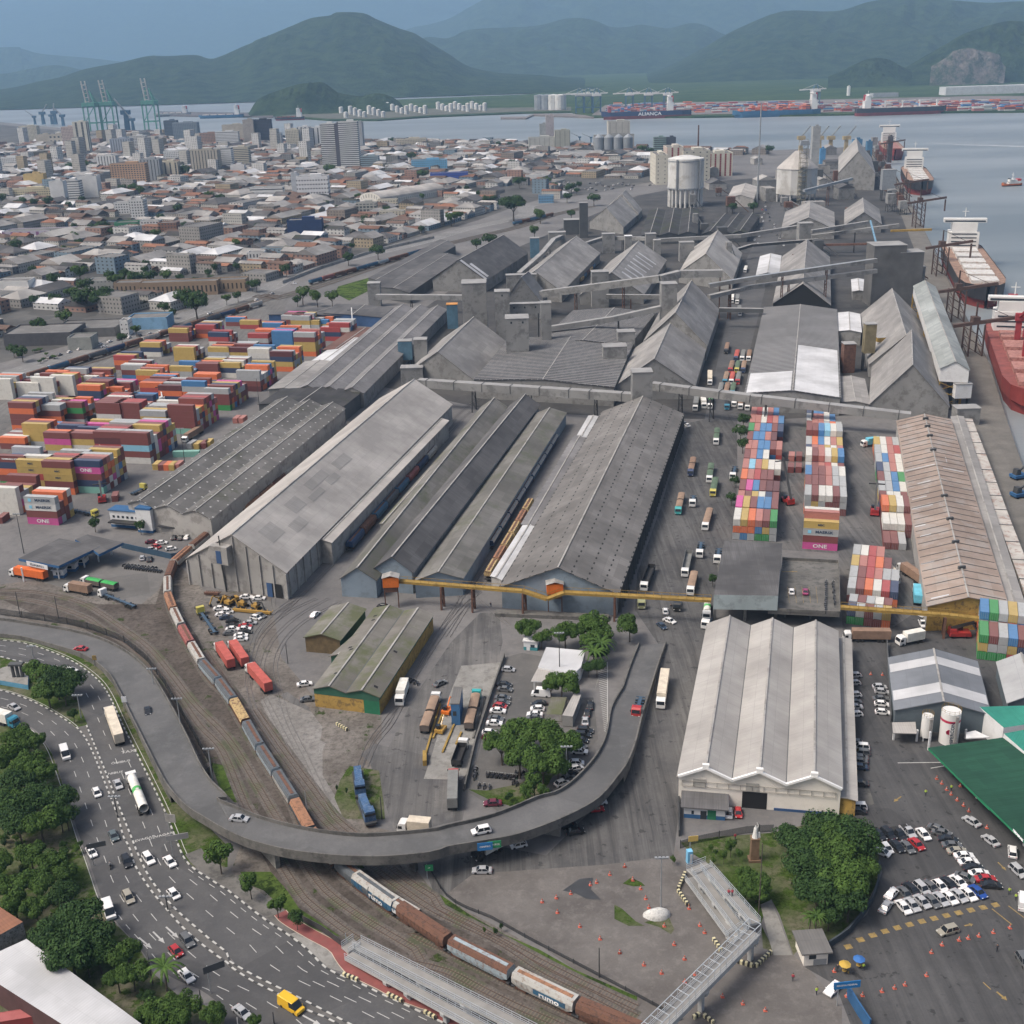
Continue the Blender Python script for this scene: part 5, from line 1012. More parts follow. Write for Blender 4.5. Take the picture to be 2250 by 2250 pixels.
def wagon(p0,p1,side,roof,label,group,text=None,hatch=None,H=3.9,Wd=2.9):
 """covered hopper wagon between two points of the track"""
 d = p1-p0; L = d.length-.45; r = atan2(d.y,d.x); c = (p0+p1)/2; key = (round(L*2),side,roof,text,hatch,H,Wd)
 if key not in PIV:
  L = round(L*2)/2; e = bpy.data.objects.new('hopper_wagon',None); C.objects.link(e)
  q = MB(); h0,h1,h2 = 1.1,H-.9,H   # cross section: straight sides, sloped shoulders
  for s in (-1,1):
   y0,y1,y2 = s*Wd*.42,s*Wd/2,s*Wd*.36
   f = lambda P_: q.face(P_ if s < 0 else P_[::-1])
   f([(-L/2+1.8,y0,h0),(L/2-1.8,y0,h0),(L/2-.3,y1,2.0),(-L/2+.3,y1,2.0)]); f([(-L/2+.3,y1,2.0),(L/2-.3,y1,2.0),(L/2-.3,y1,h1),(-L/2+.3,y1,h1)])
   q.face([(-L/2+.3,y1,h1),(L/2-.3,y1,h1),(L/2-.3,y2,h2),(-L/2+.3,y2,h2)][::(1 if s < 0 else -1)],1)
   x = s*(L/2-.3); q.face([(x,-Wd/2,2.0),(x,Wd/2,2.0),(x,Wd/2,h1),(x,Wd*.36,h2),(x,-Wd*.36,h2),(x,-Wd/2,h1)][::s])
   q.face([(s*(L/2-1.8),-Wd*.42,h0),(s*(L/2-1.8),Wd*.42,h0),(x,Wd/2,2.0),(x,-Wd/2,2.0)][::s])
  q.face([(-L/2+.3,-Wd*.36,h2),(L/2-.3,-Wd*.36,h2),(L/2-.3,Wd*.36,h2),(-L/2+.3,Wd*.36,h2)],1)
  for i in range(1,int(L/1.2)):   # side ribs
   for s in (-1,1): q.box(-L/2+.3+i*1.2,s*(Wd/2+.03),2.0,.09,.07,h1-2.0)
  q.build('body',[WC[side],WC[roof]],e)
  q = MB(); q.box(0,0,h2,L*.86,.75,.12); q.build('roof_hatch',WC[hatch or 'rust'],e)
  q = MB(); q.box(0,0,.85,L-.2,.5,.3)
  for s in (-1,1): q.box(s*(L/2-.35),0,.85,.7,Wd*.9,.2); q.box(s*(L/2+.25),0,.8,.6,.25,.25)
  q.build('underframe',DSTEEL,e)
  for s in (-1,1):
   q = MB(); q.box(s*(L/2-2.0),0,.35,2.6,1.9,.4)
   for k in (-.85,.85):
    for y in (-.68,.68): q.rod((s*(L/2-2.0)+k,y-.06,.45),(s*(L/2-2.0)+k,y+.06,.45),.42,8)
   q.build('bogie',RUST,e)
  if text == 'band':
   q = MB(); q.box(L*.12,-Wd/2-.08,1.95,L*.5,.06,h1-2.1); q.build('name_panel',WC['blue'],e)
  if text: letters('lettering','rumo',1.75,MATS['ink_white'],(L*.12,-Wd/2-.14,2.35),(1,0,0),(0,0,1),e,.05,1.2)
  e['_p'] = 1; PIV[key] = e; e.location = (c.x,c.y,.15); e.rotation_euler = (0,0,r); tag(e,label,'wagon',group); del e['_p']
 else: e = copy_tree(PIV[key],(c.x,c.y,.15),r,label=label,group=group)
 return e
def along(P,s0,L):
 R_ = resample(P,step=.5,smooth=False); i = int(s0/.5); j = int((s0+L)/.5); return (R_[i],R_[j]) if j < len(R_) else None
def walk(P,y):   # arc length where the track passes photo row y
 R_ = resample(P,step=.5,smooth=False)
 if isinstance(y,tuple): return min(range(len(R_)),key=lambda i: hypot(pr(R_[i])[0]-y[0],pr(R_[i])[1]-y[1]))*.5
 return min(range(len(R_)),key=lambda i: abs(pr(R_[i])[1]-y))*.5
W_ = TR['w']; s = walk(W_,1395)
train = [('red','red',0,None,'faded red hopper wagon with pale streaks'),('pale','pale',0,None,'pale wagon with rusty orange roof'),('light','grey',0,None,'grey roofed wagon with light blue side'),('light','grey',0,None,'second grey roofed wagon with light blue side'),('rust','patch',0,'patch','brown wagon with yellow patched roof'),
         ('light','grey',0,None,'grey roofed wagon after the yellow patched one'),('light','grey',0,None,'grey roofed wagon in the middle of the curve'),('pale','grey',0,None,'grey roofed wagon with four bright rust spots'),('grey','tan',0,'tan','wagon with orange rusted roof before the overpass'),('pale','tan',0,'tan','pale wagon with rusty top half under the overpass'),('grey','grey',0,None,'grey wagon under the overpass'),('grey','pale',1,None,'pale wagon with blue name panel leaving the overpass')]
for i,(sd_,rf,tx,ht,lb) in enumerate(train):
 a = along(W_,s,13.6)
 if a: wagon(a[0],a[1],sd_,rf,lb,'freight train on the curve','band' if tx else None,ht)
 s += 13.7
# the last ones are set out from what the photo shows
for k in ((('T',1240,850),('T',1600,1085),'blue','pale','blue hopper wagon with white roof rim and white name',True,'grey'),(('T',1640,1110),('U',325,1330),'rust','rust','rusty brown hopper wagon after the blue one',False,'rust'),(('U',350,1345),('U',855,1610),'light','rust','rust streaked light blue wagon with graffiti',False,'light'),(('U',885,1630),('U',1420,1860),'pale','pale','whitish wagon with dark blue name panel','band','tan'),(('U',1440,1880),('U',1990,2080),'rust','rust','dark brown wagon cut by the bottom edge',False,'rust')):
 a = along(W_,walk(W_,n(*k[0]))-.5,max(8,walk(W_,n(*k[1]))-walk(W_,n(*k[0]))+1.0)); wagon(a[0],a[1],k[2],k[3],k[4],'freight train on the curve',('band' if k[5] == 'band' else 'x') if k[5] else None,k[6],H=4.1)
# train head going up beside the skylit warehouse
s = walk(W_,1395)
for i,(sd_,lb) in enumerate((('pale','white streaked wagon curving past the hall corner'),('tan','orange rusted wagon curving past the hall corner'),('pale','pale wagon beside the blue one behind the hall corner'),('rust','brown wagon squeezed behind the pale hall'))):
 s -= 13.7
 if s > 0: a = along(W_,s,13.6); wagon(a[0],a[1],sd_,sd_ if sd_ != 'rust' else 'rust',lb,'freight train on the curve')
s -= 13.7
while s > 10:
 a = along(W_,s,13.6); wagon(a[0],a[1],rnd.choice(['rust','pale','tan','red']),rnd.choice(['rust','pale','tan']),'wagon in the gap left of the pale hall','freight train on the curve'); s -= 13.7
def siding(P,n_,sides,label,grp,L=14.5,roofs=None,tx=0,Wd=2.9):
 P = curve(P,4,smooth=False); s = 0
 for i in range(n_):
  a = along(P,s,L)
  if not a: break
  sd_ = sides[i % len(sides)]; wagon(a[0],a[1],sd_,roofs or sd_,label,grp,'x' if tx and i in tx else None,None,Wd=Wd); s += L+.1
siding('J 700,1335 1340,590',9,['navy','rust','blue','grey','blue','red','navy','pale'],'wagon of the siding beside the largest pale hall','wagons beside the largest hall',tx=None)
siding('J 1695,1325 K 420,500',12,['navy','blue','navy','navy'],'dark blue wagon with dusty roof on the siding between the rail sheds','wagons between the rail sheds',roofs='pale')
siding('J 1680,1545 K 245,960',7,['patch','tan','patch'],'flat open wagon with yellowish rims beside the white platform roof','open wagons by the platform roof',L=12)
siding('E 200,1560 1932,1010',30,['rust','blue','rust','grey','navy','rust','pale'],'hopper wagon of the long town train','wagons on the town main line',L=16)
siding('F 420,890 1280,645',14,['blue','red','rust','rust','blue','blue','light','rust','rust','blue','navy','light','navy'],'hopper wagon of the farther town train','wagons on the farther main line',L=16)
siding('G 90,470 380,400',6,['blue','rust','blue'],'hopper wagon passing the far end of the grain halls','wagons on the farther main line',L=16)
siding('G 560,880 690,740',5,['patch','blue','rust'],'wagon between the two middle grain halls','wagons between the grain halls',L=14)
# ================================================================ cars
def gloss(name,c,r=.3):
 if name in MATS: return MATS[name]
 m,nt,b = nodes_mat(name); b.inputs['Base Color'].default_value = rgb(c); b.inputs['Roughness'].default_value = r; b.inputs['Coat Weight'].default_value = .4; MATS[name] = m; return m
CARC = dict(w=((.78,.78,.78),'white'),s=((.42,.43,.45),'silver'),k=((.02,.021,.024),'black'),g=((.12,.125,.13),'dark grey'),r=((.40,.03,.035),'red'),b=((.02,.07,.30),'blue'),m=((.14,.02,.04),'maroon'),t=((.32,.30,.25),'beige'),n=((.035,.055,.09),'dark blue'),y=((.75,.45,.02),'yellow'),p=((.30,.05,.14),'purple red'),e=((.10,.13,.14),'dark green grey'))
def cpaint(k): return gloss('car_paint_'+CARC[k][1].replace(' ','_'),CARC[k][0])
CARGL = gloss('car_glass',(.018,.022,.028),.12); TYRE = M('tyre',(.02,.02,.02),.9,.1); RIM = M('rim',(.35,.35,.36),.4,.1); LAMPW = gloss('headlamp',(.7,.7,.68),.2); LAMPR = gloss('tail_lamp',(.35,.02,.02),.3); BASEP = cpaint('w')
def lathe_body(q,prof,W_,inset=.0,m=0):   # side profile (x,z) extruded across, with rounded shoulders
 k = len(prof)
 for i in range(k):
  (x0,z0),(x1,z1) = prof[i],prof[(i+1) % k]; q.face([(x0,-W_/2+inset,z0),(x1,-W_/2+inset,z1),(x1,W_/2-inset,z1),(x0,W_/2-inset,z0)][::-1],m)
 q.face([(x,-W_/2+inset,z) for x,z in prof],m); q.face([(x,W_/2-inset,z) for x,z in prof][::-1],m)
CPROTO = {}
def car_proto(kind):
 if kind in CPROTO: return CPROTO[kind]
 L,W_,H,cab = dict(hatch=(4.0,1.72,1.48,(-1.75,-1.15,.55,1.25)),sedan=(4.5,1.76,1.44,(-1.55,-.85,.55,1.25)),suv=(4.5,1.85,1.68,(-2.05,-1.75,.6,1.15)),pickup=(5.0,1.85,1.72,(-.55,-.35,.75,1.3)),van=(5.6,2.05,2.5,(-2.7,-2.65,1.35,2.15)))[kind]
 e = bpy.data.objects.new('car',None); C.objects.link(e); q = MB(); hb = .82 if kind != 'van' else 1.15
 prof = [(-L/2+.05,.28),(L/2-.08,.28),(L/2,.5),(L/2-.06,hb-.18),(L/2-.9,hb),(-L/2+.25,hb+.06),(-L/2,hb-.1)]
 lathe_body(q,prof,W_); q.build('body',BASEP,e)
 x0,x1,x2,x3 = cab; ins = .13; z0 = hb+.02; q = MB(); w0,w1 = W_/2-.06,W_/2-.24 if kind != 'van' else W_/2-.12
 A_ = [(x0,-w0,z0),(x3,-w0,z0),(x3,w0,z0),(x0,w0,z0)]; B_ = [(x1,-w1,H-.05),(x2,-w1,H-.05),(x2,w1,H-.05),(x1,w1,H-.05)]
 for i in range(4): q.face([A_[i],A_[(i+1) % 4],B_[(i+1) % 4],B_[i]],0)
 q.build('windows',CARGL if kind != 'van' else CARGL,e)
 q = MB(); q.box((x1+x2)/2,0,H-.06,(x2-x1)+.06,2*w1+.04,.07,m=0,tx=.94,ty=.9)
 if kind == 'van': q.box((x0+x2)/2-.45,0,z0-.05,(x2-x0)-.9,W_+.02,H-z0-.02,tx=.98,ty=.93)
 else:
  for s_ in (-1,1):
   for (xa,xb) in ((x0,x1),(x3,x2)): q.beam((xa,s_*w0,z0),(xb,s_*w1,H-.05),.07,.05)
   xm = (x1+x2)/2+.1; q.beam((xm,s_*(w0+.005),z0),(xm,s_*w1,H-.05),.1,.04)
 q.build('roof',BASEP,e)
 if kind == 'pickup': q = MB(); q.box(-1.5,0,.84,1.7,W_-.3,.06); q.build('cargo_bed',M('bed_liner',(.03,.03,.03),.8),e)
 for s_ in (-1,1):
  for x in (L*.31,-L*.30):
   q = MB(); q.rod((x,s_*(W_/2-.2),.32),(x,s_*(W_/2+.02),.32),.32,9); t_ = q.build('tyre',TYRE,e)
  q = MB(); q.box(L/2-.1,s_*W_*.36,.52,.16,.34,.14); q.build('headlight',LAMPW,e)
  q = MB(); q.box(-L/2+.04,s_*W_*.39,.6,.1,.26,.16); q.build('tail_light',LAMPR,e)
  q = MB(); q.box(x3-.15,s_*(W_/2+.06),hb+.05,.16,.16,.12); q.build('mirror',BASEP,e)
 CPROTO[kind] = e; e.location = (0,-500,0); return e
PROTOS = []
def car(p,r,col,kind,label,group=None,sc=1.0):
 e = car_proto(kind); c = copy_tree(e,p,r,sc,label,{'van': 'van','pickup': 'pickup'}.get(kind,'car'),group,{BASEP.name: cpaint(col)})
 c.name = {'van': 'delivery_van','pickup': 'pickup_truck'}.get(kind,'car'); return c
KN = {'h': 'hatch','s': 'sedan','u': 'suv','p': 'pickup','v': 'van'}; KW = {'h': 'hatchback','s': 'saloon car','u': 'tall car','p': 'pickup','v': 'van'}
def cars(where,group,spec,z=0):
 """spec: 'T x,y x2,y2 ck' -> car whose tail is at x,y and nose at x2,y2, c colour k kind; centre taken on the ground"""
 t = 'Z'
 for k in spec.split():
  if k in TL: t = k; continue
  a,b_,ck = k.split('>')[0],k.split('>')[1].split(':')[0],k.split(':')[1]
  x,y = map(float,a.split(',')); x2,y2 = map(float,b_.split(',')); P_ = at(t,x,y,z+.3); Q_ = at(t,x2,y2,z+.3); d = Q_-P_; c = (P_+Q_)/2; c.z = z+.02
  car(c,atan2(d.y,d.x),ck[0],KN[ck[1]],'%s %s %s' % (CARC[ck[0]][1],KW[ck[1]],where),group)
cars('on the curved overpass','cars on the overpass','T 240,190>345,200:ss',6.35); cars('on the overpass above the forecourt','cars on the overpass','U 670,285>545,310:wu',6.75)
cars('climbing the overpass ramp','cars on the overpass','M 720,300>650,295:rs',.7); cars('on the overpass beside the railway','cars on the overpass','M 1250,790>1260,860:ks',2.2)
cars('on the forecourt road below the overpass','cars under the overpass','U 680,635>550,635:ss 960,410>890,425:wh')
cars('on the city bound highway lanes','highway cars','M 565,480>640,485:wh 80,770>160,815:ss 540,1150>570,1240:wv 805,1480>840,1560:wh S 945,300>985,380:es 755,440>800,520:ws 1060,520>1095,600:ku 1070,820>1115,910:tu 905,920>950,1050:wv 1450,1270>1540,1370:rh 1550,1180>1630,1285:gu 1540,1480>1630,1580:ws T 255,1790>375,1890:ss')
cars('on the highway lanes nearest the overpass','highway cars','M 985,1410>1020,1490:ss S 1235,500>1290,575:wu 1410,520>1475,600:ws 1440,795>1510,875:wh')
v_ = cars('',None,''); a = at('T',640,1730,.3); b_ = at('T',830,1850,.3); d = b_-a; c = (a+b_)/2; c.z = 0.06
car(c,atan2(d.y,d.x),'y','van','yellow panel van on the highway at the bottom edge','highway cars',1.0)
cars('parked in the yard by the old excavators','cars of the excavator yard','N 305,50>400,50:ws 415,60>505,60:ws 85,150>175,145:ws 105,200>190,200:ws 150,175>240,170:wh 135,230>230,220:ns 195,255>280,250:ks 385,215>485,235:wh 440,200>500,215:gs 335,275>430,268:ss 195,300>280,290:ks 290,300>395,300:rs 190,325>280,320:ws 290,325>380,320:ws 165,360>260,355:gs 300,350>380,345:ks 262,380>350,375:ws 262,410>350,405:ws')
cars('beside the mossy derelict sheds','cars by the old sheds','N 905,225>965,175:ws 1480,125>1560,135:ks 815,795>880,785:ws 830,925>920,915:gs')
cars('in the small blue walled office yard','cars of the blue walled yard','I 1035,1265>1105,1258:ms 1105,1270>1180,1265:ws 1080,1290>1135,1300:rh 1040,1320>1105,1312:sh 1175,1315>1245,1305:wh 1225,1245>1240,1220:kh 1270,1245>1290,1220:ks 1310,1245>1340,1215:wh 1005,1395>1010,1360:sh 1055,1400>1065,1370:ks')
cars('in the left line of the office car park','cars of the office car park','O 790,665>885,670:sh 745,790>860,800:ks 760,830>860,840:gs 735,905>845,910:gs 730,945>840,950:gs 720,970>820,985:rh 700,1015>800,1020:ws 680,1080>785,1090:gs 670,1120>770,1125:ws 635,1200>720,1205:wh 640,1240>715,1250:mh')
cars('in the middle line of the office car park','cars of the office car park','O 1195,880>1040,870:wv 1160,950>1040,965:ks 1145,1000>1025,1000:wh 1115,1050>1010,1045:ws 1110,1080>1010,1075:gs')
cars('by the palm hedge beside the ramp','cars of the office car park','O 1530,1000>1535,945:ks 1505,1065>1515,1010:kh 1490,1140>1492,1070:ss 1440,1185>1540,1190:ku 1415,1225>1525,1225:ku 1400,1260>1510,1275:kh 1400,1300>1485,1330:gh 1405,1360>1480,1365:ws 1395,1460>1440,1460:wh 1395,1510>1430,1500:wh 1340,1570>1400,1540:kh 1310,1600>1370,1580:gs 1255,1645>1330,1615:wh')
cars('by the grass at the tip of the office yard','cars of the office car park','O 765,1800>645,1805:ms 225,800>290,770:gs')
cars('hidden under the overpass edge','cars under the overpass','U 1300,260>1400,250:kh 1370,310>1440,300:ks 1520,120>1630,110:rs 1560,60>1640,50:ws')
cars('on the truck avenue near the gantry','cars on the truck avenue','Q 435,195>430,150:wh 425,235>510,270:ws 370,270>435,325:ns K 1330,445>1310,430:ws 1300,410>1310,440:gs')
cars('parked before the cream warehouse','cars before the cream warehouse','V 975,110>970,190:wh 1045,105>1055,185:rh')
cars('in the double line beside the white arrow road','cars of the customs lot','X 655,290>740,370:ks 740,290>820,360:ku 815,270>920,380:kp 905,260>990,350:sp 1035,280>1120,375:ws 725,400>800,490:wh 815,390>890,470:ks 900,395>980,480:gs 975,370>1065,455:rs 700,470>750,490:wh')
cars('in the slanting line toward the green canopy','cars of the customs lot','X 1145,265>1245,300:gs 1175,305>1290,330:gs 1215,365>1360,380:ks 1240,420>1400,425:gs 1285,475>1440,470:ts 1345,515>1500,510:ws 1390,570>1530,560:ws 1420,615>1580,615:ks 1470,665>1630,660:ws 1530,710>1680,705:rs 1575,755>1730,765:ks 1385,680>1470,710:gs')
cars('in the upper line of the lot by the blocks','cars of the customs lot','X 775,870>845,795:ws 880,790>960,870:gs 925,750>1030,840:ks 1015,745>1115,835:su 1085,735>1190,815:gs 1165,720>1265,810:wh 1240,705>1350,790:ks 1310,680>1435,780:ws')
cars('in the lower line of the lot by the blocks','cars of the customs lot','X 725,990>790,900:ss 860,895>955,1000:ws 935,880>1025,975:ss 1010,850>1120,950:ss 1095,850>1200,945:gs 1170,830>1275,930:ss 1240,815>1355,920:ws 1320,800>1435,900:ss 1405,790>1510,885:ws 1475,765>1600,870:bs')
cars('alone in the middle of the customs yard','cars on the customs apron','X 1350,1130>1220,1165:tu'); cars('by the gate sign of the customs yard','cars on the customs apron','X 350,1600>270,1680:ws')
cars('under the edge of the green canopy','cars on the customs apron','X 1550,260>1425,180:ss 1695,420>1600,345:ss 1835,530>1830,425:wu 1830,595>1932,690:su 1925,960>1925,860:wv 1900,1360>1960,1450:gu')
cars('along the side aisle of the cream warehouse','cars along the cream warehouse','R 530,715>455,720:sh 520,780>450,785:sh 530,880>450,885:wh 520,945>455,950:gs 535,985>450,985:ss 540,1045>460,1050:wh 545,1290>450,1285:gh 610,1330>480,1320:wu 615,1380>480,1370:gu 585,1420>480,1410:gs 580,1450>480,1440:gs 580,1500>480,1490:ns 580,1640>480,1630:ks 595,1835>440,1830:wu 580,1875>440,1865:ks')
cars('by the dark fence of the tent hall','cars by the tent hall','R 650,815>760,815:sh 670,850>775,860:sh 655,915>775,915:gs 665,955>780,965:wh 670,1025>790,1035:wh')
cars('on the roof deck of the slab building','cars on the roof deck','L 288,1640>288,1590:wh 385,1640>385,1590:ps',5.5)
cars('behind the east block by the gantry','cars of the east yard','R 1030,190>1090,215:wp 1050,235>1090,320:wp 1185,320>1190,230:nu')
cars('on the wide town avenue','cars on the town avenue','F 290,880>325,880:ws E 1475,1095>1500,1090:ws 720,1330>755,1325:ws 335,1475>370,1470:ws 330,1500>375,1490:yh 265,1505>310,1500:ws 830,1335>860,1330:gs F 145,955>165,950:sh F 35,1000>50,995:wh')
rr = []
for i in range(13): t_ = i/12; rr.append('%d,%d>%d,%d:%s' % (330+850*t_,1415-190*t_-20*sin(t_*3),372+850*t_,1400-190*t_-20*sin(t_*3),rnd.choice('wgskwgk')+rnd.choice('hs')))
cars('parked in the row along the town avenue','cars parked along the town avenue','E '+' '.join(rr))
rr = []
for i in range(40): x = rnd.uniform(420,1080); y = 160+60*(i % 3)/3+rnd.uniform(0,30); rr.append('%d,%d>%d,%d:%s' % (x,y,x+12,y-2,rnd.choice('wgskwgkw')+'h'))
cars('in the far car park left of the round silo','far car park by the round silo','G '+' '.join(rr))
rr = []
for i in range(22): y = 300+i*27; x = 1860-(y-300)*.22+rnd.uniform(-35,35); rr.append('%d,%d>%d,%d:%s' % (x,y,x-2,y+9,rnd.choice('wgskwrk')+'h'))
cars('on the far end of the truck avenue','vehicles of the far avenue','G '+' '.join(rr[:12])); cars('on the avenue beyond the dark gallery','vehicles of the far avenue','H '+' '.join('%d,%d>%d,%d:%s' % (100+i*12+rnd.uniform(-30,30),330+i*25,100+i*12,342+i*25,rnd.choice('wgskwrb')+'h') for i in range(12)))
# ================================================================ trucks and machines
TC = dict(w=('white',(.72,.72,.71)),r=('red',(.42,.03,.03)),b=('blue',(.04,.22,.33)),t=('turquoise',(.05,.38,.38)),y=('yellow',(.55,.48,.10)),g=('green',(.04,.22,.08)),n=('navy',(.03,.05,.12)),k=('black',(.03,.03,.03)),e=('olive',(.30,.31,.16)),l=('light blue',(.2,.45,.6)))
LOADC = dict(br=('brown sheeted',(.26,.17,.12)),gn=('dark green',(.10,.15,.10)),wt=('white',(.72,.71,.66)),gy=('grey',(.20,.205,.20)),bk=('black',(.03,.03,.032)),rd=('red',(.45,.10,.08)),gr=('green',(.04,.33,.08)),bl=('sky blue',(.15,.5,.65)),tn=('tan',(.30,.21,.15)),og=('orange',(.7,.15,.03)),cr=('cream',(.65,.58,.47)))
def cab(T_,x,col,W_=2.5,H=3.0):
 m = gloss('truck_paint_'+TC[col][0],TC[col][1],.4); q = MB(); lathe_body(q,[(x-1.0,.6),(x+1.1,.5),(x+1.15,1.5),(x+.85,2.6),(x+.4,H),(x-1.0,H)],W_); q.build('cab',m,T_)
 q = MB(); q.face([(x+1.17,-W_/2+.15,1.6),(x+1.17,W_/2-.15,1.6),(x+.90,W_/2-.2,2.55),(x+.90,-W_/2+.2,2.55)]); q.build('windscreen',CARGL,T_)
 for s_ in (-1,1):
  q = MB(); q.box(x+.3,s_*(W_/2+.01),1.6,.9,.03,.75); q.build('side_window',CARGL,T_)
  q = MB(); q.box(x+1.15,s_*(W_/2-.35),.75,.1,.4,.2); q.build('headlight',LAMPW,T_); q = MB(); q.box(x+1.0,s_*(W_/2+.2),1.9,.1,.2,.6); q.build('mirror',DSTEEL,T_)
def wheels(T_,xs,W_=2.5,r=.5):
 for x in xs:
  for s_ in (-1,1): q = MB(); q.rod((x,s_*(W_/2-.45),r),(x,s_*(W_/2),r),r,10); q.build('wheel',TYRE,T_)
TP = {}
def truck_proto(kind,c,lc,L):
 key = (kind,c,lc,L)
 if key in TP: return TP[key]
 T_ = bpy.data.objects.new('truck',None); C.objects.link(T_); W_ = 2.5; x1 = L/2; lm = M('load_'+lc,LOADC[lc][1],.75,.2,.5)
 cab(T_,x1-1.2,c); q = MB(); q.box(-.3,0,.75,L-1,.9,.25)
 wheels(T_,[x1-1.3]+([x1-4.3,x1-5.5] if L > 11 else [])+[-x1+1.2,-x1+2.4,-x1+3.6][:3 if L > 11 else 2])
 x0,xe = -x1+.1,x1-2.6; q.build('chassis',DSTEEL,T_); Lb = xe-x0; xm = (x0+xe)/2
 if kind == 'box':
  q = MB(); q.box(xm,0,1.15,Lb,W_,2.75); q.build('cargo_box',lm,T_)
  q = MB();
  for s_ in (-1,1): q.box(x0-.02,s_*.6,1.3,.05,1.1,2.4)
  q.build('rear_door',lm,T_)
 elif kind in ('grain','double'):
  parts_ = [(xm,Lb)] if kind == 'grain' else [(xm+Lb*.26,Lb*.46),(xm-Lb*.26,Lb*.46)]
  for (x,l) in parts_:
   q = MB(); q.box(x,0,1.05,l,W_,1.6); q.build('cargo_box',M('truck_side',(.12,.10,.09),.7,.2),T_)
   q = MB(); k = 6
   for i in range(k):
    a0,a1 = -1+2*i/k,-1+2*(i+1)/k; z = lambda a_: 2.66+.28*(1-a_*a_); q.face([(x-l/2,a0*W_/2,z(a0)),(x+l/2,a0*W_/2,z(a0)),(x+l/2,a1*W_/2,z(a1)),(x-l/2,a1*W_/2,z(a1))])
   q.build('tarpaulin',lm,T_)
 elif kind == 'tipper':
  q = MB()
  for s_ in (-1,1): q.box(xm,s_*(W_/2-.06),1.1,Lb,.1,1.5)
  q.box(x0+.05,0,1.1,.1,W_,1.5); q.box(xe-.05,0,1.1,.1,W_,1.5); q.box(xm,0,1.1,Lb,W_-.1,.12); q.build('tipper_body',lm,T_)
 elif kind == 'flat': q = MB(); q.box(xm,0,1.05,Lb,.9,.15); [q.box(x0+Lb*i/5,0,1.05,.25,W_,.18) for i in range(6)]; q.build('skeletal_frame',M('frame_blue',(.05,.09,.14),.6),T_)
 elif kind == 'tank':
  q = MB(); q.rod((x0+.2,0,2.15),(xe,0,2.15),1.15,16); q.cyl(xm,0,3.25,.4,.15,10); q.build('tank',lm,T_)
  q = MB(); q.rod((xm-.2,0,2.15),(xm+1.6,0,2.15),1.17,16); q.build('green_band',M('band_green',(.10,.45,.12),.5),T_)
 TP[key] = T_; T_.location = (0,-600,0); return T_
def truck(t,x,y,x2,y2,kind,c,lc,label,group='trucks on the truck avenue',L=None,z=0):
 """tail and nose on the ground"""
 a = at(t,x,y,z+.8); b_ = at(t,x2,y2,z+.8); d = b_-a; Lr = L or d.length; Lr = min(19,max(7,round(Lr))); r = atan2(d.y,d.x); p = (a+b_)/2 if not L else b_-d.normalized()*L/2; p.z = z+.02
 e = truck_proto(kind,c,lc,Lr); k = copy_tree(e,p,r,None,label,'truck',group); k.name = 'truck'; return k
TK = [('K',1425,240,1440,310,'box','w','wt','white bus-like truck under the ribbed gallery'),('K',1490,235,1480,320,'tank','w','bk','dark tank truck under the ribbed gallery'),('K',1390,250,1375,330,'box','w','gy','grey truck by the corner post under the ribbed gallery'),
      ('K',1480,75,1480,150,'box','w','cr','cream box truck above the ribbed gallery'),('K',1605,260,1600,320,'grain','b','bk','blue cab truck under the right part of the ribbed gallery'),('K',1655,235,1650,300,'grain','w','gy','grey truck second from the blue cab'),('K',1700,240,1695,320,'grain','w','br','brown truck third from the blue cab'),('K',1745,250,1745,325,'grain','w','gy','white truck beside the tree under the gallery'),
      ('K',1535,450,1520,595,'double','w','gn','green sheeted double truck in the right lane, upper one'),('K',1370,655,1335,820,'double','n','br','brown sheeted double truck with navy cab'),('K',1495,700,1470,865,'double','w','gn','green sheeted double truck in the right lane, lower one'),('K',1520,830,1500,930,'grain','y','gn','short truck with yellow cab'),
      ('K',1290,900,1245,1100,'double','t','tn','tan sheeted double truck with turquoise cab'),('K',1365,935,1355,1005,'flat','w','bl','bare white tractor unit in the middle lane'),('K',1480,1050,1445,1170,'grain','w','tn','tan sheeted truck with white cab alone'),('K',1420,1265,1405,1365,'flat','w','gn','white tractor unit with green frame'),
      ('K',1335,1340,1300,1505,'tipper','w','gy','tipper truck with open grey body'),('K',1545,1310,1530,1405,'flat','w','bk','bare white tractor beside the slab building'),('K',1370,1500,1340,1630,'grain','w','tn','white truck just behind the ochre gantry'),('K',1070,1445,1010,1600,'tipper','w','bk','white tipper with black body leaving the dark warehouse'),
      ('K',1660,730,1640,810,'flat','w','bk','bare white tractor by the dark trees'),('Q',225,60,230,140,'flat','e','gy','olive tractor unit in front of the gantry'),('Q',540,80,530,155,'flat','k','rd','black tractor unit in front of the gantry'),('Q',795,110,780,235,'tank','w','wt','white tank truck parked against the slab building'),('Q',800,235,770,300,'flat','w','gy','white tractor behind the parked tank truck'),
      ('G',1610,1300,1590,1390,'grain','k','br','brown truck alone on the avenue by the steep grain hall'),('G',1685,1040,1695,1130,'box','w','gy','white truck coming round the corner below the low gallery'),('G',1640,970,1635,1020,'box','w','wt','white truck, left of the pair above the low gallery'),('G',1680,965,1670,1040,'box','w','gy','white truck, right of the pair above the low gallery'),('G',1745,740,1720,830,'grain','w','wt','white sheeted truck beside the small white shed')]
for k in TK: truck(*k)
for i in range(3):
 for j in range(4): truck('G',1765-i*45-j*38+(i*2),1360+j*80-i*0,1750-i*45-j*38,1360+j*80+75,'grain','wwnyrwbw'[(i+j*2) % 8],['br','tn','gy','gn','rd'][(i*2+j) % 5],'sheeted truck queuing in the three lanes beside the two-tone warehouse','trucks queuing on the avenue')
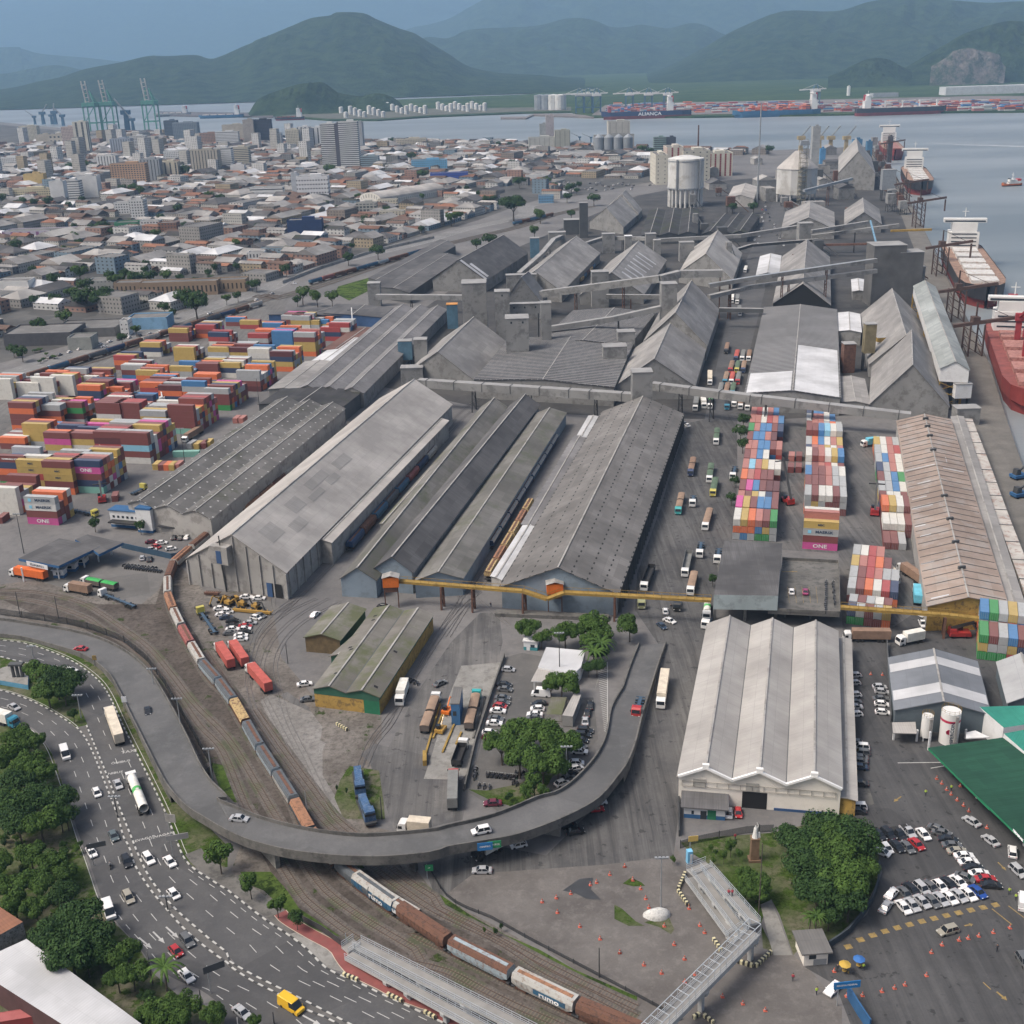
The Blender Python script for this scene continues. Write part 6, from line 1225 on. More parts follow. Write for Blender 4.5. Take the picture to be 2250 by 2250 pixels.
truck('Q',430,730,390,985,'box','w','cr','white truck with long cream box below the junction','trucks near the overpass',None)
truck('Q',225,900,180,1060,'flat','r','gy','red tractor unit on the overpass ramp','trucks near the overpass',None,1.6)
truck('M',1020,1100,925,830,'box','w','cr','long cream box truck on the highway','trucks on the highway',None,.05)
truck('M',1230,1690,1110,1380,'tank','w','wt','white and green tank truck on the highway','trucks on the highway',None,.05)
truck('M',-60,880,145,940,'box','b','wt','white and blue coach at the left edge of the road','trucks on the highway',12)
for i,(x,y,x2,y2) in enumerate(((230,655,110,470),(350,640,225,455),(545,850,375,655))):
 truck('N',x,y,x2,y2,'box','w','rd',['truck with red container, leftmost of three by the wagons','truck with red container, middle one of three by the wagons','truck with red container, lowest of three by the wagons'][i],'red container trucks')
truck('N',1700,810,1650,960,'box','w','wt','white box truck beside the ochre wall of the derelict shed','trucks of the weigh yard')
for k in (('O',110,1235,245,860,'double','w','tn','tan sheeted double truck, leftmost at the weigh platforms'),('O',490,1220,585,830,'double','t','tn','tan sheeted double truck with turquoise cab at the weigh platforms'),('O',395,1480,465,1290,'tipper','w','bk','white cabbed tipper with black body at the weigh platforms'),('O',365,1850,375,1550,'box','r','gy','grey boxed truck with red cab below the weigh platforms')): truck(*k,'trucks of the weigh yard')
truck('T',1800,285,1640,270,'box','w','cr','truck with yellow cream roof peeping over the overpass','trucks near the overpass',8)
truck('U',640,480,545,530,'box','k','wt','truck with white roof emerging beneath the overpass sign','trucks near the overpass',8)
for k in (('I',330,1520,80,1480,'box','w','og','truck carrying an orange container under the gate canopy'),('I',830,1590,585,1540,'double','w','gr','truck with bright green boxes by the gate'),('I',640,1620,470,1590,'box','w','br','truck with brown container beside the green one'),('I',960,1720,705,1620,'flat','w','bk','empty skeletal trailer with white cab by the gate'),('I',500,1030,690,1070,'flat','y','bk','blue skeletal trailer with yellow cab in the west yard'),('I',1430,470,1300,550,'box','w','br','truck loaded with a brown container in the west yard'),
          ('I',930,920,1030,870,'flat','y','bk','skeletal trailer with yellow cab near the skylit warehouse'),('I',1540,1932,1395,1720,'flat','y','bk','long skeletal trailer with yellow cab by the excavators'),('L',1220,1560,1050,1440,'box','w','br','brown container truck turning beside the brown warehouse'),('L',935,1440,1030,1550,'box','w','cr','yellow container truck beside the slab block'),('L',1180,1700,1170,1590,'box','w','bl','sky blue container on a truck beside the brown warehouse'),
          ('L',960,1560,965,1690,'box','w','wt','white truck at the foot of the low east block'),('R',1075,395,850,440,'box','w','wt','grey white box truck heading left behind the tent hall'),('R',790,400,400,395,'box','w','br','long red brown container truck behind the cream warehouse'),('L',905,560,785,575,'box','w','bl','blue and white truck at the head of the east yard')): truck(*k,'trucks of the container yards')
# empty protos away
for e in list(CPROTO.values())+list(TP.values()):
 for ch in list(e.children):
  for g2 in list(ch.children): bpy.data.objects.remove(g2)
  bpy.data.objects.remove(ch)
 bpy.data.objects.remove(e)
# reach stackers
REDM = gloss('machine_red',(.35,.03,.03),.45)
def stacker(t,x,y,x2,y2,label,boom=9,lift=50,spreader=True,mat=None,s=1.0):
 a = at(t,x,y); b_ = at(t,x2,y2); r = atan2((b_-a).y,(b_-a).x); T_ = thing('reach_stacker',label,'reach stacker',a,r,'reach stackers'); mt = mat or REDM
 q = MB(); q.box(0,0,.7,6.5*s,3.2*s,1.2,m=0,tx=.92); q.box(-2.2*s,0,1.9,2*s,2.8*s,.9); q.build('chassis',mt,T_,local=True)
 q = MB(); q.box(.4,.9,1.9,1.4,1.2,1.5,tx=.8); q.build('cab',CARGL,T_,local=True)
 q = MB(); el = radians(lift); e = Vector((-2.5+boom*cos(el),0,2.6+boom*sin(el))); q.beam((-2.5,0,2.4),e,.7,.8); q.build('boom',DSTEEL if mat is None else mt,T_,local=True)
 if spreader: q = MB(); q.box(e.x+.3,0,e.z-1.6,.5,6 if s > .9 else 4,.4); q.box(e.x+.3,0,e.z-1.4,.4,.4,1.8); q.build('spreader',DSTEEL,T_,local=True)
 for xx in (-2.2,2.2):
  for sy in (-1.4,1.4): q = MB(); q.rod((xx*s,sy*s-.3,.75),(xx*s,sy*s+.3,.75),.75,10); q.build('wheel',TYRE,T_,local=True)
stacker('L',260,985,190,930,'dark red reach stacker with long raised boom in the east yard',17,58)
stacker('L',875,1060,880,960,'dark red reach stacker facing the right hand east block',12,50)
stacker('R',1380,380,1500,380,'red reach stacker beside the tall right edge block',7,15)
stacker('I',725,700,760,560,'cream boomed reach stacker working between the west rows',13,50,mat=gloss('machine_cream',(.6,.52,.28)))
stacker('I',725,970,720,900,'dark reach stacker below the nearest west row',8,40)
stacker('F',725,1190,735,1090,'white boomed reach stacker by the blue canopy',12,55,mat=W_PURE)
stacker('I',1150,260,1145,200,'white boomed reach stacker in the fourth west row',8,45,mat=W_PURE)
# excavators and scrap by the pale hall
YM = gloss('machine_yellow',(.36,.21,.04),.7)
for i,(x,y,dx) in enumerate(((210,120,60),(330,130,80),(250,90,-60),(440,150,50),(150,95,-50))):
 a = at('N',x,y); b_ = at('N',x+dx,y+20); r = atan2((b_-a).y,(b_-a).x); T_ = thing('excavator','yellow and black excavator in the scrap row below the pale hall','excavator',a,r,'excavators')
 q = MB(); [q.box(0,s_*.9,0,3,.5,.8) for s_ in (-1,1)]; q.build('tracks',TYRE,T_,local=True); q = MB(); q.box(-.3,0,.9,2.4,2,1.1); q.build('body',YM,T_,local=True); q = MB(); q.box(.6,.6,1.6,1,.8,1.1); q.build('cab',CARGL,T_,local=True)
 q = MB(); q.beam((.8,-.2,1.6),(3.2,-.2,3.4),.35,.4); q.beam((3.2,-.2,3.5),(4.6,-.2,1.0),.3,.35); q.build('arm',DSTEEL if i % 2 else YM,T_,local=True); q = MB(); q.box(4.6,-.2,.4,.8,.9,.7); q.build('bucket',DSTEEL,T_,local=True)
for i,(x,y,x2,y2) in enumerate(((240,160,560,190),(0,20,120,25))):
 a = at('N',x,y,.4); b_ = at('N',x2,y2,.4); q = MB(); q.beam(a,b_,.9,.8)
 for k in range(8): p = a.lerp(b_,k/7); q.beam(p,p+Vector((.8,.9,.9)),.2,.2)
 tag(q.build('crane_boom',YM if i == 0 else RUST,loc=tuple((a+b_)/2)),['long yellow lattice boom lying by the parked cars','rusty beams lying against the pale hall'][i],'crane boom')
# little orange grab cranes in the weigh yard
for (t,x,y,c,lb) in (('O',265,1190,YM,'yellow grab crane between the weigh platforms'),('O',320,1030,ORANGE,'orange grab crane left of the blue cabin'),('O',1745-900,1932,YM,None)):
 if lb is None: continue
 a = at(t,x,y); T_ = thing('grab_crane',lb,'crane',a,1.2,'grab cranes'); q = MB(); q.box(0,0,.4,3.2,2.4,.9); q.build('body',c,T_,local=True); q = MB(); q.beam((0,0,1.3),(2.5,0,3.6),.3,.3); q.beam((2.5,0,3.6),(4.5,0,2),.25,.25); q.build('arm',c,T_,local=True); q = MB(); q.box(-.5,.4,1.3,1.1,1,1.1); q.build('cab',CARGL,T_,local=True)
# ================================================================ trees
def leafmat(name,a,b2,c3):
 m,nt,b = nodes_mat(name); P = coords(nt,'pos'); oi = nt.nodes.new('ShaderNodeObjectInfo')
 o = mix(nt,ramp(nt,noise(nt,P,.55,4,.7),.38,.62),a,b2); o = mix(nt,ramp(nt,noise(nt,P,1.9,3,.7),.55,.7,0,.8),o,c3)
 o = mix(nt,ramp(nt,oi.outputs['Random'],0,1,0,.35),o,Vector(a)*.7); nt.links.new(o,b.inputs['Base Color']); b.inputs['Roughness'].default_value = .75; b.inputs['Specular IOR Level'].default_value = .2; return m
LEAF = leafmat('leaves',(.036,.074,.015),(.068,.128,.024),(.11,.18,.04)); LEAFD = leafmat('dark_leaves',(.022,.052,.016),(.042,.088,.022),(.07,.12,.03)); BARK = M('bark',(.09,.075,.06),.95,.3,2)
def crown_mesh(seed,nl,lobes,leaf,flat=.62):
 R_ = random.Random(seed); q = MB(); Ls = []
 for i in range(lobes):
  a = R_.uniform(0,2*pi); r = sqrt(R_.random())*.68; Ls.append((r*cos(a),r*sin(a),R_.uniform(-.25,.45)*(1-r*.6),R_.uniform(.26,.44)))
 for i in range(nl):
  x,y,z,s = Ls[i % lobes]; th = R_.uniform(0,2*pi); cz = R_.uniform(-.75,1); rr = s*(R_.uniform(.55,1.0)**.5)*R_.uniform(.9,1.1); sx = sqrt(1-cz*cz)
  p = Vector((x+rr*sx*cos(th),y+rr*sx*sin(th),(z+rr*cz)*flat)); nn = Vector((sx*cos(th),sx*sin(th),cz+.35)).normalized(); nn = (nn+Vector((R_.uniform(-.6,.6),R_.uniform(-.6,.6),R_.uniform(-.3,.6)))).normalized()
  u = nn.orthogonal().normalized(); v = nn.cross(u); a = R_.uniform(0,pi); u,v = u*cos(a)+v*sin(a),v*cos(a)-u*sin(a); L = leaf*R_.uniform(.6,1.3)
  q.face([p-u*L-v*L*.5,p+u*L*.2-v*L*.75,p+u*L,p+u*L*.1+v*L*.7])
 return q
def inside(p,poly):
 x,y = p; c = False; k = len(poly)
 for i in range(k):
  (x0,y0),(x1,y1) = poly[i],poly[(i+1) % k]
  if (y0 > y) != (y1 > y) and x < (x1-x0)*(y-y0)/(y1-y0)+x0: c = not c
 return c
CITY = [(-60,815),(0,798),(102,772),(248,732),(373,688),(500,642),(612,603),(749,568),(923,520),(1050,484),(1130,455),(1180,440),(1290,428),(1440,398),(1500,358),(1600,342),(1700,338),(1440,333),(1255,319),(1150,315),(839,314),(520,305),(366,296),(196,293),(0,274),(-60,270)]
TPR = []
def tree_proto(seed,nl,lobes,leaf,mat,flat=.62,trunk=True):
 e = bpy.data.objects.new('tree',None); C.objects.link(e); crown_mesh(seed,nl,lobes,leaf,flat).build('crown',mat,e).location = (0,0,1.0)
 q = MB(); q.rod((0,0,0),(.02,0,.55),.055,7,0,.035)
 for i in range(5): a = i*1.3; q.rod((.02,0,.5),(.35*cos(a),.35*sin(a),.95),.028,5,0,.01)
 q.build('trunk',BARK,e); e.location = (0,-700,0); return e
TPR = [tree_proto(1,4200,15,.052,LEAF),tree_proto(2,4200,11,.052,LEAF,.7),tree_proto(3,3800,18,.055,LEAFD,.6),tree_proto(4,1500,7,.07,LEAF,.8),tree_proto(5,1300,9,.075,LEAFD,.7)]
def ppm(p): a = pr(p); b_ = pr((p[0]+1,p[1],p[2])); return hypot(a[0]-b_[0],a[1]-b_[1])
def tree(t,x,y,r,kind=0,label='',group=None,name='tree',ht=None):
 px,py = n(t,x,y); z = 4.0; p = g(px,py,z); R_ = r/TL[t][2]/ppm(p); z = (ht or R_*.95+1.5); p = g(px,py,z); R_ = r/TL[t][2]/ppm(p)
 c = copy_tree(TPR[kind],(p.x,p.y,0),rnd.uniform(0,6),(R_,R_,z),label,'tree',group); c.name = name; return c
def trees(label,group,spec,kinds=(0,1,2)):
 t = 'Z'
 for k in spec.split():
  if k in TL: t = k; continue
  x,y,r = map(float,k.split(',')); tree(t,x,y,r,rnd.choice(kinds),label,group)
trees('broad tree on the round fountain island','fountain island trees','M 340,470,150 470,545,165 600,560,150 400,640,140 540,650,110 620,840,50')
trees('leafy tree in the dark grove at the left edge','grove west of the highway','M 130,1020,130 280,1070,120 80,1190,170 260,1250,165 120,1420,180 350,1330,150 60,1600,170 290,1560,180 460,1560,160 570,1560,100 150,1760,190 330,1750,180 510,1720,110 S 60,60,180 560,150,120 250,480,150 440,540,150 90,740,180 300,740,170 520,830,150 560,640,120 120,900,140 300,950,140 -40,560,160')
trees('large dark tree over the white roofed shed','grove west of the highway','S 650,1020,230 480,1120,220 780,1170,200 600,1330,240 830,1330,160 400,1200,170 730,1370,150',(2,))
trees('loose branched tree beside the highway pavement','trees along the bottom edge','S 1070,1340,160 1120,1490,150 990,1520,130',(1,))
trees('bright green tree at the bottom edge of the photo','trees along the bottom edge','S 1360,1800,180 1580,1780,170 1480,1900,150 1250,1850,120 1820,1850,110 T 60,1850,130 420,1900,70',(0,))
trees('small round tree on the pavement below the overpass','street trees of the pavement','T 120,500,145 380,740,110 610,910,100 775,1030,75',(3,4))
trees('shade tree at the top of the office car park','office yard trees','O 1010,310,130 1120,380,90 1320,340,130 1450,330,120 1570,260,150 1640,360,120 1540,410,110 Q 130,275,130',(0,1))
trees('shade tree beside the white roofed office','office yard trees','O 1290,740,140 1390,790,110 1200,800,80',(0,1)); trees('tall hedge like tree by the ramp','office yard trees','O 1600,500,100 1590,620,80 1520,640,60',(2,))
trees('big tree in the middle of the office car park','office yard trees','O 950,1190,190 780,1290,170 1130,1210,200 1290,1310,180 930,1380,200 1130,1440,190 1340,1270,140 1260,1480,120',(0,1)); trees('shrubby tree at the tip of the office yard','office yard trees','O 1060,1620,110 1000,1700,90 1140,1690,80',(3,))
trees('round clipped bush in the small park','park trees','V 990,420,65 930,500,40 1060,480,40',(3,)); trees('light green tree beside the footbridge ramp','park trees','V 1120,680,110 1210,740,140 1120,800,100 1240,820,100',(0,))
trees('large dense park tree','park trees','V 1480,330,150 1620,410,190 1780,330,200 1560,560,150 X 250,250,200 470,330,220 300,480,240 580,430,150 120,560,220 380,700,250 560,620,170 180,800,220 450,870,190 280,1000,120 80,400,200',(0,2))
trees('small tree in front of the white blue office','yard trees','I 665,1120,50 990,1140,48',(4,)); trees('dark tree in the line beside the east containers','yard trees','K 1720,385,55 1700,470,62 1715,560,55 1660,820,38 1635,940,42 1500,1515,38',(4,))
trees('tree at the corner of the town railway','yard trees','F 365,945,75 470,965,70 575,970,65 330,990,40 1690,560,60 1600,590,50 1420,410,55 1480,390,35',(4,3)); trees('huge dark round tree beside the town avenue','town trees','F 1860,310,110',(2,))
trees('town tree among the low houses','town trees','E 560,790,75 600,880,65 370,840,60 450,1110,72 270,1165,72 110,600,58 1380,1000,125 1300,960,80 700,980,90 600,960,100 500,940,60 740,940,70 880,960,50 1060,955,50 1160,1040,50 1340,740,48 1680,590,48 170,290,42 240,300,38 340,290,48 930,200,50 1000,215,50 870,200,40 1560,270,45 1480,250,42 860,1255,42 960,1200,42 1220,1080,35 0,270,50 720,470,60 790,510,45 540,540,50 650,480,40 1100,520,45 240,990,50 380,980,55 150,1360,60 90,1340,50 1260,340,40 1170,820,60 950,830,70 1060,820,60 1780,880,45 1600,980,40 1680,960,40 820,850,70 F 1440,400,50 1560,250,0.1 1180,180,30 760,260,32 1220,260,30 1670,280,42 540,490,42 690,690,52 900,640,60 270,640,48 250,770,50 470,580,30 810,440,38 860,450,30 40,880,50 A 1300,1200,60 500,1170,40 600,1160,40 660,1170,35 B 560,1190,50 1000,990,30 1140,1100,45 980,1110,30 1220,1230,50 1850,1150,40 G 130,150,50 320,150,45 380,180,30 500,190,40 660,270,50 280,385,60 240,500,50 470,260,40 500,380,40 1640,330,45 1790,330,45 C 1000,1050,40 1060,1060,30 1900,1050,40',(3,4,4))
tv = Random_trees = random.Random(5)
for i in range(130):
 x,y = tv.uniform(0,1350),tv.uniform(300,640)
 if inside((x,y),CITY): c = copy_tree(TPR[4],g(x,y),tv.uniform(0,6),(tv.uniform(3,6),)*2+(tv.uniform(5,8),),'small town tree standing between the house roofs','tree','small town trees'); c.name = 'tree'
for i in range(46):   # undergrowth of the verges
 t,x,y,r = rnd.choice((('M',80,1900,60),('S',550,500,60),('S',200,650,60),('S',620,420,50),('O',900,1780,40),('E',300,1370,40),('V',850,480,40),('V',560,480,30),('U',700,1150,25),('N',1200,1700,25),('S',1230,1640,60),('E',1500,860,40)))
 k = tree(t,x+rnd.uniform(-90,90),y+rnd.uniform(-60,60),r*rnd.uniform(.5,.9),rnd.choice((3,4)),'low shrub in the undergrowth','undergrowth shrubs','shrub',1.6); k['category'] = 'shrub'
def palm(t,x,y,h,label,s=1.0):
 p = at(t,x,y); T_ = thing('palm_tree',label,'palm',p,0,'palms'); q = MB(); q.rod((0,0,0),(.2,0,h),.2*s,7,0,.13*s); q.build('trunk',BARK,T_,local=True); q = MB()
 for i in range(15):
  a = i*2.4; pp = Vector((.2,0,h)); dx = Vector((cos(a),sin(a),0)); sd = Vector((-sin(a),cos(a),0))
  for k in range(6):
   z = .5-.17*k*k*.35-(i % 3)*.12; nx = pp+dx*.55*s+Vector((0,0,z*s*.6)); w_ = .34*s*(1-abs(k-2)/5); q.face([pp-sd*w_,nx-sd*w_*.9,nx+Vector((0,0,.12)),pp+Vector((0,0,.12))]); q.face([pp+Vector((0,0,.12)),nx+Vector((0,0,.12)),nx+sd*w_*.9,pp+sd*w_]); pp = nx
 q.build('fronds',LEAF,T_,local=True)
palm('O',1560,660,6,'palm in the hedge by the ramp, lower one',1.4); palm('O',1620,600,6.5,'palm in the hedge by the ramp, upper one',1.4); palm('S',1420,1650,6,'palm on the verge at the bottom of the highway',1.2); palm('V',1650,1180,4.5,'thin palm on the lawn behind the guard hut, left one',.7); palm('V',1700,1180,5,'thin palm on the lawn behind the guard hut, right one',.7)
for e in TPR:
 for ch in list(e.children): bpy.data.objects.remove(ch)
 bpy.data.objects.remove(e)
# ================================================================ the town
HW = [FACADE('house_wall_%d' % i,c,(.06,.065,.07),2.8+.3*i,3.1,.38,.42,dirt=.5) for i,c in enumerate([(.44,.43,.40),(.30,.29,.275),(.36,.30,.21),(.24,.21,.185),(.17,.175,.18),(.54,.54,.53),(.30,.19,.155),(.18,.25,.31)])]
HR = [ROOF('clay_tiles',(.25,.13,.09),(.17,.105,.08),streak=.4,sheet=(.5,2)),ROOF('old_clay_tiles',(.17,.11,.088),(.115,.088,.076),streak=.4,sheet=(.5,2)),R_DUST,R_LIGHT2,R_DARK,ROOF('flat_slab',(.22,.215,.21),(.16,.158,.155),streak=.3),R_WHITE,ROOF('bright_clay_tiles',(.33,.16,.10),(.26,.13,.09),streak=.3,sheet=(.5,2)),R_BLACK]
HRN = ['clay tiled','dark tiled','grey roofed','pale roofed','dark roofed','flat roofed','white roofed','orange tiled','black roofed']; HWN = ['white','grey','yellowish','brown','slate grey','bright white','reddish','blue']
def house(qw,qr,x,y,sx,sy,h,r,roof,z=0):
 c,s = cos(r),sin(r); f = lambda a,b_,zz: (x+a*c-b_*s,y+a*s+b_*c,zz); A,B = sx/2,sy/2
 P_ = [f(-A,-B,z),f(A,-B,z),f(A,B,z),f(-A,B,z)]; T_ = [(a,b_,z+h) for a,b_,_ in P_]
 for i in range(4): qw[0].face([P_[i],P_[(i+1) % 4],T_[(i+1) % 4],T_[i]],qw[1])
 o = .35; A += o; B += o; E_ = [f(-A,-B,z+h),f(A,-B,z+h),f(A,B,z+h),f(-A,B,z+h)]; Q,m = qr
 if roof == 'flat':
  Q.face([f(-A+o,-B+o,z+h-.5),f(A-o,-B+o,z+h-.5),f(A-o,B-o,z+h-.5),f(-A+o,B-o,z+h-.5)],m)
 else:
  rs = min(A,B)*.42
  if sx > sy: k = B*.9 if roof == 'hip' else 0; a,b_ = f(-A+k,0,z+h+rs),f(A-k,0,z+h+rs); Q.face([E_[0],E_[1],b_,a],m); Q.face([E_[2],E_[3],a,b_],m); Q.face([E_[1],E_[2],b_],m); Q.face([E_[3],E_[0],a],m)
  else: k = A*.9 if roof == 'hip' else 0; a,b_ = f(0,-B+k,z+h+rs),f(0,B-k,z+h+rs); Q.face([E_[1],E_[2],b_,a],m); Q.face([E_[3],E_[0],a,b_],m); Q.face([E_[0],E_[1],a],m); Q.face([E_[2],E_[3],b_],m)
KEEP = []   # footprints (photo boxes) kept free for the buildings set out one by one
def keepbox(t,x0,x1,y0,y1): a = n(t,x0,y0); b_ = n(t,x1,y1); KEEP.append((a[0],b_[0],a[1],b_[1]))
for k in (('G',1090,1660,0,340),('E',0,210,850,960),('E',40,830,1100,1400),('E',620,1760,830,1000),('F',890,1390,280,345),('E',50,560,500,570),('E',370,700,240,325),('F',300,560,230,290),('F',270,510,520,570),('E',800,1030,390,435),('B',500,800,1150,1210),('C',200,500,1030,1070),('C',660,950,1050,1090),('C',1080,1250,1060,1095),('G',400,1100,150,250),('E',900,1190,1100,1210),('E',430,700,900,1050),('E',1260,1520,930,1080),('F',1750,1932,200,420),('G',0,200,200,420)): keepbox(*k)
av_dir = (av1[60]-av1[10]); ang = atan2(av_dir.y,av_dir.x); O_ = av1[30]; cu,cv = Vector((cos(ang),sin(ang),0)),Vector((-sin(ang),cos(ang),0)); HS = []
for bi in range(-14,34):
 for bj in range(-16,26):
  x0,y0 = bi*88-300,18+bj*62
  for row in (0,1):
   x = x0
   while x < x0+76:
    w_ = rnd.choice((7,8,9,11,14,20,28)) if rnd.random() < .9 else 40; w_ = min(w_,x0+80-x)
    if w_ < 5: break
    d_ = rnd.uniform(19,25); p = O_+cu*(x+w_/2)+cv*(y0+(d_/2 if row == 0 else 50-d_/2)); x += w_+rnd.choice((0,.3,.3,2.5))
    P2 = pr(p)
    if not (-50 < P2[0] < 2250) or not inside(P2,CITY) or rnd.random() < .07: continue
    if any(a-6 < P2[0] < b_+6 and c-4 < P2[1] < d2+2 for a,b_,c,d2 in KEEP): continue
    far_ = p.length; h = rnd.choice((3.5,4,5,6.5,7,8,9)) if rnd.random() < .965 else rnd.uniform(11,18)
    if P2[0] < 760 and P2[1] < 400 and w_ > 8 and rnd.random() < .045: h = rnd.uniform(20,44); w_ = min(w_,15)
    rf = rnd.choice((0,0,0,0,1,1,1,1,1,1,2,2,3,4,5,6,7,8,8)); big = w_ > 18
    if big: rf = rnd.choice((2,3,4,6,2,5))
    if h > 11: rf = 5
    wl = rnd.choice((0,5,5,0,2,5)) if h > 20 else rnd.choice((0,0,0,1,1,2,3,4,5,5,6,7))
    HS.append((far_,p,w_,d_ if h < 20 else 16,h,rf,wl,'flat' if rf == 5 else rnd.choice(('gable','hip','gable'))))
cp_ = [g(*k) for k in CITY]; sheet('town_ground',cp_,.008,tarmac('town_streets',(.06,.06,.06),(.12,.118,.113),.02,.4))
HS.sort(key=lambda k: k[0])
qW,qR = MB(),MB()
for i,(fr_,p,w_,d_,h,rf,wl,st) in enumerate(HS):
 if i < 255:
  T_ = thing('town_house','%s %s %s house %s' % ('long' if w_ > 18 else 'narrow' if w_ < 9 else 'low' if h < 5 else 'plain',HWN[wl],HRN[rf],'near the avenue' if i < 90 else 'behind the avenue' if i < 180 else 'in the old town'),'house',(p.x,p.y,0),0,'old town houses')
  a,b_ = MB(),MB(); house((a,0),(b_,0),p.x,p.y,w_,d_,h,ang,st); a.build('wall',HW[wl],T_); b_.build('roof',HR[rf],T_)
 else: house((qW,wl),(qR,rf),p.x,p.y,w_,d_,h,ang,st)
o = qW.build('old_town',HW); struct(o,'stuff'); o['label'] = 'walls of the farther old town houses'; o = qR.build('old_town_roofs',HR); struct(o,'stuff'); o['label'] = 'roofs of the farther old town houses'
print('houses',len(HS),min(p[1].y for p in HS),max(p[1].y for p in HS),av_dir,O_)
# towers and landmark buildings: left and right edge at the foot, top row, foot row
def block(label,t,xl,xr,yt,yb,d_,col,kind='win',fw=3.2,fh=3.1,ww=.5,wh=.45,win=(.07,.08,.09),r=0,roofm=None,name='building',side=None,cat='building',pent=True):
 a = at(t,xl,yb); b_ = at(t,xr,yb); w_ = (b_-a).length; c = (a+b_)/2; h = zat(c,n(t,0,yt)[1]); c = c+Vector((0,d_/2,0)); T_ = thing(name,label,cat,(c.x,c.y,0)); nm = 'facade_'+str(abs(hash((col,kind,fw,fh,ww,wh,win))) % 99999)
 wm = FACADE('facade_%.2f_%.2f_%.2f_%s_%.1f_%.2f' % (*col,kind,fw,ww),col,win,fw,fh,ww if kind == 'win' else 1.01 if kind == 'band' else ww,wh if kind != 'rib' else 1.01) if kind != 'plain' else M('wall_%.2f_%.2f_%.2f' % col,col,.8,.12,.1,dirt=tuple(k*.6 for k in col),dirtamt=.4)
 q = MB(); q.box(c.x,c.y,0,w_,d_,h,r); q.build('wall',wm,T_); q = MB(); q.box(c.x,c.y,h,w_-.8,d_-.8,.1,r); q.build('roof',roofm or HR[5],T_)
 q = MB();
 for (sx,sy,ex,ey) in ((0,-1,w_,.4),(0,1,w_,.4),(-1,0,.4,d_),(1,0,.4,d_)):
  lx,ly = sx*(w_/2-.2),sy*(d_/2-.2); q.box(c.x+lx*cos(r)-ly*sin(r),c.y+lx*sin(r)+ly*cos(r),h+.002,ex-.01,ey-.01,.9,r)
 q.build('parapet',M('wall_%.2f_%.2f_%.2f' % col,col,.8,.12,.1),T_)
 if pent and h > 14: q = MB(); q.box(c.x+w_*.1,c.y,h+.1,w_*.35,d_*.4,3.2,r); q.build('roof_house',M('wall_%.2f_%.2f_%.2f' % col,col),T_)
 if kind == 'band':    # real projecting spandrels
  q = MB(); k = int(h/fh)
  for i in range(1,k): q.box(c.x,c.y,i*fh-.6,w_+.3,d_+.3,1.25,r)
  q.build('spandrels',M('wall_%.2f_%.2f_%.2f' % col,col),T_)
 return T_
WHT,CRM,BEI,GRY,BRN = (.66,.66,.65),(.58,.54,.44),(.46,.42,.35),(.36,.38,.40),(.40,.24,.15); dk = (.04,.045,.06)
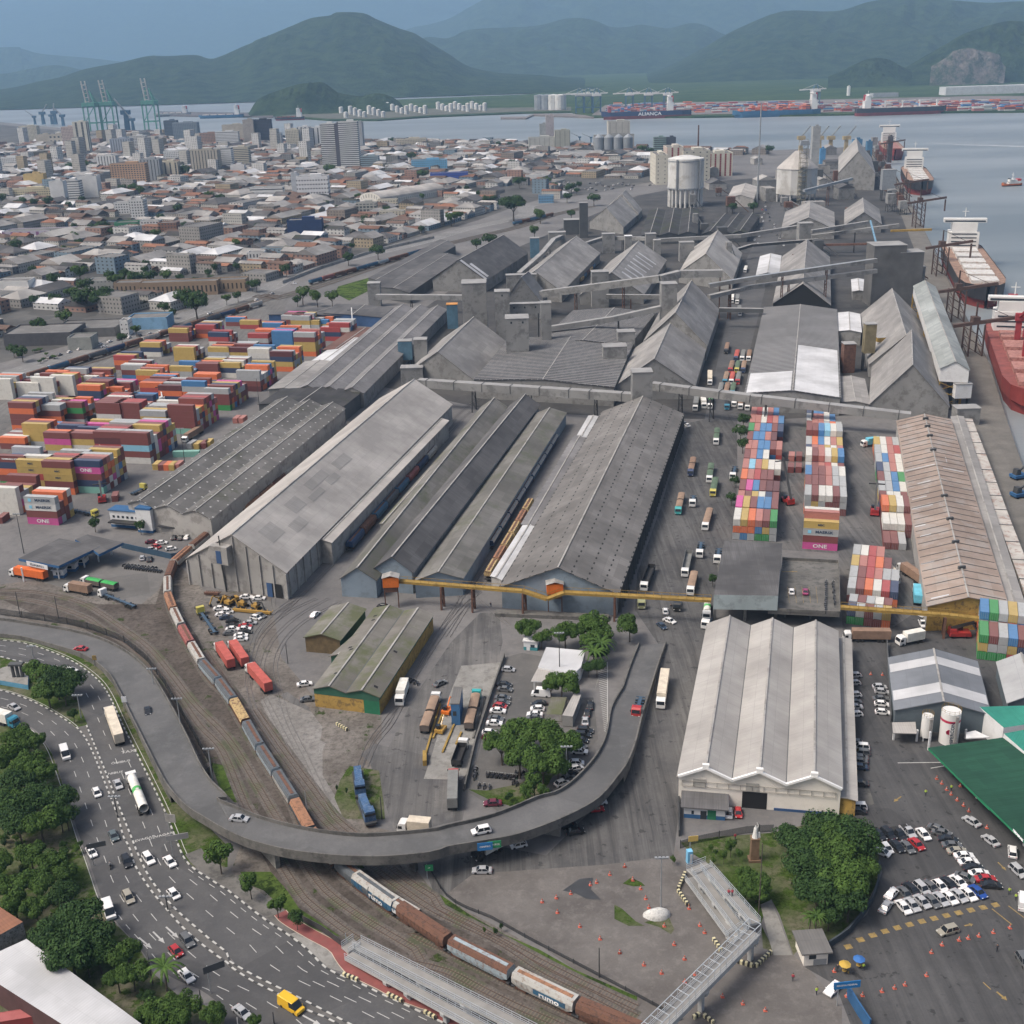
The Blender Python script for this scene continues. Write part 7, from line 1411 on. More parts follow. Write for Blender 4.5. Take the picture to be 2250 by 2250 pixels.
BL = [('tall white tower with banded floors, left half','B',520,618,880,1180,24,WHT,'band',3,3.1),('tall white tower with banded floors, right half','B',650,770,865,1185,24,WHT,'band',3,3.1),('dark service core between the banded towers','B',617,651,880,1185,22,(.10,.10,.13),'plain'),('grey ribbed stair tower behind the banded tower','B',765,800,870,1080,30,GRY,'plain'),
      ('low glassy annex right of the banded tower','B',790,905,1110,1190,20,(.3,.38,.42),'band'),('white slab tower with dark stripe, first of the trio','B',265,345,920,1060,20,CRM,'win'),('white slab tower with dark stripe, second of the trio','B',350,425,900,1055,20,WHT,'rib',8,3,.45),('white slab tower with dark stripe, third of the trio','B',430,515,905,1050,22,WHT,'rib',9,3,.3),
      ('dark blue glass office tower','A',1180,1250,855,985,25,(.10,.14,.19),'band',3,3.2),('grey glass office tower with white ladder','A',1250,1390,870,1000,25,(.25,.29,.33),'win',4,3,.8,.7,(.1,.14,.18)),('beige blank slab by the water','A',1595,1735,885,1000,22,BEI,'plain'),('black glass tower with beige flank','A',1738,1800,850,1030,22,(.36,.33,.30),'plain'),('black glass tower, dark body','A',1800,1915,850,1025,24,(.025,.03,.045),'win',3,3,.8,.6,(.05,.06,.09)),
      ('cream tower with small balconies by the harbour','A',165,262,895,1020,20,CRM,'win'),('beige tower block left of the pink one','A',275,360,955,1040,20,BEI,'plain'),('beige block with one dark window strip','A',365,460,955,1045,20,BEI,'win',9,9),('pink tower with white balconies','A',465,550,900,1060,18,(.52,.42,.38),'win'),('slender cream tower at the harbour cranes','A',553,632,865,1105,18,(.60,.58,.50),'rib',12,3,.35),
      ('grey blue twin ribbed tower','A',803,925,985,1110,20,(.34,.38,.44),'rib',5,3,.25),('white block with dark glass grid','A',940,1028,965,1080,20,WHT,'win',3,3,.7,.6),('brown apartment block behind the beige slab','A',1010,1130,1010,1080,20,(.36,.27,.23),'win'),('wide white apartment slab building','A',1180,1370,1070,1150,18,WHT,'win'),('wide beige ribbed office tower','A',1370,1545,1065,1230,22,BEI,'rib',5,3,.3),('white tower with stacked balconies, left half','A',1520,1640,1050,1215,20,WHT,'band',3,3),
      ('white tower with stacked balconies, right half','A',1645,1760,1045,1180,20,CRM,'band',3,3),('small blank white block below the balcony towers','A',1640,1728,1170,1235,14,WHT,'plain'),('white school like block at the left edge','A',-10,140,1120,1210,20,WHT,'win'),('white striped tower left of the brown grid tower','A',705,820,1105,1210,18,WHT,'rib',5,3,.3),('brown grid fronted apartment tower','E',812,1030,35,200,18,(.47,.30,.19),'win',4,3,.6,.55),('grey ribbed tower beside the brown grid tower','A',1015,1135,1130,1290,18,GRY,'rib',5,3,.3),('narrow cream coloured twin tower','A',1140,1260,1150,1280,18,(.6,.55,.43),'rib',8,3,.3),
      ('low white pavilion block by the water','A',1545,1680,935,1040,16,WHT,'band',3,3),('brown block beside the pavilion','A',1430,1540,945,1030,16,(.35,.23,.18),'win'),('grey tower between the black tower and the trio','B',155,222,945,1050,16,(.35,.38,.42),'win'),('white blank slab with one dark mark','E',375,462,160,318,14,WHT,'plain'),('white clinic with long balconies','E',462,565,155,285,16,WHT,'band',3,3),('blank white office wing slab','E',562,692,122,270,18,WHT,'plain'),
      ('dark grey block behind the clinic','E',706,800,108,200,16,(.10,.12,.15),'win'),('narrow yellow house tower','E',188,310,108,205,14,(.55,.40,.17),'plain'),('long pale yellow school building','E',66,372,215,290,16,(.56,.50,.34),'win'),('stepped white building with blue corner','E',935,1025,290,430,16,WHT,'win'),('low white wing of the stepped building','E',820,935,310,385,14,WHT,'win'),('white arcade house with green base','E',1005,1130,440,522,14,WHT,'win'),('plain green box building','E',822,970,452,512,16,(.05,.22,.12),'plain'),('bare reddish brick block','E',1130,1250,455,535,16,(.26,.14,.10),'win'),
      ('white five storey clinic with window rows','F',345,550,125,282,18,(.74,.74,.75),'win',3.6,5.2,.6,.3,(.10,.10,.12)),('grey stair slab of the five storey clinic','F',300,345,108,262,14,(.5,.52,.55),'plain'),('low banded office by the old town','F',12,225,205,275,16,WHT,'band',3,4),('grey ruined frame building with balconies','F',757,895,315,420,14,(.38,.38,.35),'win',4,3.6,.7,.6),('cream mansion with arcaded front','F',920,1090,372,435,14,CRM,'win',3.5,4,.4,.7),('navy blue windowless theatre box','F',275,505,435,560,16,(.02,.045,.13),'plain'),
      ('deep blue apartment row with clay roof','F',1283,1535,100,172,16,(.05,.10,.42),'win',3,3,.4,.45,(.04,.05,.1)),('sky blue apartment blocks','F',1152,1385,10,92,18,(.16,.40,.62),'win',3,3,.4,.45),('white low hall by the channel','B',1045,1235,985,1045,20,(.55,.5,.4),'win'),('green grey office by the channel','C',1086,1170,975,1088,14,(.22,.30,.28),'band',3,3.4),('dark flank of the green grey office','C',1170,1238,975,1085,14,(.07,.08,.10),'plain'),
      ('long peach coloured shed in the old town','G',575,800,0,35,10,(.48,.33,.25),'plain'),('white curved hall behind the peach shed','C',385,570,1135,1175,20,WHT,'plain'),('white terraced plant in front of the grain silos','C',425,710,1075,1130,20,WHT,'plain'),('white cottage warehouse with black door','C',180,295,1245,1300,12,WHT,'plain'),('white car hall by the avenue at the left','E',-10,205,870,960,16,WHT,'plain'),('dark roofed hall beside the avenue at the left','E',48,500,1240,1320,30,(.10,.10,.11),'plain'),('grey concrete workshop with open green door','E',490,650,1270,1350,14,(.30,.31,.29),'plain'),
      ('skylit low factory by the avenue','E',390,810,1205,1260,30,(.15,.15,.15),'plain'),('white stairwell house by the avenue','E',860,915,1150,1250,10,WHT,'win',3,3,.3,.3),('blue and white striped workshop','E',915,1182,1130,1205,18,(.22,.40,.58),'plain'),('low white bow fronted tram hall','F',905,1040,290,345,12,CRM,'win'),('long brick ruin with tall empty windows, left part','E',820,1010,880,965,14,(.30,.225,.16),'win',3.4,9,.35,.55,(.04,.035,.03)),('long brick ruin with tall empty windows, right part','E',1005,1530,875,965,14,(.31,.225,.155),'win',3.4,9,.4,.55,(.04,.035,.03)),
      ('end pavilion of the brick ruin','E',1530,1740,860,940,14,(.33,.24,.16),'win',3.4,9,.35,.5,(.05,.04,.03)),('grey old house left of the brick ruin','E',630,800,865,930,16,(.36,.37,.36),'win',3,5,.4,.4),('sports canopy with purple and white stripes','E',50,555,510,560,25,(.52,.48,.56),'rib',9,3,.35,1,(.22,.08,.2)),('white mansion with dark arches by the avenue','E',1760,1870,665,745,12,WHT,'win',3,5,.4,.6),('pale blue old mansion row','E',1590,1690,670,720,12,(.42,.48,.5),'win',3,5,.4,.5),('blue gable house far behind the grain halls','G',272,375,262,310,12,(.15,.32,.5),'win')]
for k in BL: block(*k)
# the market hall with its vaulted roof
a = at('F',925,330); b_ = at('F',1380,255); d = b_-a; T_ = thing('market_hall','long white vaulted market hall with arched front','hall',((a+b_)/2),0); q = MB(); qq = MB(); u = d.normalized(); v = Vector((-u.y,u.x,0)); Wd = 36; ks = 10
for i in range(ks):
 a0,a1 = pi*i/ks,pi*(i+1)/ks; f = lambda an,s: a+u*s+v*(Wd/2-Wd/2*cos(an))+Vector((0,0,7+8*sin(an))); q.face([f(a0,0),f(a0,d.length),f(a1,d.length),f(a1,0)][::-1])
 qq.face([f(a0,0),f(a1,0),a+v*(Wd/2-Wd/2*cos(a1)),a+v*(Wd/2-Wd/2*cos(a0))])
q.build('vault',R_LIGHT,T_); qq.face([a,a+d,a+d+Vector((0,0,7)),a+Vector((0,0,7))]); qq.build('wall',FACADE('hall_wall',(.62,.6,.55),(.3,.3,.28),4,7,.4,.6),T_)
# silos, tanks, mill
TW = M('tank_white',(.62,.62,.60),.7,.15,.02,dirt=(.35,.33,.30),dirtamt=.6); TG = M('silo_grey',(.27,.29,.31),.5,.2,.05,metal=.2)
def tank(T_,name,p,r,h,mat,cone=0,k=14):
 q = MB(); q.cyl(p.x,p.y,0,r,h,k); q.cyl(p.x,p.y,h,r,cone,k,0,.05) if cone else None; return q.build(name,mat,T_) if T_ else q.build(name,mat,loc=(p.x,p.y,0))
for i in range(4):
 p = at('C',697+i*68,1080); r = 34/3.22/ppm(p); tag(tank(None,'grain_silo',p,r,26,TG,6),'grey corrugated grain silo, %s of the row of four' % ordn(i),'silo','row of four grey silos')
block('grey conveyor bridge slab over the four silos','C',665,940,955,985+90,6,(.38,.37,.34),'plain',name='silo_bridge'); block('white silo block above the grey silos','C',765,912,862,1050,30,(.50,.48,.43),'rib',11,3,.12,1,(.3,.29,.27))
block('white cylindrical grain silo block near the channel','C',205,385,975,1052,24,(.50,.50,.46),'rib',9,3,.12,1,(.3,.3,.28)); block('tall silo head house with lift frame','C',325,378,820,1040,14,(.40,.37,.38),'plain'); block('hooded silo block near the channel','C',388,490,925,1050,24,(.42,.42,.36),'rib',9,3,.15,1,(.22,.23,.2)); block('low dome block behind the silo head house','C',280,330,880,1040,14,(.34,.36,.36),'plain')
mill = block('red and white flour mill, left wing','G',1095,1180,-28,180,60,(.62,.59,.50),'win',9,5,.12,.3); block('red and white flour mill, long right wing','G',1430,1640,-40,120,40,(.62,.59,.50),'rib',7,3,.35,1,(.25,.05,.05)); block('red and white flour mill, tower above the tank','C',1175,1290,1045,1085+200,40,(.6,.55,.48),'rib',8,3,.3,1,(.25,.05,.05)); block('mill roof block with tower','C',1290,1480,1070,1085+200,50,(.52,.50,.43),'win',9,5,.2,.3)
# the round tank on columns
p = at('G',1305,330); r = 125/3.22/ppm(p); ht = zat(p,n('G',0,200)[1])-1; T_ = thing('round_silo','huge white round silo standing on a ring of columns','silo',p); hb_ = zat(p,n('C',0,1118)[1]); hm = zat(p,n('G',0,205)[1])
q = MB(); q.cyl(p.x,p.y,hm,r,hb_-hm,40); q.cyl(p.x,p.y,hb_,r,3,40,0,r*.3); q.build('drum',TW,T_)
for rr_,k in ((r*1.04,1.6),(r*1.02,hb_-hm-2)): q = MB(); q.cyl(p.x,p.y,hm+k-1,rr_,1.2,40); q.build('ring_walkway',GALV,T_)
for i in range(22): a = 2*pi*i/22; q = MB(); q.cyl(p.x+r*.93*cos(a),p.y+r*.93*sin(a),0,1.3,hm,8); q.build('column',TW,T_)
for an in (-2.2,-.9): q = MB(); x,y = p.x+r*1.06*cos(an),p.y+r*1.06*sin(an); q.box(x,y,hm,1.6,1.6,hb_-hm); q.build('ladder_cage',GALV,T_)
# white polygonal silos by the quay with steel head frames
def bigsilo(t,xl,xr,ye,yb,yr,label,tower_=True):
 a = at(t,xl,yb); b_ = at(t,xr,yb); c = (a+b_)/2; R_ = (b_-a).length/2; c.y += R_*.3; h = zat(c,n(t,0,ye)[1]); hr = zat(c,n(t,0,yr)[1]); T_ = thing('tower_silo',label,'silo',c); q = MB(); q.cyl(c.x,c.y,9,R_,h-9,12); q.build('drum',TW,T_); q = MB(); q.cyl(c.x,c.y,h,R_*1.03,hr-h,12,0,R_*.15); q.build('roof',R_LIGHT,T_)
 for i in range(12): an = 2*pi*i/12; q = MB(); q.cyl(c.x+R_*.93*cos(an),c.y+R_*.93*sin(an),0,.9,9,6); q.build('column',TW,T_)
 if tower_:
  q = MB(); y0 = c.y-R_-2
  for sx in (-4,4):
   for sy in (-3,3): q.box(c.x+sx,y0+sy,0,.5,.5,hr+14)
  for i in range(int((hr+14)/5)): q.box(c.x,y0,i*5+4.5,8.6,6.6,.25); q.beam((c.x-4,y0-3,i*5),(c.x+4,y0-3,i*5+5),.3,.3)
  q.build('lift_frame',M('ochre_grey_steel',(.24,.22,.16),.8,.3),T_); q = MB(); q.box(c.x,y0,hr+8,11,8,5,tx=.8); q.build('head_house',GALV,T_)
bigsilo('H',180,475,60,300,-60,'white many sided silo with steel lift frame near the far quay')
shed('storage_hall','steep light grey hall behind the lift frames near the far quay',('H',620,95),('H',880,100),('H',850,-15),'R',ze=20,ridge=-55,roof=R_LIGHT2,wall=W_GREY,cat='storage hall'); block('tall grey lift shaft near the far quay','D',420,475,900,1250,10,(.36,.37,.37),'plain')
for (x0,x1,yt,yb,cc,lb) in ((712,780,990,1150,(.08,.2,.33),'blue head house on stilts near the far quay, bigger one'),(812,852,1005,1150,(.08,.2,.33),'blue head house on stilts near the far quay, smaller one'),(485,525,1055,1160,(.10,.28,.5),'bright blue block near the far quay'),(965,995,970,1150,(.1,.1,.11),'black bucket tower beside the far ship')): block(lb,'D',x0,x1,yt,yb,8,cc,'plain')
shed('warehouse','white ribbed terminal hall right of the round silo',('G',1605,275),('G',1790,280),('G',1820,195),'R',ze=9,rise=4,roof=R_LIGHT,wall=W_PALE)
for i in range(24):    # low sheds and small plant filling the far quarter
 x,y = rnd.uniform(1560,1900),rnd.uniform(335,470); p = g(x,y)
 q = MB(); q2 = MB(); house((q,0),(q2,0),p.x,p.y,rnd.uniform(10,26),rnd.uniform(12,30),rnd.uniform(5,16),.05,rnd.choice(('gable','flat','gable'))); T_ = thing('plant_building','small %s plant building among the far silos' % ('grey' if i % 2 else 'pale'),'plant building',(p.x,p.y,0),0,'small plant buildings'); q.build('wall',[W_GREY,W_PALE][i % 2],T_); q2.build('roof',[R_DUST,R_LIGHT2,R_DARK][i % 3],T_)
R5 = random.Random(9)
for i in range(64):
 x,y = R5.uniform(1500,2000),R5.uniform(372,620); p = g(x,y)
 if i > 33: k_ = qe[int(len(qe)*(.04+.46*(i-34)/30))]; p = Vector((k_.x-R5.uniform(8,30),k_.y,0)); x,y = 1500,380
 if i < 34 and pr(p)[0] > 1940+(y-372)*.5 or (1640 < x < 1720 and y > 430): continue
 hh,wd = R5.uniform(8,24),R5.uniform(4,9); T_ = thing('machine_tower','small %s machinery tower in the cramped silo quarter' % ('rusty' if i % 3 == 0 else 'dark' if i % 3 == 1 else 'grey'),'tower',(p.x,p.y,0),0,'machinery towers'); mt = [RUST,W_DARK,GC][i % 3]
 q = MB(); q.box(p.x,p.y,hh*.45,wd,wd,hh*.55); q.build('housing',mt,T_); q = MB()
 for sx in (-1,1):
  for sy in (-1,1): q.box(p.x+sx*wd*.42,p.y+sy*wd*.42,0,.4,.4,hh*.45)
 q.beam((p.x-wd*.4,p.y-wd*.4,.3),(p.x+wd*.4,p.y-wd*.4,hh*.44),.25,.25); q.beam((p.x+wd*.4,p.y-wd*.4,.3),(p.x-wd*.4,p.y-wd*.4,hh*.44),.25,.25); q.build('legs',DSTEEL,T_); q = MB(); q.rod((p.x+wd*.3,p.y,hh*.9),(p.x+wd*2.2,p.y+R5.uniform(-8,8),1),.45,6); q.build('pipe',mt,T_)
# far tank farm and terminal
TKX = [(120,770,30,22),(165,770,30,30),(250,775,30,30),(305,775,26,30)]
for i in range(34):
 x = 545+i*33 if i < 22 else 1330+(i-22)*30; yb = 783+(i*37 % 30)-(12 if i > 21 else 0)+(25 if i in (4,5,6,7,8,9,10,11,12) else 0); p = at('B',x,yb); r = 15.5/3.22/ppm(p); tag(tank(None,'storage_tank',p,r,17+(i*7 % 4)*3,TW,2,10),'white storage tank of the island tank farm','tank','island tank farm')
for i in range(4): p = at('B',*TKX[i][:2]); tag(tank(None,'storage_tank',p,14,24,TG,3,12),'grey tank at the foot of the wooded island hill','tank','hill foot tanks')
for i in range(4): p = at('C',280+i*48,780); tag(tank(None,'storage_tank',p,18,44,[TG,TG,TW,TW][i],3,12),'tall round tank left of the far gantry cranes','tank','tanks by the far cranes')
q = MB(); ml = [cont_mat(c) for c in 'brpogwmu']
for i in range(620):
 x = 1340+900*rnd.random()**1.25; y = rnd.uniform(234,250)-(x-1300)*.006; p = g(x,y)
 if 1540 < x < 1610 and rnd.random() < .5: continue
 for z in range(rnd.randint(1,4)): q.box(p.x,p.y,1.6+z*2.9,26,14,2.7,0,rnd.randrange(8))
o = struct(q.build('far_container_park',ml),'stuff'); o['label'] = 'container stacks of the far terminal'
block('long white corrugated terminal hall far right','D',1385,1990,610,668,60,(.60,.61,.62),'plain',roofm=R_WHITE,pent=False); block('white chimney like tank at the far terminal','D',688,700,612,680,20,WHT,'plain'); block('pale office behind the far bulk ship','D',870,1040,660,690,40,GRY,'plain')
# ================================================================ cranes and ships
CG = M('crane_green',(.10,.30,.24),.6,.2,.1); CGY = M('crane_grey',(.30,.32,.33),.6,.2,.1); CBL = M('crane_blue',(.06,.14,.22),.6,.2,.1); CWT = M('crane_white',(.65,.65,.63),.6,.1,.1)
def sts(t,x,yb,yt,label,up_=False,leg=CG,boom=None,g_='quay cranes'):
 p = at(t,x,yb); H_ = zat(p,n(t,0,yt)[1]); T_ = thing('gantry_crane',label,'gantry crane',p,0,g_); k = H_/75; q = MB(); hz = 38*k
 for sx in (-9,9):
  for sy in (-11,11): q.box(p.x+sx*k,p.y+sy*k,0,1.8*k,1.8*k,hz)
 for z in (12,37): [q.beam((p.x-9*k,p.y+s*11*k,z*k),(p.x+9*k,p.y+s*11*k,z*k),1.3*k,1.5*k) for s in (-1,1)]; [q.beam((p.x+s*9*k,p.y-11*k,z*k),(p.x+s*9*k,p.y+11*k,z*k),1.3*k,1.5*k) for s in (-1,1)]
 q.beam((p.x-9*k,p.y-11*k,12*k),(p.x+9*k,p.y-11*k,37*k),1*k,1*k); q.build('portal',leg,T_)
 q = MB(); q.box(p.x,p.y,hz,20*k,26*k,5*k); q.build('machine_house',leg if boom is None else boom,T_)
 q = MB(); top = 60*k if up_ else 55*k
 for s in (-1,1): q.beam((p.x+s*8*k,p.y-6*k,hz),(p.x+s*2*k,p.y-4*k,top),1.4*k,1.4*k); q.beam((p.x+s*8*k,p.y+10*k,hz),(p.x+s*2*k,p.y-4*k,top),1.2*k,1.2*k)
 q.build('apex_frame',leg,T_); q = MB()
 if up_:
  for s in (-1,1): q.beam((p.x+s*3*k,p.y-11*k,hz),(p.x+s*3*k-2*k,p.y-16*k,H_),1.6*k,1.6*k)
  for i in range(6): z = hz+(H_-hz)*i/6; q.beam((p.x-4*k,p.y-12*k-i*.7*k,z),(p.x+3*k,p.y-12*k-i*.7*k,z),1*k,1*k)
 else: q.beam((p.x-40*k,p.y,hz+3*k),(p.x+26*k,p.y,hz+5*k),4*k,2.6*k); q.beam((p.x,p.y-4*k,top),(p.x-36*k,p.y,hz+4*k),.7*k,.7*k); q.beam((p.x,p.y-4*k,top),(p.x+24*k,p.y,hz+5*k),.7*k,.7*k)
 q.build('boom',boom or M('crane_boom_white',(.5,.48,.46),.6),T_)
for x,yb,yt,lb in ((668,930,572,'tall green harbour crane with raised boom, left one'),(790,925,565,'tall green harbour crane with raised boom, middle one'),(1083,920,552,'tall green harbour crane with raised boom, right one')): sts('A',x,yb,yt,lb,True)
for x,lb in ((560,'far gantry crane with dark legs, first of six'),(620,'far gantry crane with dark legs, second of six'),(680,'far gantry crane with dark legs, third of six'),(910,'far gantry crane with dark legs, fourth of six'),(1045,'far gantry crane with dark legs, fifth of six'),(1180,'far gantry crane with dark legs, sixth of six')): sts('C',x,800 if x < 700 else 790,560,lb,False,CBL,CWT,'far gantry cranes')
sts('D',450,760,535,'lone far gantry crane behind the blue container ship',False,CBL,CWT,'far gantry cranes')
def lufcrane(t,x,yb,yt,dx,label,mat,jib=1.0):
 p = at(t,x,yb); h = zat(p,n(t,0,yt)[1]); T_ = thing('harbour_crane',label,'harbour crane',p,0,'slewing cranes'); q = MB(); q.box(p.x,p.y,0,h*.16,h*.16,h*.62,tx=.7,ty=.7); q.build('column',mat,T_); q = MB(); q.box(p.x,p.y,h*.5,h*.3,h*.2,h*.14); q.build('cab',mat,T_); q = MB(); q.beam((p.x,p.y,h*.55),(p.x+dx*jib,p.y,h),h*.05,h*.05); q.beam((p.x,p.y,h*.62),(p.x+dx*jib,p.y,h),h*.02,h*.02); q.build('jib',CGY,T_)
for i,(x,yb,yt,dx) in enumerate(((250,880,785,-25),(310,880,740,20),(370,880,770,20),(395,880,730,5),(450,890,765,-22),(905,920,700,-28),(945,920,790,-18))): lufcrane('A',x,yb,yt,dx,'dark blue mobile harbour crane on the left quay',CBL)
for i,(x,yb,yt) in enumerate(((560,1010,940),(640,1010,945))): lufcrane('C',x,yb,yt,-18,'small dark crane beside the grey silos',CBL)
for i,(x,dx) in enumerate(((350,15),(480,15),(560,15),(670,15))): lufcrane('D',x,1080,895,dx,'yellowish quay crane jib behind the far silos',M('crane_ochre',(.42,.34,.2),.7))
def mast(t,x,yb,yt,label,mat=None,heads=True,w_=.35,name='light_mast',g_='light masts'):
 p = at(t,x,yb); h = zat(p,n(t,0,yt)[1]); T_ = thing(name,label,'light mast',p,0,g_); q = MB(); q.rod((0,0,0),(0,0,h),w_*.5,7,0,w_*.3); q.build('pole',mat or DSTEEL,T_,local=True)
 if heads: q = MB(); q.box(0,0,h-.3,2.6,.25,.25); [q.box(s,0,h-.1,.5,.5,.25) for s in (-1.2,-.4,.4,1.2)]; q.build('lamps',GALV,T_,local=True)
p = at('C',1388,1085+150); mast('C',1392,1240,885,'rusty lattice mast standing behind the round silo',RUST,True,3.2); mast('G',1813,320,-400,'thin tall lattice mast right of the round silo',GALV,True,2.2)
def ship(label,bow,stern,beam,hull,boot,z_deck,deckm,house_at=.08,hatches=6,hatchm=None,cranes=0,cranem=None,cargo=None,seed=1,text=None,supH=20,funnel=(.5,.05,.05),housem=None):
 """hull between two points on the water; superstructure at the stern"""
 a,b_ = Vector(stern),Vector(bow); d = b_-a; L = d.length; r = atan2(d.y,d.x); T_ = thing('cargo_ship',label,'ship',(a.x,a.y,-3),r,'moored ships'); R_ = random.Random(seed); B = beam/2
 St = [(0,.62,.8),(.03,.8,.4),(.1,.98,0),(.5,1,0),(.8,1,0),(.9,.82,0),(.96,.5,.8),(1,.06,1.8)]; q = MB(); zb = z_deck*.42
 for (f0,w0,e0),(f1,w1,e1) in zip(St[:-1],St[1:]):
  for s in (-1,1):
   P_ = lambda f,w_,z,k: (L*(f if z > zb else f-(.025 if f > .9 else 0)),s*B*w_*k,z)
   for z0,z1,k0,k1,m_ in ((0,zb,.86,.97,1),(zb+.001,z_deck,.97,1,0)):
    F = [P_(f0,w0,z0,k0),P_(f1,w1,z0,k0),P_(f1,w1,z1+(e1 if m_ == 0 else 0),k1),P_(f0,w0,z1+(e0 if m_ == 0 else 0),k1)]; q.face(F if s < 0 else F[::-1],m_)
 q.face([(0,-B*.62*.97,zb),(0,B*.62*.97,zb),(0,B*.62,z_deck),(0,-B*.62,z_deck)][::-1],0); q.face([(0,-B*.5,0),(0,B*.5,0),(0,B*.6,zb),(0,-B*.6,zb)][::-1],1); q.build('hull',[hull,boot],T_,local=True)
 q = MB()
 for (f0,w0,e0),(f1,w1,e1) in zip(St[:-1],St[1:]): q.face([(L*f0,-B*w0,z_deck+e0-.6),(L*f1,-B*w1,z_deck+e1-.6),(L*f1,B*w1,z_deck+e1-.6),(L*f0,B*w0,z_deck+e0-.6)])
 q.build('deck',deckm,T_,local=True); hm_ = housem or M('ship_white',(.72,.72,.70),.6,.08,.1); hx = L*house_at+8
 q = MB(); q.box(hx,0,z_deck-.5,15,beam*.72,supH*.55); q.box(hx+1,0,z_deck-.5+supH*.55,12,beam*.6,supH*.3); q.box(hx+3,0,z_deck-.5+supH*.85,6,beam*1.02,supH*.13); q.build('superstructure',hm_,T_,local=True)
 q = MB(); [q.box(hx+7.6+(.0),0,z_deck+1.6+i*3,.12,beam*.6,.9) for i in range(int(supH*.55/3))]; q.box(hx+6.1,0,z_deck+supH*.85,.15,beam*.96,1.2); q.build('windows',GLASS,T_,local=True)
 q = MB(); q.box(hx-6,0,z_deck+supH*.5,5,5,supH*.42); q.build('funnel',M('funnel_%.2f' % funnel[0],funnel,.6),T_,local=True); q = MB(); q.rod((hx+2,0,z_deck+supH),(hx+2,0,z_deck+supH+7),.3); q.box(hx+2,0,z_deck+supH+4,.4,5,.4); q.build('mast',hm_,T_,local=True)
 x0,x1 = hx+12,L*.93; pitch = (x1-x0)/hatches
 if cargo is None:
  for i in range(hatches): q = MB(); q.box(x0+pitch*(i+.5),0,z_deck-.6,pitch*.68,beam*.56,2.4); q.build('hatch_cover',hatchm,T_,local=True)
 else:
  ml_ = [cont_mat(c) for c in cargo]
  for i in range(hatches*2):
   if R_.random() < .08: continue
   q = MB()
   for z in range(R_.randint(2,5)):
    for j in range(int(beam/2.6)): q.box(x0+pitch*(i+.5)/2,-beam/2+1.5+j*2.55,z_deck-.5+z*2.7,min(12.2,pitch*.47),2.5,2.65,0,R_.randrange(len(cargo)),cut='b')
   q.build('container_bay',ml_,T_,local=True)
 for i in range(cranes):
  x = x0+pitch*(i*(hatches/max(1,cranes))+1.0); q = MB(); q.box(x,0,z_deck-.5,3,3,13,tx=.8); q.box(x,0,z_deck+12,4,4.5,4); q.build('crane_post',cranem or hm_,T_,local=True); q = MB(); q.beam((x+2,0,z_deck+14),(x+pitch*.9,(-1)**i*3,z_deck+24 if cranem else z_deck+15),1.2,1.4); q.build('crane_jib',cranem or hm_,T_,local=True)
 if text: letters('lettering',text[0],text[1],MATS['ink_white'],(0,0,0),(1,0,0),(0,0,1),None,.1,1.3).location = (0,0,0) if False else (0,0,0)
 return T_,a,d.normalized(),r
HB,HRd,HBl,DK = M('hull_black',(.025,.025,.03),.5,.2,.1),M('hull_red',(.22,.035,.03),.6,.25,.1),M('hull_blue',(.03,.13,.25),.5,.2,.05),M('deck_brown',(.30,.20,.15),.8,.3,.2,dirt=(.16,.08,.06),dirtamt=.7)
HNV = M('hull_navy',(.02,.04,.11),.5,.2,.05)
def w3(t,x,y): return at(t,x,y,-3)
def qoff(s,dist): # point of the quay line at photo row s, set out over the water
 k = min(range(len(qe)),key=lambda i: abs(pr(qe[i])[1]-s)); d = (qe[min(k+1,len(qe)-1)]-qe[max(k-1,0)]).normalized(); return qe[k]+Vector((-d.y,d.x,0))*dist+Vector((0,0,-3)),d
def qship(label,row_bow,L,beam,sd_=1,**kw):
 p,d = qoff(row_bow,0); nrm = Vector((-d.y,d.x,0)); nrm = nrm if nrm.x > 0 else -nrm; dd = d if d.y < 0 else -d; bow = p+nrm*(beam/2+.5); return ship(label,bow,bow-dd*L,beam,**kw)
OW = M('hatch_white',(.60,.60,.58),.7,.15,.2,dirt=(.35,.25,.2),dirtamt=.6)
qship('black hulled bulk carrier with white hatch covers and brown deck',672,205,32,hull=HB,boot=HRd,z_deck=15,deckm=DK,hatches=6,hatchm=OW,supH=24,funnel=(.02,.02,.03))
qship('red crane bulk carrier moored nearest at the right edge',905,170,28,hull=HRd,boot=HRd,z_deck=13,deckm=M('deck_red',(.24,.07,.06),.8,.3,.2),hatches=5,hatchm=M('hatch_red',(.40,.20,.17),.8,.3,.3,dirt=(.2,.06,.05),dirtamt=.7),cranes=3,cranem=M('ship_crane_red',(.30,.035,.04),.6),supH=20,funnel=(.3,.03,.03))
qship('bulk carrier with red brown deck behind the ship loaders',425,200,32,hull=HB,boot=HRd,z_deck=16,deckm=DK,hatches=7,hatchm=OW,supH=26,funnel=(.1,.1,.1)); qship('farthest bulk carrier at the tip of the quay',348,190,32,hull=HRd,boot=HRd,z_deck=16,deckm=DK,hatches=7,hatchm=M('hatch_red',1),supH=28,funnel=(.6,.6,.58))
def farship(label,t,xl,xr,y,bow_right,beam,**kw):
 a,b_ = w3(t,xl,y),w3(t,xr,y); a.y = b_.y = (a.y+b_.y)/2; return ship(label,b_ if bow_right else a,a if bow_right else b_,beam,**kw)
T_,a,u,r_ = farship('navy container ship at the far terminal','C',697,1375,838,False,34,hull=HNV,boot=HRd,z_deck=19,deckm=DK,house_at=.2,hatches=9,cargo='brrgpu',supH=38,seed=4)
letters('lettering','ALIANÇA',11,MATS['ink_white'],a+u*110+Vector((-18*0,0,12))+Vector((0,-17.8,0)),(1,0,0),(0,0,1),None,.3,1.3).parent = None
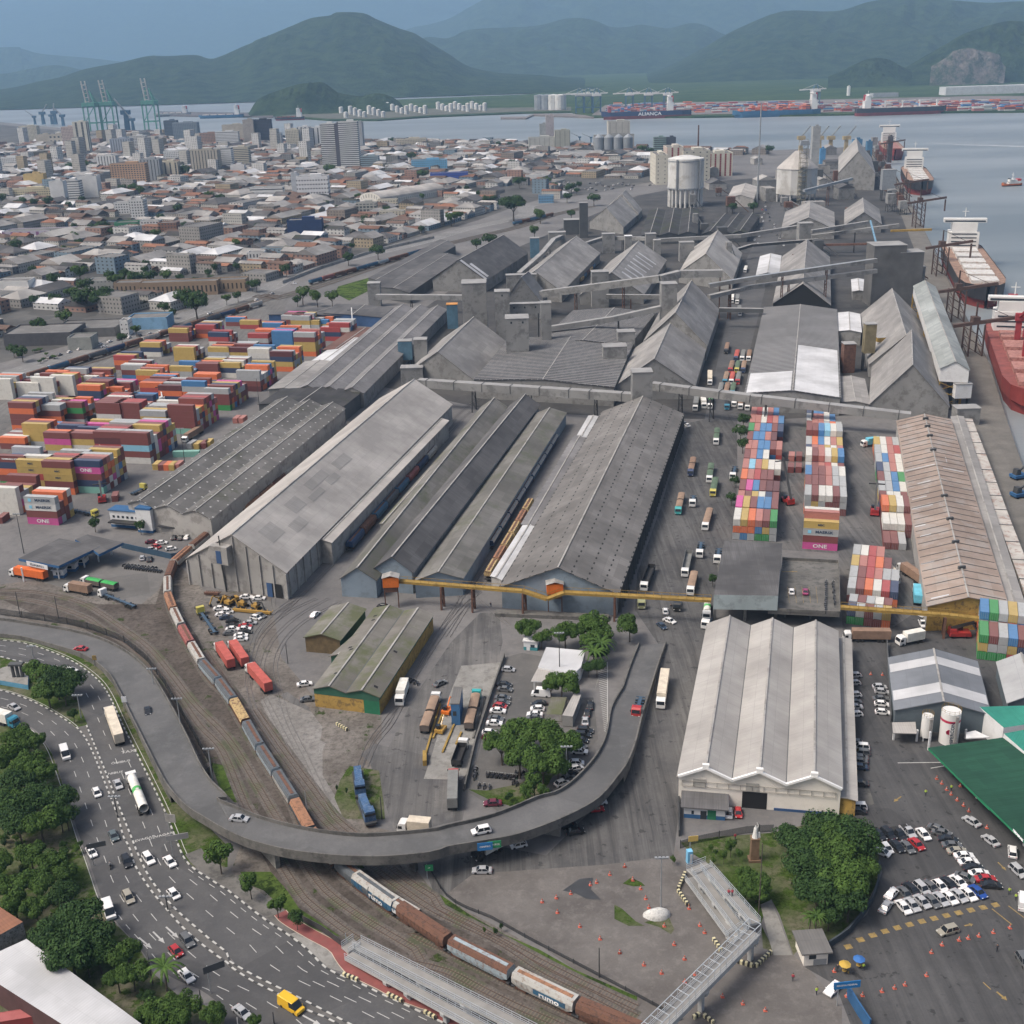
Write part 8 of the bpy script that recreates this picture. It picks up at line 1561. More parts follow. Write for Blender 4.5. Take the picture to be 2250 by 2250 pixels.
for o in [x for x in C.objects if x.name.startswith('lettering') and x.parent is None and 'kind' not in x]: M_ = o; o.parent = T_; o.matrix_parent_inverse = (Matrix.Translation(T_.location) @ Matrix.Rotation(T_.rotation_euler.z,4,'Z')).inverted()
farship('blue container ship stacked with orange boxes at the far terminal','Z',1598,1816,256,False,36,hull=HBl,boot=HBl,z_deck=16,deckm=DK,house_at=.04,hatches=9,cargo='oorbog',supH=42,seed=8); farship('black and red bulk carrier with deck cranes at the far terminal','Z',1862,2101,252,True,32,hull=HB,boot=HRd,z_deck=18,deckm=DK,hatches=5,hatchm=OW,cranes=4,supH=34,seed=9)
farship('grey ship with white bridge at the left jetty','A',1110,1330,822,False,24,hull=CGY,boot=HB,z_deck=10,deckm=DK,hatches=4,hatchm=OW,supH=24); farship('small blue ship at the left jetty','A',1430,1705,835,False,26,hull=M('hull_blue',1),boot=HBl,z_deck=10,deckm=DK,hatches=4,hatchm=OW,supH=30); farship('dark tanker with white and red bridge below the island hill','B',185,375,850,False,24,hull=HB,boot=HRd,z_deck=9,deckm=DK,hatches=4,hatchm=HRd,supH=26)
p = w3('H',1845,190); ship('small orange tug leaving a wake on the channel',p+Vector((-13,0,0)),p+Vector((13,4,0)),8,hull=M('tug_orange',(.5,.13,.04),.6),boot=HB,z_deck=3,deckm=DK,hatches=1,hatchm=DK,supH=6)
# ================================================================ small buildings and street furniture
def boxat(t,x,y,w_,d_,h,r=0,z=0): p = at(t,x,y,z); return p,w_,d_,h,r
def hut(name,label,t,xl,xr,yb,h,d_,wall,roofm,cat='building',over=.4,opens=(),tilt=0,base=None,z0=0):
 """flat roofed building: foot of its camera side runs from xl to xr at row yb (yb may be a pair)"""
 y0,y1 = yb if isinstance(yb,tuple) else (yb,yb); a = at(t,xl,y0); b_ = at(t,xr,y1); u = (b_-a); w_ = u.length; u.normalize(); v = Vector((-u.y,u.x,0)); c = (a+b_)/2+v*d_/2; r = atan2(u.y,u.x); T_ = thing(name,label,cat,c)
 q = MB(); q.box(c.x,c.y,z0,w_,d_,h-z0,r); q.build('wall',wall,T_); q = MB(); q.box(c.x,c.y,h,w_+2*over,d_+2*over,.3,r); q.build('roof',roofm,T_)
 if base: q = MB(); q.box(c.x,c.y,0,w_+.06,d_+.06,1.1,r); q.build('painted_base',base,T_)
 for (s0,s1,z0_,z1,mt,nm) in opens: q = MB(); p0 = a+u*w_*s0-v*.06; p1 = a+u*w_*s1-v*.06; q.face([p0+up*z0_,p1+up*z0_,p1+up*z1,p0+up*z1]); q.build(nm,mt,T_)
 return T_,a,u,v,w_
def canopy(name,label,P_,z,th,mat,edge,posts,cat='canopy',pm=None):
 """flat roof through photo points at height z on posts"""
 W_ = [at(*k,z) for k in P_]; c = sum(W_,Vector())/len(W_); T_ = thing(name,label,cat,(c.x,c.y,0)); q = MB(); q.prism([(p.x,p.y) for p in W_],z-th,z,1,0,True); q.build('roof',[mat,edge],T_)
 for k in posts: p = at(*k); q = MB(); q.box(p.x,p.y,0,.45,.45,z-th); q.build('post',pm or W_PURE,T_)
 return T_
SW = gloss('window_dark',(.03,.04,.05),.2); BLUEP = M('office_blue',(.03,.11,.25),.7,.15,.3)
# slab building with its parking deck
T_ = canopy('slab_building','ribbed grey slab building over the avenue end of the ochre gantry',[('K',1582,1250),('L',222,1268),('L',192,1640),('K',1508,1632)],11,5.0,R_DARK,M('pale_green_render',(.36,.42,.43),.8,.15,.1,dirt=(.2,.22,.22),dirtamt=.5),[],'building')
for k in (('Q',850,235),('Q',1105,245),('Q',1370,215),('K',1545,1520)): p = at(*k); q = MB(); q.box(p.x,p.y,0,.8,.8,6); q.build('column',CONC,T_)
T_ = canopy('parking_deck','concrete parking deck beside the ribbed slab building',[('L',222,1385),('L',620,1405),('L',628,1770),('L',120,1745),('L',195,1650)],5.5,1.0,CONCD,CONCD,[('L',240,1790),('L',420,1800),('L',600,1790)],'parking deck',CONC)
for k in (('L',222,1385,620,1405),('L',620,1405,628,1770),('L',628,1770,120,1745)): a = at(k[0],k[1],k[2],5.5); b_ = at(k[0],k[3],k[4],5.5); q = MB(); q.beam(a,b_,.3,1.0); q.build('parapet',CONCD,T_)
q = MB(); [q.box(*at('L',230+i*22,1468,5.52)[:2],5.51,.9,.5,.02) for i in range(5)]; [q.beam(at('L',x,1575,5.5),at('L',x+12,1690,5.5),.1,.02) for x in (260,310,360,410,460)]; q.build('deck_markings',YEL,T_)
# blue and white yard office
T_,a,u,v,w_ = hut('yard_office','white and blue office front before the skylit warehouse','I',790,1445,(1150,1205),7.0,5,W_PURE,BLUEP,opens=[(.03+.05*i,.055+.05*i,4.0,5.0,SW,'window') for i in range(6)]+[(.55+.055*i,.58+.055*i,4.0,5.0,SW,'window') for i in range(7)],base=BLUEP)
q = MB(); c = a+u*w_*.42-v*.8; q.box(c.x,c.y,0,6.5,4.5,9.5,atan2(u.y,u.x)); q.build('entrance_tower',W_PURE,T_); q = MB(); q.box(c.x,c.y,9.5,6.7,4.7,.8,atan2(u.y,u.x)); q.box(c.x,c.y,0,6.56,4.56,1.0,atan2(u.y,u.x)); q.build('blue_band',BLUEP,T_)
for s0,s1 in ((.02,.32),(.55,.98)): q = MB(); p0 = a+u*w_*s0-v*1.6+up*2.8; p1 = a+u*w_*s1-v*1.6+up*2.8; q.beam(p0,p1,3.2,.5); q.build('door_canopy',R_BLACK,T_)
canopy('gate_canopy','dark flat gate canopy with blue rim, nearer one with white sign',[('I',130,1375),('I',420,1232),('I',708,1290),('I',415,1428)],6.5,1.0,R_DARK,BLUEP,[('I',170,1540),('I',420,1520),('I',600,1440)],pm=W_PURE)
canopy('gate_canopy','dark flat gate canopy with blue rim, farther one',[('I',530,1240),('I',620,1205),('I',872,1262),('I',700,1345),('I',640,1300)],6.4,1.0,R_DARK,BLUEP,[('I',790,1350),('I',700,1400)],pm=W_PURE)
a = at('I',190,1392,6.4); b_ = at('I',338,1425,6.4); u = (b_-a).normalized(); T_ = thing('gate_sign','white name board on the rim of the nearer gate canopy','sign',a); q = MB(); q.beam(a-up*1.5-Vector((0,.5,0)),b_-up*1.5-Vector((0,.5,0)),.15,1.7); q.build('board',W_PURE,T_); letters('lettering','ECOPORTO 2',1.1,MATS['ink_navy'],(a+b_)/2-up*.65-Vector((0,.75,0)),u,up,T_,.03)
for i,(x0,x1,y) in enumerate(((380,455,1515),(460,535,1470),(540,610,1425))): hut('gate_booth',['white and blue gate booth under the canopy, nearest','white and blue gate booth under the canopy, middle','white and blue gate booth under the canopy, farthest'][i],'I',x0,x1,y,3,3,W_PURE,W_PURE,'booth',base=BLUEP,opens=[(.3,.7,1.3,2.3,SW,'window')])
def wallrun(name,label,s,h,mat,th=.2,cat='wall',z=0,posts=None,kids_=None):
 P_ = curve(s,3,smooth=False); T_ = thing(name,label,cat,P_[len(P_)//2]); q = MB()
 for a,b_ in zip(P_[:-1],P_[1:]): q.beam(a+up*z,b_+up*z,th,h)
 q.build('panels',mat,T_)
 if posts:
  for p in P_[::posts]: q = MB(); q.box(p.x,p.y,0,th+.12,th+.12,h+z+.25); q.build('post',DSTEEL,T_)
 return T_
MESHF,nt,b = nodes_mat('mesh_fence'); b.inputs['Base Color'].default_value = (.03,.035,.04,1); b.inputs['Roughness'].default_value = .6; b.inputs['Alpha'].default_value = .38
wallrun('yard_wall','dark blue wall around the small office yard','I 860,1300 1240,1385 1470,1215',2.2,M('wall_blue',(.03,.07,.12),.8,.2)); wallrun('fence','dark mesh fence between the overpass ramp and the tracks','M 0,5 300,45 600,90 800,140 1050,235 1250,400 1400,600 1550,860 1700,1130 1820,1330 T -60,-100',2.4,MESHF,.06,'fence',0,3)
wallrun('fence','low rail fence with white posts along the forecourt kerb','U 180,640 290,830 420,930 700,1040 1000,1210 1400,1420 1932,1700 2300,1900',.9,MESHF,.06,'fence',0,2); wallrun('wall','dark wall between the customs yard and the park lawn','X 270,1285 430,1180 560,1020 640,900 690,760 700,600',1.6,M('wall_slate',(.06,.075,.09),.8,.2),.35)
wallrun('wall','black mesh wall beside the small paved strip by the junction','V 545,0 550,340',1.8,DSTEEL,.3); wallrun('fence','dark mesh fence behind the park hedge','V 560,440 700,395 1140,310 1350,300',2.0,MESHF,.06,'fence',0,3); wallrun('fence','black fence beside the cycle path and the tracks','T 830,1060 1000,1150 1160,1270',1.6,DSTEEL,.12,'fence'); wallrun('wall','blue hoarding with white triangles at the gate of the customs yard','X 430,1700 520,1850 620,2000',3.0,BLUEP,.3)
wallrun('wall','concrete wall between the weigh yard and the office car park','O 805,560 700,870 560,1290 470,1680',1.6,CONCD,.4); wallrun('wall','dark fence wall of the tent hall','R 765,460 800,1110',2.2,W_DARK,.25); wallrun('wall','long white wall on the town side of the avenue','F 230,880 500,775 900,650 1300,560',2.5,W_PALE,.4); wallrun('wall','low loading dock before the long dark warehouse','O 730,195 1690,235',1.2,CONCD,3.0)
# guard hut, park hut, offices
hut('guard_hut','white guard hut with grey flat roof beside the park','X',60,262,(1440,1425),3.2,5.5,W_WHITE,HR[5],'hut',.7,[(.2,.5,1.6,2.6,SW,'window'),(.4,.95,.1,1.5,GALV,'gate')]); hut('gate_lodge','low brown roofed lodge with green door in front of the cream warehouse','V',590,938,(180,205),3.2,7,W_PURE,R_DARK,'hut',.8,[(.18,.24,1.2,2.2,SW,'window'),(.4,.55,0,2.3,SW,'doorway'),(.57,.78,0,2.6,M('bright_green_gate',1),'door')],base=BLUEP)
canopy('office','flat white roofed office among the trees of the car park',[('O',1160,470),('O',1492,500),('O',1455,640),('O',1390,700),('O',1090,640)],4,3.9,R_WHITE,W_PURE,[],'office'); canopy('carport','small white ribbed carport beside the white roofed office',[('O',1095,635),('O',1215,640),('O',1150,762),('O',1030,758)],3.4,.3,R_LIGHT,W_PURE,[('O',1060,830),('O',1140,830)])
hut('kiosk','little white and teal kiosk under the shade trees','O',970,1085,(495,503),3,3,W_PURE,W_PURE,'kiosk',.3,[(.2,.45,0,2.1,W_PURE,'door'),(.5,.8,1,2,GLASS,'window')],base=M('teal_paint',(.05,.25,.28))); canopy('shed','long narrow grey shed roof right of the office court',[('O',1390,870),('O',1458,872),('O',1385,1060),('O',1295,1050)],3.4,3.2,R_LIGHT2,W_GREY,[],'shed'); canopy('garden_court','mossy walled court with a net roof by the car park',[('O',1200,895),('O',1335,895),('O',1290,1045),('O',1160,1040)],2.2,2.0,R_MOSS2,W_PALE,[],'court')
# weigh yard
T_,a,u,v,w_ = hut('control_cabin','tall blue control cabin of the weigh yard','O',358,432,1135,6.5,9,M('cabin_blue',(.05,.16,.34),.6,.15),HR[5],'cabin',.05,[(.2,.6,3.0,4.4,SW,'window')])
for i,s in enumerate(('O 120,1440 260,960','O 200,1250 300,990','O 280,1370 380,1130','O 395,1300 440,1200','O 460,1690 560,1290','O 540,1250 640,900')): P_ = curve(s,4); q = MB(); [q.beam(a_,b2+up*0,.5,.5) for a_,b2 in zip(P_[:-1],P_[1:])]; tag(q.build('kerb_rail',[OCHS,OCHS,OCHS,OCHS,CONCD,CONCD][i],loc=tuple(P_[0])),'low %s guide rail of the weigh platforms' % ('ochre' if i < 4 else 'concrete'),'guide rail','weigh platform rails')
q = MB(); P_ = pts('O 130,1390 130,1480'); q.beam(P_[1],P_[0],1,1.6); tag(q.build('barrier',OCHS,loc=tuple(P_[0])),'yellow steel barrier at the lower corner of the weigh pad','barrier')
# statue
p = at('V',1185,540); T_ = thing('statue','white robed statue on a tall brown pedestal in the park','statue',p); q = MB(); q.box(0,0,0,2.6,2.2,.6); q.box(0,0,.6,1.9,1.6,5.2,tx=.9,ty=.9); q.box(0,0,5.8,2.0,1.7,.35); q.build('pedestal',M('pedestal_brown',(.20,.13,.08),.9,.25,1),T_,local=True)
q = MB();
for (z0,r0,r1,h_) in ((6.15,.75,.5,1.3),(7.45,.5,.42,.9),(8.35,.42,.3,.35),(8.7,.12,.2,.15),(8.85,.2,.16,.25),(9.1,.16,.05,.12)): q.cyl(0,0,z0,r0,h_,10,0,r1)
q.rod((.3,0,8.4),(.55,-.1,9.3),.12,6,0,.08); q.rod((.55,-.1,9.3),(.2,-.1,10.1),.09,6,0,.05); q.cyl(.85,0,6.15,.35,1.3,7,0,.18); q.build('figure',M('statue_white',(.68,.68,.66),.7,.1,1),T_,local=True)
# canopies and terminal on the right
GC_ = canopy('market_canopy','huge dark green sheet canopy at the right edge',[('R',1118,1325),('R',1752,1238),('R',2600,1900),('X',2500,900),('X',1932,375),('X',1545,0),('R',1640,1840)],6.0,.6,R_GREEN,M('bright_green_edge',(.02,.22,.10),.6,.15),[('R',1120,1345),('R',1530,1755),('X',1932,420)])
letters('lettering','TERMINAL',.9,MATS['ink_white'],at('X',1880,330,6.05),at('X',1932,385,6)-at('X',1840,285,6),Vector((1,1,0)),GC_,.05)
canopy('terminal_building','teal roofed white building right of the tent hall, rear part',[('R',1555,978),('R',2200,960),('R',2200,1090),('R',1760,1155)],7,7,R_TEAL,W_PURE,[],'building'); canopy('terminal_building','teal roofed white building right of the tent hall, front part',[('R',1760,1205),('R',2200,1120),('R',2400,1500),('R',1950,1370)],6.6,6.6,R_TEAL,W_PURE,[],'building'); canopy('porch','small white porch roof before the teal building',[('R',1440,1195),('R',1520,1178),('R',1640,1235),('R',1440,1245)],3,.3,W_PURE,W_PURE,[('R',1432,1245)])
canopy('carport','grey carport at the corner of the tent hall',[('R',812,1110),('R',1010,1105),('R',1022,1205),('R',820,1200)],3.6,.2,R_LIGHT2,W_GREY,[('R',822,1258),('R',1018,1270)])
for (x,y,rpx,yt,lb,band) in ((1095,1250,47,1050,'slender white tank on short legs before the tent hall',0),(1287,1270,80,1010,'wide white tank with red band before the tent hall',1)):
 p = at('R',x,y); r = rpx/3.864/ppm(p); h = zat(Vector((p.x,p.y,0)),n('R',0,yt)[1]); T_ = thing('storage_tank',lb,'tank',p); q = MB(); q.cyl(0,0,0 if band else 1.0,r,h-(0 if band else 1),28); q.build('shell',gloss('tank_gloss',(.72,.72,.70),.5),T_,local=True)
 q = MB(); [q.cyl(0,0,h+z,r*1.03,.08,24,cap=False) for z in (.4,.9)]; [q.rod((r*cos(i*.52),r*sin(i*.52),h),(r*cos(i*.52),r*sin(i*.52),h+1),.04) for i in range(12)]; q.build('railing',OCHS,T_,local=True); q = MB(); q.box(.25*r,-r-.25,1.2,.7,.4,h-1.5); q.build('ladder',W_PALE,T_,local=True)
 if band:
  q = MB(); q.cyl(0,0,h*.72,r*1.012,.7,28,cap=False); q.build('red_band',gloss('tank_red',(.45,.02,.07),.5),T_,local=True); letters('lettering','HIPERCON',1.25,MATS['ink_navy'],p+Vector((-.1*r,-r-.12,h*.40)),(0,0,1),(-1,0,0),T_,.03,1.1); q = MB(); q.rod((-.45*r,-r*.92-.1,h*.45),(-.45*r,-r*.92-.02,h*.45),.75,6); q.build('emblem',MATS['tank_red'],T_,local=True)
 else: [MB().rod((r*.7*sx,r*.7*sy,0),(r*.7*sx,r*.7*sy,1.0),.15).build('leg',W_PURE,T_,local=True) for sx in (-1,1) for sy in (-1,1)]
# bottom left: white roofed shed, brick walled house
canopy('shed','big bright white sheet roof at the bottom left corner',[('S',-60,1340),('S',225,1210),('S',700,1560),('S',1240,1960),('S',900,2300),('S',520,1930),('S',-60,1560)],6,6,R_WHITE,M('shed_maroon',(.10,.05,.05),.9,.3),[],'shed')
canopy('old_house','stained walled house with orange tiled roof at the left edge',[('S',-120,840),('S',10,945),('S',195,1065),('S',-120,1240)],6.5,6.5,HR[7],M('stained_wall',(.30,.30,.28),.95,.4,.8,dirt=(.08,.08,.075),dirtamt=.9),[],'house'); canopy('fountain_plaza','round pale plaza with blue painted rim on the fountain island',[('M',x,y) for x,y in ((-80,560),(-60,500),(20,450),(120,425),(215,440),(240,520),(235,600),(120,580),(0,560))],1.6,1.6,CONC,M('rim_blue',(.10,.28,.42),.8),[],'plaza')
p = at('M',165,570); T_ = thing('monument','dark columned monument on the round plaza','monument',p); q = MB(); [q.box(x,0,1.6,.7,.7,4) for x in (-1.3,0,1.3)]; q.build('column',W_DARK,T_,local=True); q = MB(); q.box(0,0,5.6,4,2,.6); q.build('capstone',W_DARK,T_,local=True)
sheet('grove_ground','M -100,960 160,930 320,1010 440,1180 520,1400 580,1650 660,1932 S 700,450 790,720 850,930 1000,1100 1180,1280 1300,1500 1500,1680 1932,1850 1932,2200 -100,2200',.015,GRASSY)
# footbridges
FB = M('bridge_deck',(.26,.255,.245),.8,.15,.3); FR_ = M('bridge_rail',(.42,.46,.50),.5,.1,.5); FW = M('bridge_white',(.42,.43,.43),.7,.15,.3)
def span(T_,A_,B_,w_=2.4,roof=False,cols=(),depth=.9,posts=2.0):
 d = B_-A_; L = d.length; u = d/L; s = Vector((-u.y,u.x,0)).normalized(); q = MB(); q.beam(A_-up*depth,B_-up*depth,w_,depth,1,0); q.build('deck',[FB,FW],T_)
 for sg in (-1,1):
  q = MB(); o = s*sg*w_/2
  for z in (.15,.6,1.15): q.beam(A_+o+up*z,B_+o+up*z,.07,.07)
  k = max(2,int(L/posts)); [q.beam(A_+u*L*i/k+o,A_+u*L*i/k+o+up*(2.6 if roof else 1.2),.08,.08) for i in range(k+1)]
  if roof: q.beam(A_+o+up*2.6,B_+o+up*2.6,.12,.12)
  q.build('railing',FR_,T_)
 if roof: k = max(2,int(L/posts)); q = MB(); [q.beam(A_+u*L*i/k-s*w_/2+up*2.6,A_+u*L*i/k+s*w_/2+up*2.6,.1,.1) for i in range(k+1)]; q.build('roof_frame',FR_,T_)
 for f in cols: p = A_+d*f; q = MB(); q.box(p.x,p.y,0,.9,.9,p.z-depth-.8,atan2(u.y,u.x)); q.box(p.x,p.y,p.z-depth-.8,w_*1.0,1.0,.8,atan2(s.y,s.x),tx=1.1); q.build('pier',FW,T_)
T_ = thing('footbridge','grey steel footbridge with zigzag ramps beside the park','footbridge',at('V',1190,1410)); span(T_,at('V',1190,1150,6.2),at('V',240,2100,6.2),2.6,True,(.03,.50),1.1)
for i,(k0,z0,k1,z1) in enumerate(((('V',1195,1075),6.2,('V',770,590),4.4),(('V',690,630),4.4,('V',1080,1150),2.6),(('V',1010,1190),2.6,('V',640,690),1.0))): span(T_,at(*k0,z0),at(*k1,z1),2.3,False,(.2,.5,.8) if i < 2 else (),.5)
span(T_,at('V',800,575,4.4),at('V',640,640,4.4),2.4,False,(),.4); span(T_,at('V',1100,1130,2.6),at('V',980,1215,2.6),2.2,False,(),.4)
p = at('V',635,560); T2 = thing('totem','light blue box totem at the ramp foot','totem',p); q = MB(); q.box(0,0,0,1.2,1.2,3.3,.2); q.build('body',M('totem_blue',(.2,.5,.75),.6),T2,local=True); q = MB(); q.box(.3,-.75,.3,.5,.06,2.4,.2); q.build('panel',W_PURE,T2,local=True)
T_ = thing('footbridge','long white ramped footbridge along the cycle path','footbridge',at('T',1580,1590)); span(T_,at('T',1190,1300,1.0),at('T',1290,1230,1.2),2.4,False,(),.5); span(T_,at('T',1290,1245,1.2),at('U',1050,2010,6.0),2.4,False,(.4,.65,.85),.6); span(T_,at('T',1220,1345,1.0),at('U',700,2010,4.5),2.2,False,(.3,.45,.7),.6)
# locomotives
for i,(x0,y0,x1,y1) in enumerate(((1300,1560,1330,1780),(1335,1800,1420,2010))):
 a = at('N',x0,y0); b_ = at('N',x1,y1); d = b_-a; L = d.length; T_ = thing('locomotive',['old blue locomotive on the grass siding, farther one','old blue locomotive on the grass siding, nearer one'][i],'locomotive',(a+b_)/2,atan2(d.y,d.x),'stored locomotives'); q = MB(); q.box(0,0,.9,L,2.8,.5); q.build('frame',DSTEEL,T_,local=True); q = MB(); q.box(-L*.12,0,1.4,L*.62,2.0,2.0,ty=.9); q.build('hood',M('loco_blue',(.05,.11,.22),.5,.3,.6,dirt=(.2,.25,.32),dirtamt=.5),T_,local=True); q = MB(); q.box(L*.3,0,1.4,2.6,2.7,2.6,tx=.9,ty=.9); q.build('cab',M('loco_blue',1),T_,local=True); q = MB(); q.box(L*.3,0,2.9,2.66,2.6,.6); q.build('windows',CARGL,T_,local=True)
 for s_ in (-1,1): q = MB(); q.box(s_*L*.3,0,.2,3,2.2,.7); q.build('bogie',RUST,T_,local=True)
# masts and poles
for k in (('V',393,950,520,'tall light mast rising from the white painted boulder',GALV),('I',170,1340,1060,'dark light mast by the gate canopy',None),('I',1308,700,455,'dark light mast by the low container line',None),('I',812,225,80,'light mast between the middle west rows',None),('I',497,420,250,'light mast before the third west row',None),('I',1840,340,100,'light mast at the end of the skylit roof',None),('O',1336,1600,1315,'street lamp in the office car park',GALV),('O',1275,740,350,'dark tall mast beside the white roofed office',DSTEEL),('S',1000,180,0,'dark lamp post on the highway median, upper one',DSTEEL),('S',1425,965,850,'dark lamp post on the highway median, lower one',DSTEEL),('M',1545,1020,715,'rail side lamp post near the yellow patched wagon',GALV),('M',1810,1440,1140,'rail side lamp post near the bend of the overpass',GALV),('M',1312,640,460,'rail side lamp post by the dark fence',GALV),('M',285,370,270,'lamp post above the round plaza',GALV),('M',690,880,685,'lamp post at the tip of the median',GALV)): mast(*k)
for k in (('V',1222,1040,400,'tall brown wooden pole in the park',BARK),('U',1610,1535,1285,'dark timber pole on the forecourt',DSTEEL),('N',705,610,440,'dark pole by the derelict sheds',DSTEEL),('S',1297,1600,1315,'concrete pole on the lower pavement',CONCD),('S',1712,1770,1640,'short dark pole on the lower pavement',DSTEEL),('T',1203,1260,1160,'short white pole at the footbridge ramp',GALV),('T',590,1932,1830,'dark pole at the bottom edge beside the trees',DSTEEL),('N',875,1932,1690,'thin grey pole beside the shunting tracks',GALV),('N',70,1640,1330,'thin grey pole by the grass strip',GALV),('N',1505,1932,1740,'dark pole by the locomotives',DSTEEL),('I',145,1790,1610,'dark pole beside the left tracks',DSTEEL),('I',415,1800,1640,'dark pole above the ramp fence',DSTEEL)): mast(*k,heads=False,name='pole',g_='poles',w_=.3)
p = at('V',360,1020); import bmesh as _b; q = MB(); Rr = random.Random(3)
for i in range(14):
 for j in range(4): f = lambda a,c: (2.9*cos(a)*cos(c)*(1+.12*sin(a*3)),1.6*sin(a)*cos(c),2.0*sin(c)+.15*sin(a*2)); a0,a1,c0,c1 = i*pi/7,(i+1)*pi/7,j*pi/8,(j+1)*pi/8; q.face([f(a0,c0),f(a1,c0),f(a1,c1),f(a0,c1)])
o = q.build('boulder',M('painted_stone',(.60,.60,.58),.9,.15,1,dirt=(.3,.3,.3),dirtamt=.6),smooth=True); o.location = p; tag(o,'big white painted boulder at the foot of the light mast','boulder')
# signs
def sign(t,x,y,z,w_,h_,r,mat,label,text=None,ink=None,post=True,sz=.6):
 p = at(t,x,y,z); T_ = thing('road_sign',label,'sign',(p.x,p.y,0),r,'road signs'); q = MB(); q.box(0,0,z-h_/2,w_,.12,h_); q.build('board',mat,T_,local=True)
 if post: q = MB(); q.rod((-w_*.3,.15,0),(-w_*.3,.15,z+h_/2),.1,6); q.build('post',GALV,T_,local=True)
 if text: o = letters('lettering',text,sz,ink or MATS['ink_white'],(0,-.08,z),(1,0,0),(0,0,1),None,.02); o.parent = T_
SG,SB = gloss('sign_green',(.02,.25,.10),.5),gloss('sign_blue',(.02,.18,.45),.5)
sign('U',640,425,7.0,3.4,2.0,.12,SB,'blue direction panel on the overpass parapet','CENTRO',None,False); sign('U',720,408,7.0,3.0,1.8,.12,SG,'green direction panel on the overpass parapet','SANTOS',None,False); sign('U',165,605,3.0,1.8,1.6,0,SG,'small green sign beside the overpass pier','->'); sign('S',1445,185,5,2.6,2.2,-.2,W_PALE,'blank back of a white sign by the verge'); sign('S',1503,345,5.5,5,1.5,.25,W_PALE,'blank back of a long sign by the verge'); sign('S',815,412,5.5,4.2,1.3,.3,W_DARK,'black sign board over the city bound lane'); sign('S',1815,1450,6,4.2,1.6,.5,W_DARK,'black sign board near the bottom of the highway'); sign('M',1052,722,4,1.4,1.8,0,W_PURE,'small white sign on the ramp wall'); sign('M',800,368,3,1.3,1.6,0,YEL,'yellow warning sign beside the ramp wall'); sign('X',430,1600,5.0,5.2,1.6,.1,SB,'blue and white gate sign of the customs yard','RECEITA FEDERAL',None,True,.5); sign('V',670,358,4.6,2.2,1.4,.1,M('sign_amber',(.6,.42,.12)),'amber panel sign at the park corner',None)
# umbrellas with tables
for (x,y,c,lb) in ((405,1450,(.5,.33,.06),'yellow'),(525,1405,(.04,.15,.42),'blue')):
 p = at('X',x,y+50); T_ = thing('parasol','%s parasol standing by the guard hut' % lb,'parasol',p,0,'parasols'); q = MB(); q.cyl(0,0,2.2,1.2,.5,8,0,.05); q.build('canopy',M('cloth_'+lb,c,.8,.1),T_,local=True); q = MB(); q.rod((0,0,0),(0,0,2.7),.04); q.build('pole',GALV,T_,local=True); q = MB(); q.cyl(0,0,.7,.5,.06,10); q.rod((.8,0,0),(.8,0,.45),.2); q.build('table',OCHS,T_,local=True)
# cones and striped barriers
CO = M('cone_orange',(.5,.12,.08),.7,.1); q1,q2,q3 = MB(),MB(),MB(); q1.box(0,0,0,.75,.75,.08); q1.cyl(0,0,.08,.3,.95,10,0,.06); q2.cyl(0,0,.45,.22,.18,10,0,.18,cap=False)
cp = bpy.data.objects.new('traffic_cone',None); C.objects.link(cp); q1.build('cone',CO,cp); q2.build('white_ring',WHITE,cp); fst = True
for s,wh in (('V 88,600 155,712 222,788 265,872 293,950 423,1105 507,1262 595,1385 685,1515 633,955 725,1100 765,1160','on the gravel by the white boulder'),('V 45,1332 250,1435 400,1505 597,1582 917,1705 1090,1765 1280,1822 U 1125,900 1255,990 1445,1110 1617,1215 1785,1332','in the line along the forecourt'),('U 1245,866 1368,830 1535,755 1587,735 1700,668 1825,600 1895,715','in the row past the wet patch'),
              ('X 1145,1330 1235,1265 1380,1225 1457,1210 1547,1190 1670,1160 1812,1120','in the upper row of the customs apron'),('X 1103,1525 920,1605 832,1632 725,1660 560,1695 425,1700 320,1490','in the lower row of the customs apron'),('X 1362,35 1417,82 1462,128 1615,270 R 1190,1592 1233,1632 1275,1685 1313,1725 1390,1655 1365,1775 1418,1822 1462,1868 630,705 730,710','along the green canopy')):
 for p in pts(s): k = copy_tree(cp,(p.x,p.y,.06),0,.95,'orange traffic cone with white ring '+wh,'traffic cone','traffic cones'); k.name = 'traffic_cone'
sbm,nt,b = nodes_mat('striped_barrier'); U_ = coords(nt,'uv'); s_ = nt.nodes.new('ShaderNodeSeparateXYZ'); nt.links.new(U_,s_.inputs[0]); o = mix(nt,mathn(nt,'LESS_THAN',mathn(nt,'FRACT',s_.outputs[0]),.5),(.03,.03,.03),(.60,.55,.35)); nt.links.new(o,b.inputs['Base Color'])
for s,lb in (('V 600,660 540,800','left of the ramp foot, upper'),('V 540,810 625,935','left of the ramp foot, lower'),('V 840,1220 905,1320','under the footbridge ramps'),('V 1025,1405 1180,1450','left of the main bridge pier'),('V 1200,1450 1330,1330','right of the main bridge pier'),('V 670,1890 720,1860','left of the lower bridge pier'),('V 760,1870 840,1932','right of the lower bridge pier'),('T 1175,1520 1300,1570','by the cycle path, first'),('T 1550,1690 1680,1750','by the cycle path, second'),('T 1865,1840 1960,1890','by the cycle path, third'),('N 1120,1130 1215,1185','alone by the shunting tracks')):
 a,b_ = pts(s); q = MB(); q.beam(a,b_,.6,.8); tag(q.build('striped_barrier',sbm,loc=tuple(a)),'yellow and black striped barrier '+lb,'barrier','striped barriers')
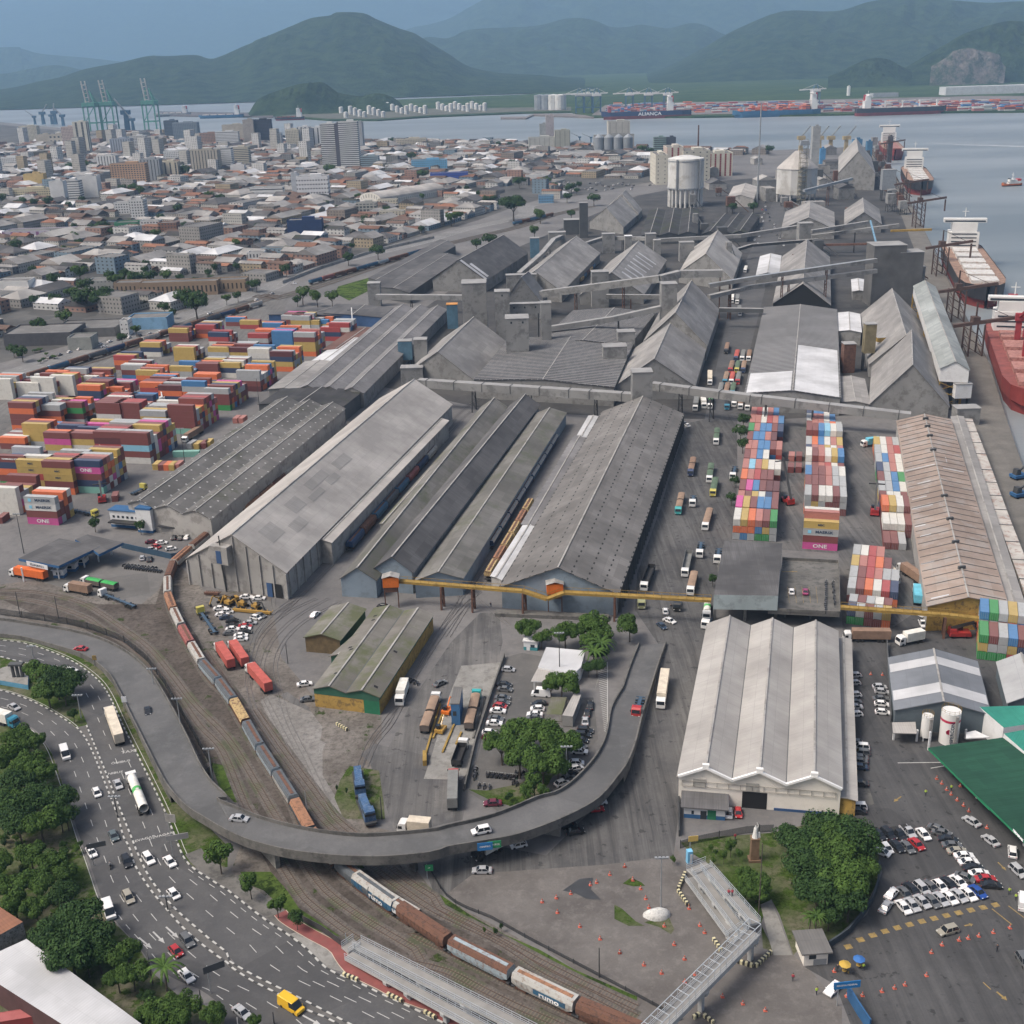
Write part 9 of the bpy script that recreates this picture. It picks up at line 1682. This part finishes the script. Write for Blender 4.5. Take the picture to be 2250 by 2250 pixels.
# motorbikes
mp = bpy.data.objects.new('motorcycle',None); C.objects.link(mp); q = MB(); [q.rod((x,-.07,.3),(x,.07,.3),.3,9) for x in (-.65,.65)]; q.build('wheels',TYRE,mp); q = MB(); q.beam((-.7,0,.55),(.3,0,.6),.28,.25); q.beam((.55,0,.4),(.35,0,1.0),.12,.12); q.box(0,0,.3,.5,.25,.3); q.build('body',gloss('bike_black',(.03,.03,.035)),mp); q = MB(); q.rod((.38,-.35,1.05),(.38,.35,1.05),.03); q.build('handlebar',GALV,mp)
def bikes(t,rows,label,z=0):
 for x0,y0,x1,y1,k in rows:
  for i in range(k): p = at(t,x0+(x1-x0)*i/max(1,k-1),y0+(y1-y0)*i/max(1,k-1),z); c = copy_tree(mp,(p.x,p.y,z+.03),1.2+rnd.uniform(-.3,.3),1.1,'dark motorcycle '+label,'motorcycle','parked motorcycles'); c.name = 'motorcycle'
bikes('O',[(560,1520,555,1590,4),(655,1565,900,1590,13),(900,1550,1020,1560,5),(590,1660,680,1670,3),(880,1630,910,1640,2)],'in the row below the big car park tree'); bikes('I',[(890,1445,1140,1475,17),(880,1430,1100,1450,10)],'in the double row by the gate canopy'); bikes('L',[(530,1550,525,1760,15),(580,1555,590,1700,8)],'on the parking deck',5.5); bikes('N',[(1740,760,1810,790,4)],'beside the white box truck')
# people
pm,sk = [],M('skin',(.35,.2,.14),.7,.1); me = bpy.data.meshes.new('sk'); V_ = [(0,0,.95),(0,0,1.2),(0,0,1.42),(0,0,1.52),(0,0,1.66),(.12,.1,.9),(.1,.14,.5),(.1,.04,.06),(-.12,-.02,.9),(-.1,-.1,.5),(-.1,-.16,.06),(.2,0,1.38),(.27,.04,1.12),(.27,.12,.88),(-.2,0,1.38),(-.27,-.02,1.12),(-.26,.06,.88)]
me.from_pydata(V_,[(0,1),(1,2),(2,3),(3,4),(0,5),(5,6),(6,7),(0,8),(8,9),(9,10),(2,11),(11,12),(12,13),(2,14),(14,15),(15,16)],[]); so_ = bpy.data.objects.new('sk',me); C.objects.link(so_); md = so_.modifiers.new('s','SKIN'); so_.modifiers.new('u','SUBSURF').levels = 1
for i,r_ in enumerate((.15,.14,.13,.055,.1,.09,.06,.05,.09,.06,.05,.06,.045,.035,.06,.045,.035)): me.skin_vertices[0].data[i].radius = (r_,r_)
me.skin_vertices[0].data[0].use_root = True; bpy.context.view_layer.update(); bm_ = bpy.data.meshes.new_from_object(so_.evaluated_get(bpy.context.evaluated_depsgraph_get())); bpy.data.objects.remove(so_)
def person(t,x,y,top,label,z=0,s=1.15):
 p = at(t,x,y,z); T_ = thing('person',label,'person',(p.x,p.y,z+.03),rnd.uniform(-.5,.5),'people on foot'); o = bpy.data.objects.new('body',bm_.copy()); C.objects.link(o); o.parent = T_; o.data.materials.append(sk); o.data.materials.append(M('cloth_%.2f' % top[0],top,.8)); o.data.materials.append(M('trousers',(.03,.035,.05),.8))
 for f in o.data.polygons: zc = f.center.z; f.material_index = 1 if .95 < zc < 1.45 else 2 if .1 < zc <= .95 and abs(f.center.x) < .22 else 0
 q = MB(); q.cyl(0,0,1.68,.115,.1,8,0,.05); q.build('hair',BLK,T_,local=True); T_.scale = (s,)*3
HV,RD,DKC = (.45,.65,.08),(.40,.03,.06),(.05,.05,.06)
for k in (('X',1805,835,HV,'person in a yellow green vest, left of the two by the customs lot'),('X',1860,885,HV,'person in a yellow green vest, right of the two by the customs lot'),('X',170,1685,HV,'person in a pale yellow vest on the forecourt'),('X',565,1480,HV,'person in a yellow vest beside the blue parasol'),('V',1515,1570,RD,'person in a red top walking across the forecourt'),('V',1025,372,RD,'person in a red top at the park fence'),('R',1095,1735,HV,'person in a yellow vest alone on the dark apron'),('R',1313,1695,HV,'person in a yellow vest among the cones'),('X',345,1490,DKC,'person in dark clothes by the yellow parasol'),('X',1700,1320,DKC,'person in dark clothes beside the motorcycles of the apron'),('O',690,135,DKC,'person in dark clothes near the loading dock'),('K',1205,1735+0,DKC,'person in dark clothes by the truck avenue')): person(*k)
person('V',970,850,RD,'person in a dark red top on the ramp, left one',5.2); person('V',1000,850,RD,'person in a dark red top on the ramp, right one',5.2)
p = at('S',940,605); c = copy_tree(mp,(p.x,p.y,.08),-1.3,1.1,'motorcycle riding on the city bound highway','motorcycle','moving motorcycles'); person('S',940,600,(.6,.6,.6),'person in a pale jacket riding the highway motorcycle',.35,.95)
for e in (cp,mp):
 for ch in list(e.children): bpy.data.objects.remove(ch)
 bpy.data.objects.remove(e)
# covered gallery and loaders on the quay
gantry('quay_gallery','long pale stained box gallery beside the low quay aisle',[('L',1530,385,6),('L',1655,720,6),('L',1790,1100,6),('L',1990,1620,6)],4.5,M('gallery_pale',(.42,.39,.35),.9,.15,.2,dirt=(.22,.12,.09),dirtamt=.6),M('gallery_top',(.45,.43,.40),.9,.2,.15,dirt=(.25,.13,.10),dirtamt=.6),5.8,closed=True)
def loader(t,x,yb,h,boom,label,mat):
 p = at(t,x,yb); T_ = thing('ship_loader',label,'ship loader',p,0,'ship loaders'); q = MB()
 for sx in (-4,4):
  for sy in (-5,5): q.box(sx,sy,0,.8,.8,h)
 for z in range(0,int(h)-3,5): [q.beam((s_*4,-5,z),(s_*4,5,z+5),.35,.35) for s_ in (-1,1)]; [q.beam((-4,s_*5,z+5),(4,s_*5,z),.35,.35) for s_ in (-1,1)]
 q.build('tower',mat,T_,local=True); q = MB(); q.beam((-12,0,h-2),(boom,-4,h+3),2.4,1.8); q.build('boom',mat,T_,local=True); q = MB(); q.rod((boom-1,-4,h+2),(boom-1,-4,h-9),.8,8); q.build('chute',mat,T_,local=True); q = MB(); q.box(0,0,h,4,5,4); q.build('head_house',mat,T_,local=True); q = MB(); q.beam((0,0,h+3),(0,0,h+12),.8,.8); q.beam((0,0,h+12),(boom*.8,-3,h+3.5),.3,.3); q.build('stay_mast',mat,T_,local=True)
RB = M('rust_brown_steel',(.09,.055,.045),.85,.3,.4)
for k in (('H',1330,820,22,22,'rusty ship loader at the stern of the white hatched ship'),('H',1440,1140,20,24,'rusty ship loader at the bow of the white hatched ship'),('H',1560,1380,18,24,'rusty ship loader before the red ship'),('H',1180,480,24,24,'dark ship loader behind the black silo tower'),('H',1080,330,24,24,'dark ship loader at the third ship'),('D',960,1150,28,24,'dark ship loader at the farthest ship')): loader(*k,RB)
for i,(x,y,lb) in enumerate(((1890,810,'blue loading machine on the bare quay, upper one'),(1895,940,'blue loading machine on the bare quay, lower one'))): p = at('L',x,y); T_ = thing('quay_machine',lb,'machine',p,.3,'quay machines'); q = MB(); q.box(0,0,.8,6,4,1.2); q.build('chassis',BLUEP,T_,local=True); q = MB(); q.box(-1,0,2,2.5,2.5,2.4,tx=.7); q.beam((0,0,3),(4,0,5.5),.6,.6); q.build('hopper',DSTEEL,T_,local=True); [MB().rod((sx*2,sy*1.8-.2,.5),(sx*2,sy*1.8+.2,.5),.5,8).build('wheel',TYRE,T_,local=True) for sx in (-1,1) for sy in (-1,1)]
dedupe()
